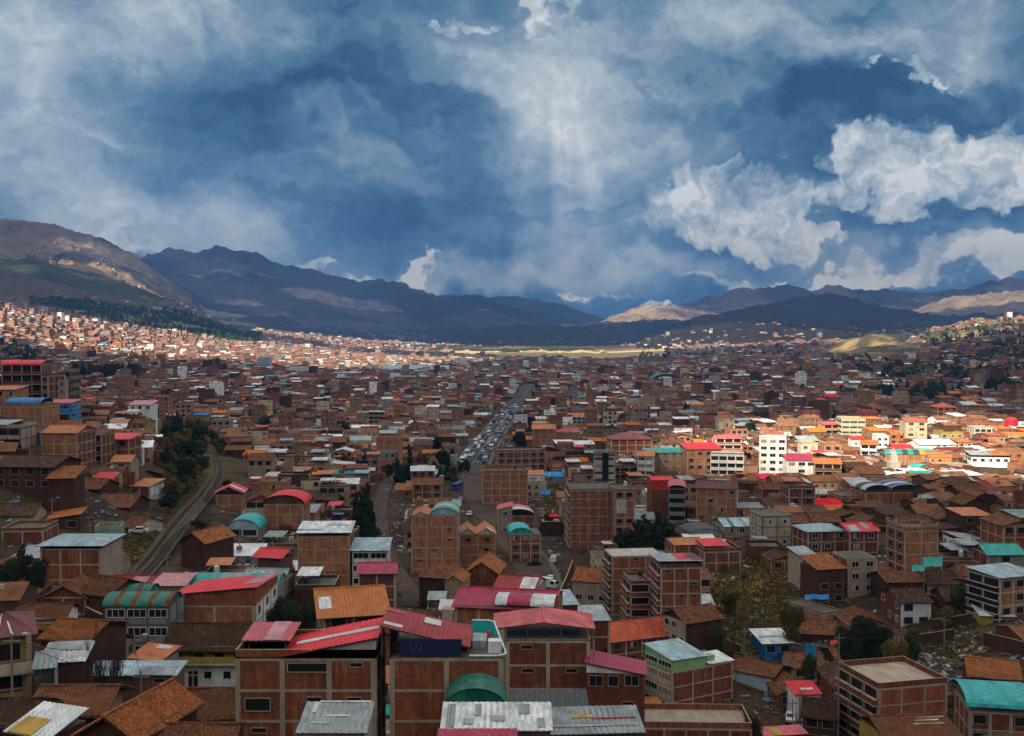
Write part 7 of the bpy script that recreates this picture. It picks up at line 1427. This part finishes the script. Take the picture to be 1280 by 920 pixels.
for (a, b, h, lb) in [((1118, 760), (1150, 752), 2.4, 'adobe yard wall right of the big dark trees, lowest on the slope'), ((1150, 752), (1205, 768), 2.2, 'adobe yard wall running right beneath the green tree'), ((1165, 790), (1215, 782), 2.4, 'adobe retaining wall left of the yellow walled shed'), ((1148, 808), (1192, 802), 2.4, 'adobe retaining wall one terrace below the yellow walled shed'), ((1120, 822), (1150, 818), 2.2, 'adobe retaining wall just above the deep balconied building'), ((1190, 735), (1245, 742), 2.4, 'adobe wall before the concrete framed building'), ((1230, 810), (1285, 825), 3.0, 'adobe wall at the right edge under the yellow walled shed'), ((805, 898), (850, 905), 1.5, 'low brick wall beside the lime green box building'), ((890, 800), (925, 815), 1.6, 'low dark wall at the foot of the grassy slope'), ((108, 775), (128, 785), 2.2, 'dark yard wall below the green barrel awning'), ((700, 752), (716, 712), 3.0, 'street wall rising along the right side of the brown street')]:
    x0, y0, _ = gp(*a); x1, y1, _ = gp(*b); Lw = math.hypot(x1-x0, y1-y0); n_ = max(2, int(Lw/3)); mb = MB(); ux, uy = (x1-x0)/Lw, (y1-y0)/Lw
    base = lz((x0+x1)/2, (y0+y1)/2)
    for i in range(n_):
        xa, ya = x0+ux*Lw*i/n_, y0+uy*Lw*i/n_; xb, yb_ = x0+ux*Lw*(i+1)/n_, y0+uy*Lw*(i+1)/n_; za, zb_ = lz(xa, ya), lz(xb, yb_); t = .2
        nx_, ny_ = -uy*t, ux*t; pts = [(xa-nx_, ya-ny_, za+h), (xb-nx_, yb_-ny_, zb_+h), (xb+nx_, yb_+ny_, zb_+h), (xa+nx_, ya+ny_, za+h)]
        k0 = len(mb.v); mb.v += pts+[(p[0], p[1], p[2]-h-.8) for p in pts]; q1 = mb.mat('tan'); q0 = mb.mat('adobe')
        for fc, mm in (((0, 1, 2, 3), q1), ((0, 4, 5, 1), q0), ((2, 6, 7, 3), q0))+((((3, 7, 4, 0), q0),) if i == 0 else ())+((((1, 5, 6, 2), q0),) if i == n_-1 else ()): mb.f.append(tuple(k0+z for z in fc)); mb.mi.append(mm)
    tag(mb.build('boundary_wall'), lb, 'wall')

# tanks and poles on and between the smaller houses
ih = sorted([o_ for o_ in bpy.data.objects if o_.get('category') == 'house' and o_.get('group')], key=lambda q: q.location.y)
nt_ = 0
for i, ro in enumerate(ih):
    if i % 3 or nt_ > 46: continue
    ks = [q for q in bpy.data.objects if q.parent == ro] if False else list(ro.children)
    if not any(q.name.startswith('parapet') for q in ks): continue
    w0 = [q for q in ks if q.name.startswith('wall')][0]; hs = max(v_.co.z for v_ in w0.data.vertices); Wm = max(v_.co.x for v_ in w0.data.vertices); Dm = max(v_.co.y for v_ in w0.data.vertices)
    lx, ly = Wm*(.25 if i % 2 else .72), Dm*.2; c_, s_ = math.cos(ro.rotation_euler.z), math.sin(ro.rotation_euler.z); nm = ['black', 'white', 'beige'][nt_ % 3]
    wx, wy = ro.location.x+lx*c_-ly*s_, ro.location.y+lx*s_+ly*c_; wz = ro.location.z+hs+.3
    pk, qk = proj(wx, wy, wz); watertank(wx, wy, wz, [TKB, TKW, TKP][nt_ % 3], place_label(pk, qk, wy, nm+' water tank on a flat roof')); nt_ += 1
for (px, py, hh_) in [(60, 700, 9), (300, 700, 8), (342, 650, 9), (420, 640, 9), (520, 655, 8), (700, 655, 9), (735, 690, 9), (760, 745, 9), (850, 640, 9), (900, 655, 8), (1000, 650, 8), (1090, 690, 8), (1150, 735, 8), (1215, 700, 8), (930, 830, 8), (1020, 850, 8), (1180, 820, 8), (90, 600, 9), (190, 575, 9), (660, 610, 9), (545, 625, 9), (1110, 640, 8), (790, 600, 9), (960, 615, 8)]:
    x_, y_, z_ = gp(px, py); zt_ = z_+hh_; a_ = proj(x_, y_, zt_); pole(a_[0], a_[1], y_, place_label(px, py, y_, 'grey wooden pole with short crossarm'), False)

# cables between poles, and washing on flat roofs
ps_ = sorted([o_ for o_ in bpy.data.objects if o_.name.startswith('utility_pole')], key=lambda q: q.location.y); nc_ = 0
for i, a in enumerate(ps_):
    for b in ps_[i+1:]:
        dd = (a.location-b.location).length
        if 18 < dd < 62 and nc_ < 22:
            ha = max(v_.co.z for c_ in a.children if c_.name.startswith('pole') for v_ in c_.data.vertices)-.7; hb = max(v_.co.z for c_ in b.children if c_.name.startswith('pole') for v_ in c_.data.vertices)-.7
            A_ = np.array(a.location)+(0, 0, ha); B_ = np.array(b.location)+(0, 0, hb); mb = MB()
            for q in range(14):
                f = lambda t: tuple(A_*(1-t)+B_*t-np.array((0, 0, 4*t*(1-t)*dd*.03))); mb.cyl(f(q/14), f((q+1)/14), .028, .028, cab, 4, False)
            tag(mb.build('cable'), 'thin black overhead cable sagging between poles above the roofs', 'cable', 'overhead cables strung between the poles'); nc_ += 1; break
cl_ = [flatmat('cloth_'+n_, c_) for n_, c_ in (('white', (.7, .7, .7)), ('red', (.5, .05, .05)), ('blue', (.05, .12, .4)), ('green', (.08, .25, .1)), ('pink', (.6, .25, .3)), ('yellow', (.6, .45, .1)))]; nl_ = 0
for i, ro in enumerate(ih):
    if i % 3 != 1 or nl_ > 24: continue
    ks = list(ro.children)
    if not any(q.name.startswith('parapet') for q in ks): continue
    w0 = [q for q in ks if q.name.startswith('wall')][0]; hs = max(v_.co.z for v_ in w0.data.vertices); Wm = max(v_.co.x for v_ in w0.data.vertices); Dm = max(v_.co.y for v_ in w0.data.vertices)
    r = empty('clothes_line', ro.matrix_basis @ Vector_((.6, Dm*.35, hs+.12)), ro.rotation_euler.z); tag(r, 'clothes line with drying laundry on a flat brick rooftop', 'clothes line', 'washing drying on the rooftops'); Lw = Wm-1.4
    mb = MB(); mb.cyl((0, 0, 0), (0, 0, 2), .04, .04, PM, 5); mb.build('pole', r); mb = MB(); mb.cyl((Lw, 0, 0), (Lw, 0, 2), .04, .04, PM, 5); mb.build('pole', r); mb = MB(); mb.cyl((0, 0, 1.95), (Lw, 0, 1.95), .012, .012, cab, 4); mb.build('line', r)
    xx = .3
    while xx < Lw-.6:
        ww_ = random.uniform(.35, .9); mb = MB(); hh_ = random.uniform(.5, 1.1); mb.box(xx, xx+ww_, -.015, .015, 1.93-hh_, 1.94, random.choice(cl_)); mb.build('laundry', r); xx += ww_+random.uniform(.08, .5)
    nl_ += 1
# ------------------------------------------------------------------ light, sky, camera
SUN_EL, SUN_AZ = 38., 32.      # light travels forward and to the right, from behind the viewpoint's left shoulder
el = R(SUN_EL); az = R(SUN_AZ)
L = (math.sin(az)*math.cos(el), math.cos(az)*math.cos(el), -math.sin(el))
from mathutils import Vector
sd = bpy.data.lights.new('sun', 'SUN'); sd.energy = 4.4; sd.angle = R(.4); sd.color = (1, .87, .67)
so = bpy.data.objects.new('sun', sd); col.objects.link(so); so.rotation_euler = Vector(L).to_track_quat('-Z', 'Y').to_euler(); so.location = (0, -50, 300)
world = bpy.data.worlds.new('World'); scene.world = world; world.use_nodes = True
wt = world.node_tree; wt.nodes.clear(); T = NT(wt)
def dirc(px, py):
    a = (px-640)/F; b = (460-py)/F; x = a; y = CP+b*SP; z = -SP+b*CP; r = math.sqrt(x*x+y*y+z*z)
    return math.atan2(x, y)*F, math.asin(z/r)*F
def sky():
    g = T.n('ShaderNodeTexCoord').outputs['Generated']
    sp = T.n('ShaderNodeSeparateXYZ', i={0: g})
    azs = T.m('MULTIPLY', T.m('ARCTAN2', sp.outputs[0], sp.outputs[1]), F/100)
    els = T.m('MULTIPLY', T.m('ARCSINE', sp.outputs[2]), F/100)
    P = T.n('ShaderNodeCombineXYZ', i={0: azs, 1: els}).outputs[0]           # 1 unit = 100 px of view
    st = T.n('ShaderNodeMapping', i={'Vector': P, 'Scale': (.55, 1.0, 1)}).outputs[0]
    big = T.noise(st, .55, 6, .55)
    wn = T.n('ShaderNodeTexNoise', i={'Vector': P, 'Scale': .8, 'Detail': 4., 'Roughness': .55}).outputs[1]
    wv = T.vm('SCALE', T.vm('SUBTRACT', wn, (.5, .5, .5))); wt.nodes[-1].inputs[3].default_value = 1.5
    PW = T.vm('ADD', P, wv)
    wv2 = T.vm('SCALE', T.vm('SUBTRACT', T.n('ShaderNodeTexNoise', i={'Vector': P, 'Scale': 3.2, 'Detail': 6., 'Roughness': .6}).outputs[1], (.5, .5, .5))); wt.nodes[-1].inputs[3].default_value = .55
    PC = T.vm('ADD', PW, wv2)
    def blobs(vec, lst, kx_=1.):
        acc = None
        for (px, py, rx, ry, rot, amp) in lst:
            a, e = dirc(px, py)
            mp = T.n('ShaderNodeMapping', vector_type='TEXTURE', i={'Vector': vec, 'Location': (a/100, e/100, 0), 'Rotation': (0, 0, R(rot)), 'Scale': (rx/100*kx_, ry/100*kx_, 1)})
            d = T.vm('LENGTH', mp.outputs[0]); k = T.mr(d, 0, 1, amp, 0, 'SMOOTHERSTEP')
            acc = k if acc is None else T.m('ADD', acc, k)
        return acc
    soft = blobs(PW, SOFT)
    def puff(vec, sc, det, rough):
        nd = T.n('ShaderNodeTexVoronoi', feature='F1', i={'Vector': vec, 'Scale': sc, 'Detail': det, 'Roughness': rough}); nd.normalize = True
        return T.m('SUBTRACT', 1., nd.outputs[0])
    def off(vec, dx_, dy_): return T.vm('ADD', vec, (dx_, dy_, 0))
    billow = T.noise(PC, 1.5, 9, .6); fine = T.noise(PC, 4.5, 6, .65)
    sh = T.noise(T.n('ShaderNodeMapping', i={'Vector': PC, 'Scale': (.45, .9, 1), 'Location': (3.1, 1.7, 2)}).outputs[0], 1.0, 8, .55)
    sh2 = T.noise(T.n('ShaderNodeMapping', i={'Vector': off(PC, .10, .16), 'Scale': (.45, .9, 1), 'Location': (3.1, 1.7, 2)}).outputs[0], 1.0, 8, .55)
    rim = T.m('SUBTRACT', sh, sh2)                                     # towards the light side of each cloud fold
    t = T.m('ADD', T.mr(big, .3, .72, .13, .42), soft)
    t = T.m('ADD', t, T.mr(sh, .36, .66, -.06, .06, 'SMOOTHSTEP'))
    t = T.m('ADD', t, T.m('MULTIPLY', rim, .75)); t = T.m('ADD', t, T.mr(billow, .3, .7, -.05, .05))
    ax, ay = dirc(690, -60)
    dx = T.m('SUBTRACT', azs, ax/100); dy = T.m('SUBTRACT', ay/100, els)
    ang = T.m('DIVIDE', dx, dy); shn = T.n('ShaderNodeTexNoise', noise_dimensions='1D', i={'W': ang, 'Scale': 9., 'Detail': 2.}).outputs[0]
    sm = T.m('MULTIPLY', T.mr(T.m('ABSOLUTE', T.m('ADD', ang, -.08)), .0, .55, 1, 0, 'SMOOTHSTEP'), T.m('MULTIPLY', T.mr(dy, 1.0, 2.6, 0, 1, 'SMOOTHSTEP'), T.mr(dy, 2.8, 4.6, 1, 0, 'SMOOTHSTEP')))
    t = T.m('ADD', t, T.m('MULTIPLY', sm, T.mr(shn, .35, .7, .0, .17)))
    dk = T.mr(T.m('ADD', blobs(PC, DARKC), T.mr(billow, .3, .7, -.2, .2)), .3, .6, 0, 1, 'SMOOTHSTEP')
    t = T.m('SUBTRACT', t, T.m('MULTIPLY', dk, .13))
    t = T.m('ADD', T.m('MULTIPLY', T.m('SUBTRACT', t, .36), 1.12), .36)
    # cumulus: puffs lit from the upper left
    cm = blobs(PC, CUM, 1.3)
    pf = puff(PC, 1.5, 4., .5); pf2 = puff(off(PC, -.07, .11), 1.5, 4., .5)
    cmk = T.mr(T.m('ADD', T.m('ADD', cm, T.mr(pf, .35, .8, -.26, .2)), T.mr(billow, .3, .7, -.16, .16)), .30, .58, 0, 1, 'SMOOTHSTEP')
    lit_ = T.m('MULTIPLY', T.m('SUBTRACT', pf, pf2), 1.6)
    csh = T.m('ADD', T.m('ADD', T.mr(billow, .32, .68, .46, .80), lit_), T.mr(T.noise(PC, .9, 2), .35, .65, -.14, .14)); csh = T.m('ADD', csh, T.mr(cm, .35, 1.0, -.06, .12))
    csh = T.m('ADD', T.m('ADD', csh, T.mr(fine, .3, .7, -.05, .05)), T.mr(els, .3, 2.2, .26, .06))
    t = T.m('ADD', T.m('MULTIPLY', t, T.m('SUBTRACT', 1, cmk)), T.m('MULTIPLY', csh, cmk))
    ramp = T.n('ShaderNodeValToRGB', i={0: t}); cr = ramp.color_ramp
    stops = [(0, (40, 74, 104)), (.12, (54, 92, 124)), (.3, (82, 119, 146)), (.5, (128, 151, 168)), (.7, (172, 187, 194)), (.88, (210, 216, 216)), (1., (238, 238, 234))]
    while len(cr.elements) < len(stops): cr.elements.new(.5)
    for e_, (p_, c_) in zip(cr.elements, stops): e_.position = p_; e_.color = (*srgb(*c_), 1)
    cloud = T.vm('SCALE', ramp.outputs[0]); wt.nodes[-1].inputs[3].default_value = SKYK
    # low warm cream light on clouds near the skyline
    warm = T.mix(T.m('MULTIPLY', T.mr(els, .2, 1.6, .8, 0), T.mr(t, .45, .8, 0, 1)), (1, 1, 1), (1.12, 1.02, .80))
    cloud = T.mix(1, cloud, warm, 'MULTIPLY')
    ns = T.n('ShaderNodeTexSky', sky_type='NISHITA'); ns.sun_disc = False; ns.sun_elevation = el; ns.sun_rotation = R(180+SUN_AZ); ns.altitude = 3400; ns.dust_density = .3
    blue = T.mix(1, ns.outputs[0], (.16, .42, .80), 'MULTIPLY')
    gap = T.mr(T.m('ADD', blobs(PC, GAPS), T.mr(billow, .3, .7, -.2, .2)), .35, .55, 0, 1, 'SMOOTHSTEP')
    gap = T.m('MULTIPLY', gap, T.m('SUBTRACT', 1, T.m('MULTIPLY', cmk, .9)))
    c = T.mix(gap, cloud, blue)
    bg = T.n('ShaderNodeBackground', i={0: c, 1: .1}); out = T.n('ShaderNodeOutputWorld', i={0: bg.outputs[0]})
SKYK = 4.6
SOFT = [(60, 60, 330, 200, 20, .24), (60, 210, 160, 190, 35, .26), (215, 280, 230, 70, -8, .40), (170, 300, 110, 40, 0, .28), (20, 300, 160, 60, 0, .2), (700, 80, 340, 180, -12, .25), (735, 170, 180, 240, 8, .20),
        (610, 110, 260, 60, -35, .14), (500, 230, 240, 60, -40, .24), (720, 300, 260, 70, 0, .14), (1060, 60, 190, 50, -10, .28), (1200, 25, 160, 80, 0, .38), (900, 15, 260, 60, 0, .30), (900, 150, 130, 130, 0, .12), (760, 340, 420, 40, 0, .34), (560, 350, 180, 36, 5, .30),
        (1100, 330, 320, 50, 0, .25), (60, 10, 400, 70, 0, .16), (350, 20, 260, 50, 0, .14), (330, 190, 260, 110, -20, .04)]
DARKC = [(300, 150, 220, 120, -20, .5), (430, 80, 180, 60, 10, .6), (530, 120, 140, 50, -30, .8), (1050, 120, 260, 70, 0, .7), (1210, 120, 130, 60, 0, .6), (620, 285, 230, 50, 0, .6), (450, 270, 200, 45, 0, .5), (780, 275, 90, 30, 0, .7), (960, 330, 180, 20, 0, .5), (1150, 310, 150, 24, 0, .6), (940, 170, 80, 60, 0, .3), (320, 250, 110, 20, 0, .4)]
CUM = [(1130, 205, 130, 66, -12, .85), (1235, 195, 95, 66, 10, .85), (1100, 245, 70, 34, 0, .55), (1240, 250, 80, 30, 0, .5), (1135, 282, 34, 15, 0, .7), (880, 225, 90, 45, 18, .66), (900, 262, 120, 50, 0, .55), (965, 275, 90, 38, 22, .66), (1000, 300, 90, 18, 0, .8), (850, 290, 90, 26, 0, .55),
       (690, 14, 60, 22, 0, .62), (570, 6, 90, 12, 0, .55), (1190, 336, 180, 22, 3, .72), (1010, 348, 190, 15, 0, .7), (1235, 322, 80, 24, 0, .6), (480, 344, 120, 13, 8, .66), (395, 332, 50, 12, 10, .6), (720, 362, 90, 12, 0, .5), (185, 298, 66, 30, 0, .52), (1135, 92, 62, 12, 0, .66), (1170, 66, 70, 14, 20, .5), (640, 340, 70, 20, 0, .5), (640, 70, 70, 30, -20, .42)]
GAPS = [(1082, 170, 46, 9, -5, .75), (140, 294, 64, 14, 25, .7), (0, -400, 500, 200, 0, .6)]
sky()
world.cycles.sampling_method = 'NONE'

# unseen cloud sheet added to block the sun, its holes aimed at the lit patches
DZ = 4600.
kx, ky = L[0]/-L[2], L[1]/-L[2]
def lit_spot(px, py, Y): # where on the cover (object coordinates) the sun ray to that ground point passes
    x, y, z = at(px, py, Y); return x-(DZ-z)*kx, y-(DZ-z)*ky
LIT = [ # px,py,Y, half width (m), half depth (m), rot, strength
 (200,405,2500,420,300,-20,1.0),(1100,562,520,125,110,20,1.25),(1215,570,500,100,120,10,1.2),(985,568,445,38,60,0,1.0),(1180,545,640,130,90,0,1.0),(1262,600,430,70,70,0,1.0),(1255,552,580,120,130,0,1.2),(1060,545,580,110,110,0,1.0),
 (60,405,2450,600,460,-25,1.4),(190,425,2350,560,380,-25,1.5),(300,435,2450,500,380,-20,1.5),(420,440,2900,500,480,-10,1.4),(20,420,2000,240,200,-25,.8),(560,436,4700,1000,900,0,1.3),(740,436,4800,1200,900,0,1.5),(880,438,4300,700,600,0,1.2),
 (1090,428,2650,150,130,0,1.1),(1240,403,3200,520,360,0,1.35),(1170,415,2900,260,260,0,1.1),
 (270,390,6300,600,350,0,.9),(200,372,5600,500,500,20,.9),(120,310,6000,900,400,0,.55),(60,350,4500,500,300,0,.5),(430,370,8300,480,350,-20,1.1),(300,345,8800,420,260,-15,.75),(375,362,8500,380,220,-15,.75),(500,388,8100,420,220,-15,.7),(240,352,8600,260,220,0,.7),(620,400,9000,500,300,0,.6),(330,400,7300,500,300,0,.6),(560,400,8000,500,250,0,.5),
 (810,395,8600,800,900,0,1.0),(760,415,7600,900,400,0,.9),(1220,372,9300,1000,500,0,1.1),(860,425,5000,350,200,0,.8),(1000,376,11500,1500,500,0,.25),(820,375,15700,900,900,0,1.0),
]
def cover():
    m = bpy.data.materials.new('cloud_shade'); m.use_nodes = True; n = m.node_tree; n.nodes.clear(); Q = NT(n)
    p = Q.n('ShaderNodeTexCoord').outputs['Object']; sc = Q.vm('SCALE', p); n.nodes[-1].inputs[3].default_value = .001
    wn = Q.n('ShaderNodeTexNoise', i={'Vector': sc, 'Scale': 2.6, 'Detail': 6., 'Roughness': .6}).outputs[1]
    wv = Q.vm('SCALE', Q.vm('SUBTRACT', wn, (.5, .5, .5))); n.nodes[-1].inputs[3].default_value = .5
    fn = Q.noise(sc, 2.2, 5, .6)
    q = Q.vm('ADD', sc, wv); acc = None
    for (px, py, Y, a, b, rot, amp) in LIT:
        x, y = lit_spot(px, py, Y)
        mp = Q.n('ShaderNodeMapping', vector_type='TEXTURE', i={'Vector': q if Y > 1000 else Q.vm('ADD', sc, Q.vm('SCALE', wv)), 'Location': (x/1000, y/1000, 0), 'Rotation': (0, 0, R(rot)), 'Scale': (a*1.5/1000, b*1.5/1000, 1)})
        if Y <= 1000:
            for nd in n.nodes:
                if nd.type == 'VECT_MATH' and nd.operation == 'SCALE' and nd.inputs[0].is_linked and nd.inputs[0].links[0].from_socket == wv: nd.inputs[3].default_value = .12
        d = Q.vm('LENGTH', mp.outputs[0]); k = Q.mr(d, 0, 1, amp, 0, 'SMOOTHSTEP'); acc = k if acc is None else Q.m('MAXIMUM', acc, k)
    hole = Q.mr(Q.m('ADD', acc, Q.mr(fn, .3, .7, -.14, .14)), .42, .60, 0, 1, 'SMOOTHSTEP')
    tr = Q.n('ShaderNodeBsdfTransparent'); tl = Q.n('ShaderNodeBsdfTranslucent', i={0: DECKC})
    mx = Q.n('ShaderNodeMixShader', i={0: hole, 1: tl.outputs[0], 2: tr.outputs[0]}); Q.n('ShaderNodeOutputMaterial', i={0: mx.outputs[0]})
    xs = np.linspace(-16000, 13000, 80); ys = np.linspace(-9500, 13000, 70); X, Y = np.meshgrid(xs, ys)
    Z = 0*X
    cells = []
    v = np.stack([X, Y, Z], -1).reshape(-1, 3); nc = len(xs); f = []
    for j in range(len(ys)-1):
        for i in range(nc-1):
            a = j*nc+i; f.append((a, a+nc, a+nc+1, a+1))
    v = v[:]  # far end thins out so the cover stays above the view
    me = bpy.data.meshes.new('cloud_shade_sheet'); me.from_pydata([tuple(q_) for q_ in v], [], f); me.materials.append(m); me.update()
    o = bpy.data.objects.new('cloud_shade_sheet', me); o.location = (0, 0, DZ); col.objects.link(o); tag(o, 'unseen grey cloud sheet added to shade the city, with holes for sunlit patches', None, None, 'structure')
DECKC = (.46, .49, .54, 1)
cover()
def haze():
    mb = MB(); m = bpy.data.materials.new('valley_haze'); m.use_nodes = True; n = m.node_tree; n.nodes.clear(); Q = NT(n)
    pv = Q.n('ShaderNodeVolumePrincipled'); pv.inputs['Color'].default_value = HAZEC; pv.inputs['Density'].default_value = HAZED; pv.inputs['Anisotropy'].default_value = .1
    Q.n('ShaderNodeOutputMaterial', i={1: pv.outputs[0]})
    mb.box(-23000, 26000, -600, 17000, -30, 1250, m); o = mb.build('haze'); tag(o, 'thin blue haze filling the valley', 'haze', None, 'stuff')
EXPO = 1.15
HAZED = 5.4e-5; HAZEC = (.15, .38, .88, 1)
haze()
cd = bpy.data.cameras.new('camera'); cam = bpy.data.objects.new('camera', cd); col.objects.link(cam); cam.location = (0, 0, CAMZ); cam.rotation_euler = (math.pi/2-PITCH, 0, 0)
cd.sensor_width = 36; cd.lens = 36*F/1280; cd.clip_start = 1; cd.clip_end = 90000; scene.camera = cam
v = scene.view_settings; v.view_transform = 'Standard'; v.look = 'None'; v.exposure = EXPO; v.gamma = 1; v.use_curve_mapping = False
c = scene.cycles; c.max_bounces = 4; c.diffuse_bounces = 2; c.glossy_bounces = 2; c.transmission_bounces = 2; c.transparent_max_bounces = 8; c.volume_bounces = 2; c.use_denoising = True; c.caustics_reflective = False; c.caustics_refractive = False
c.sample_clamp_indirect = 4
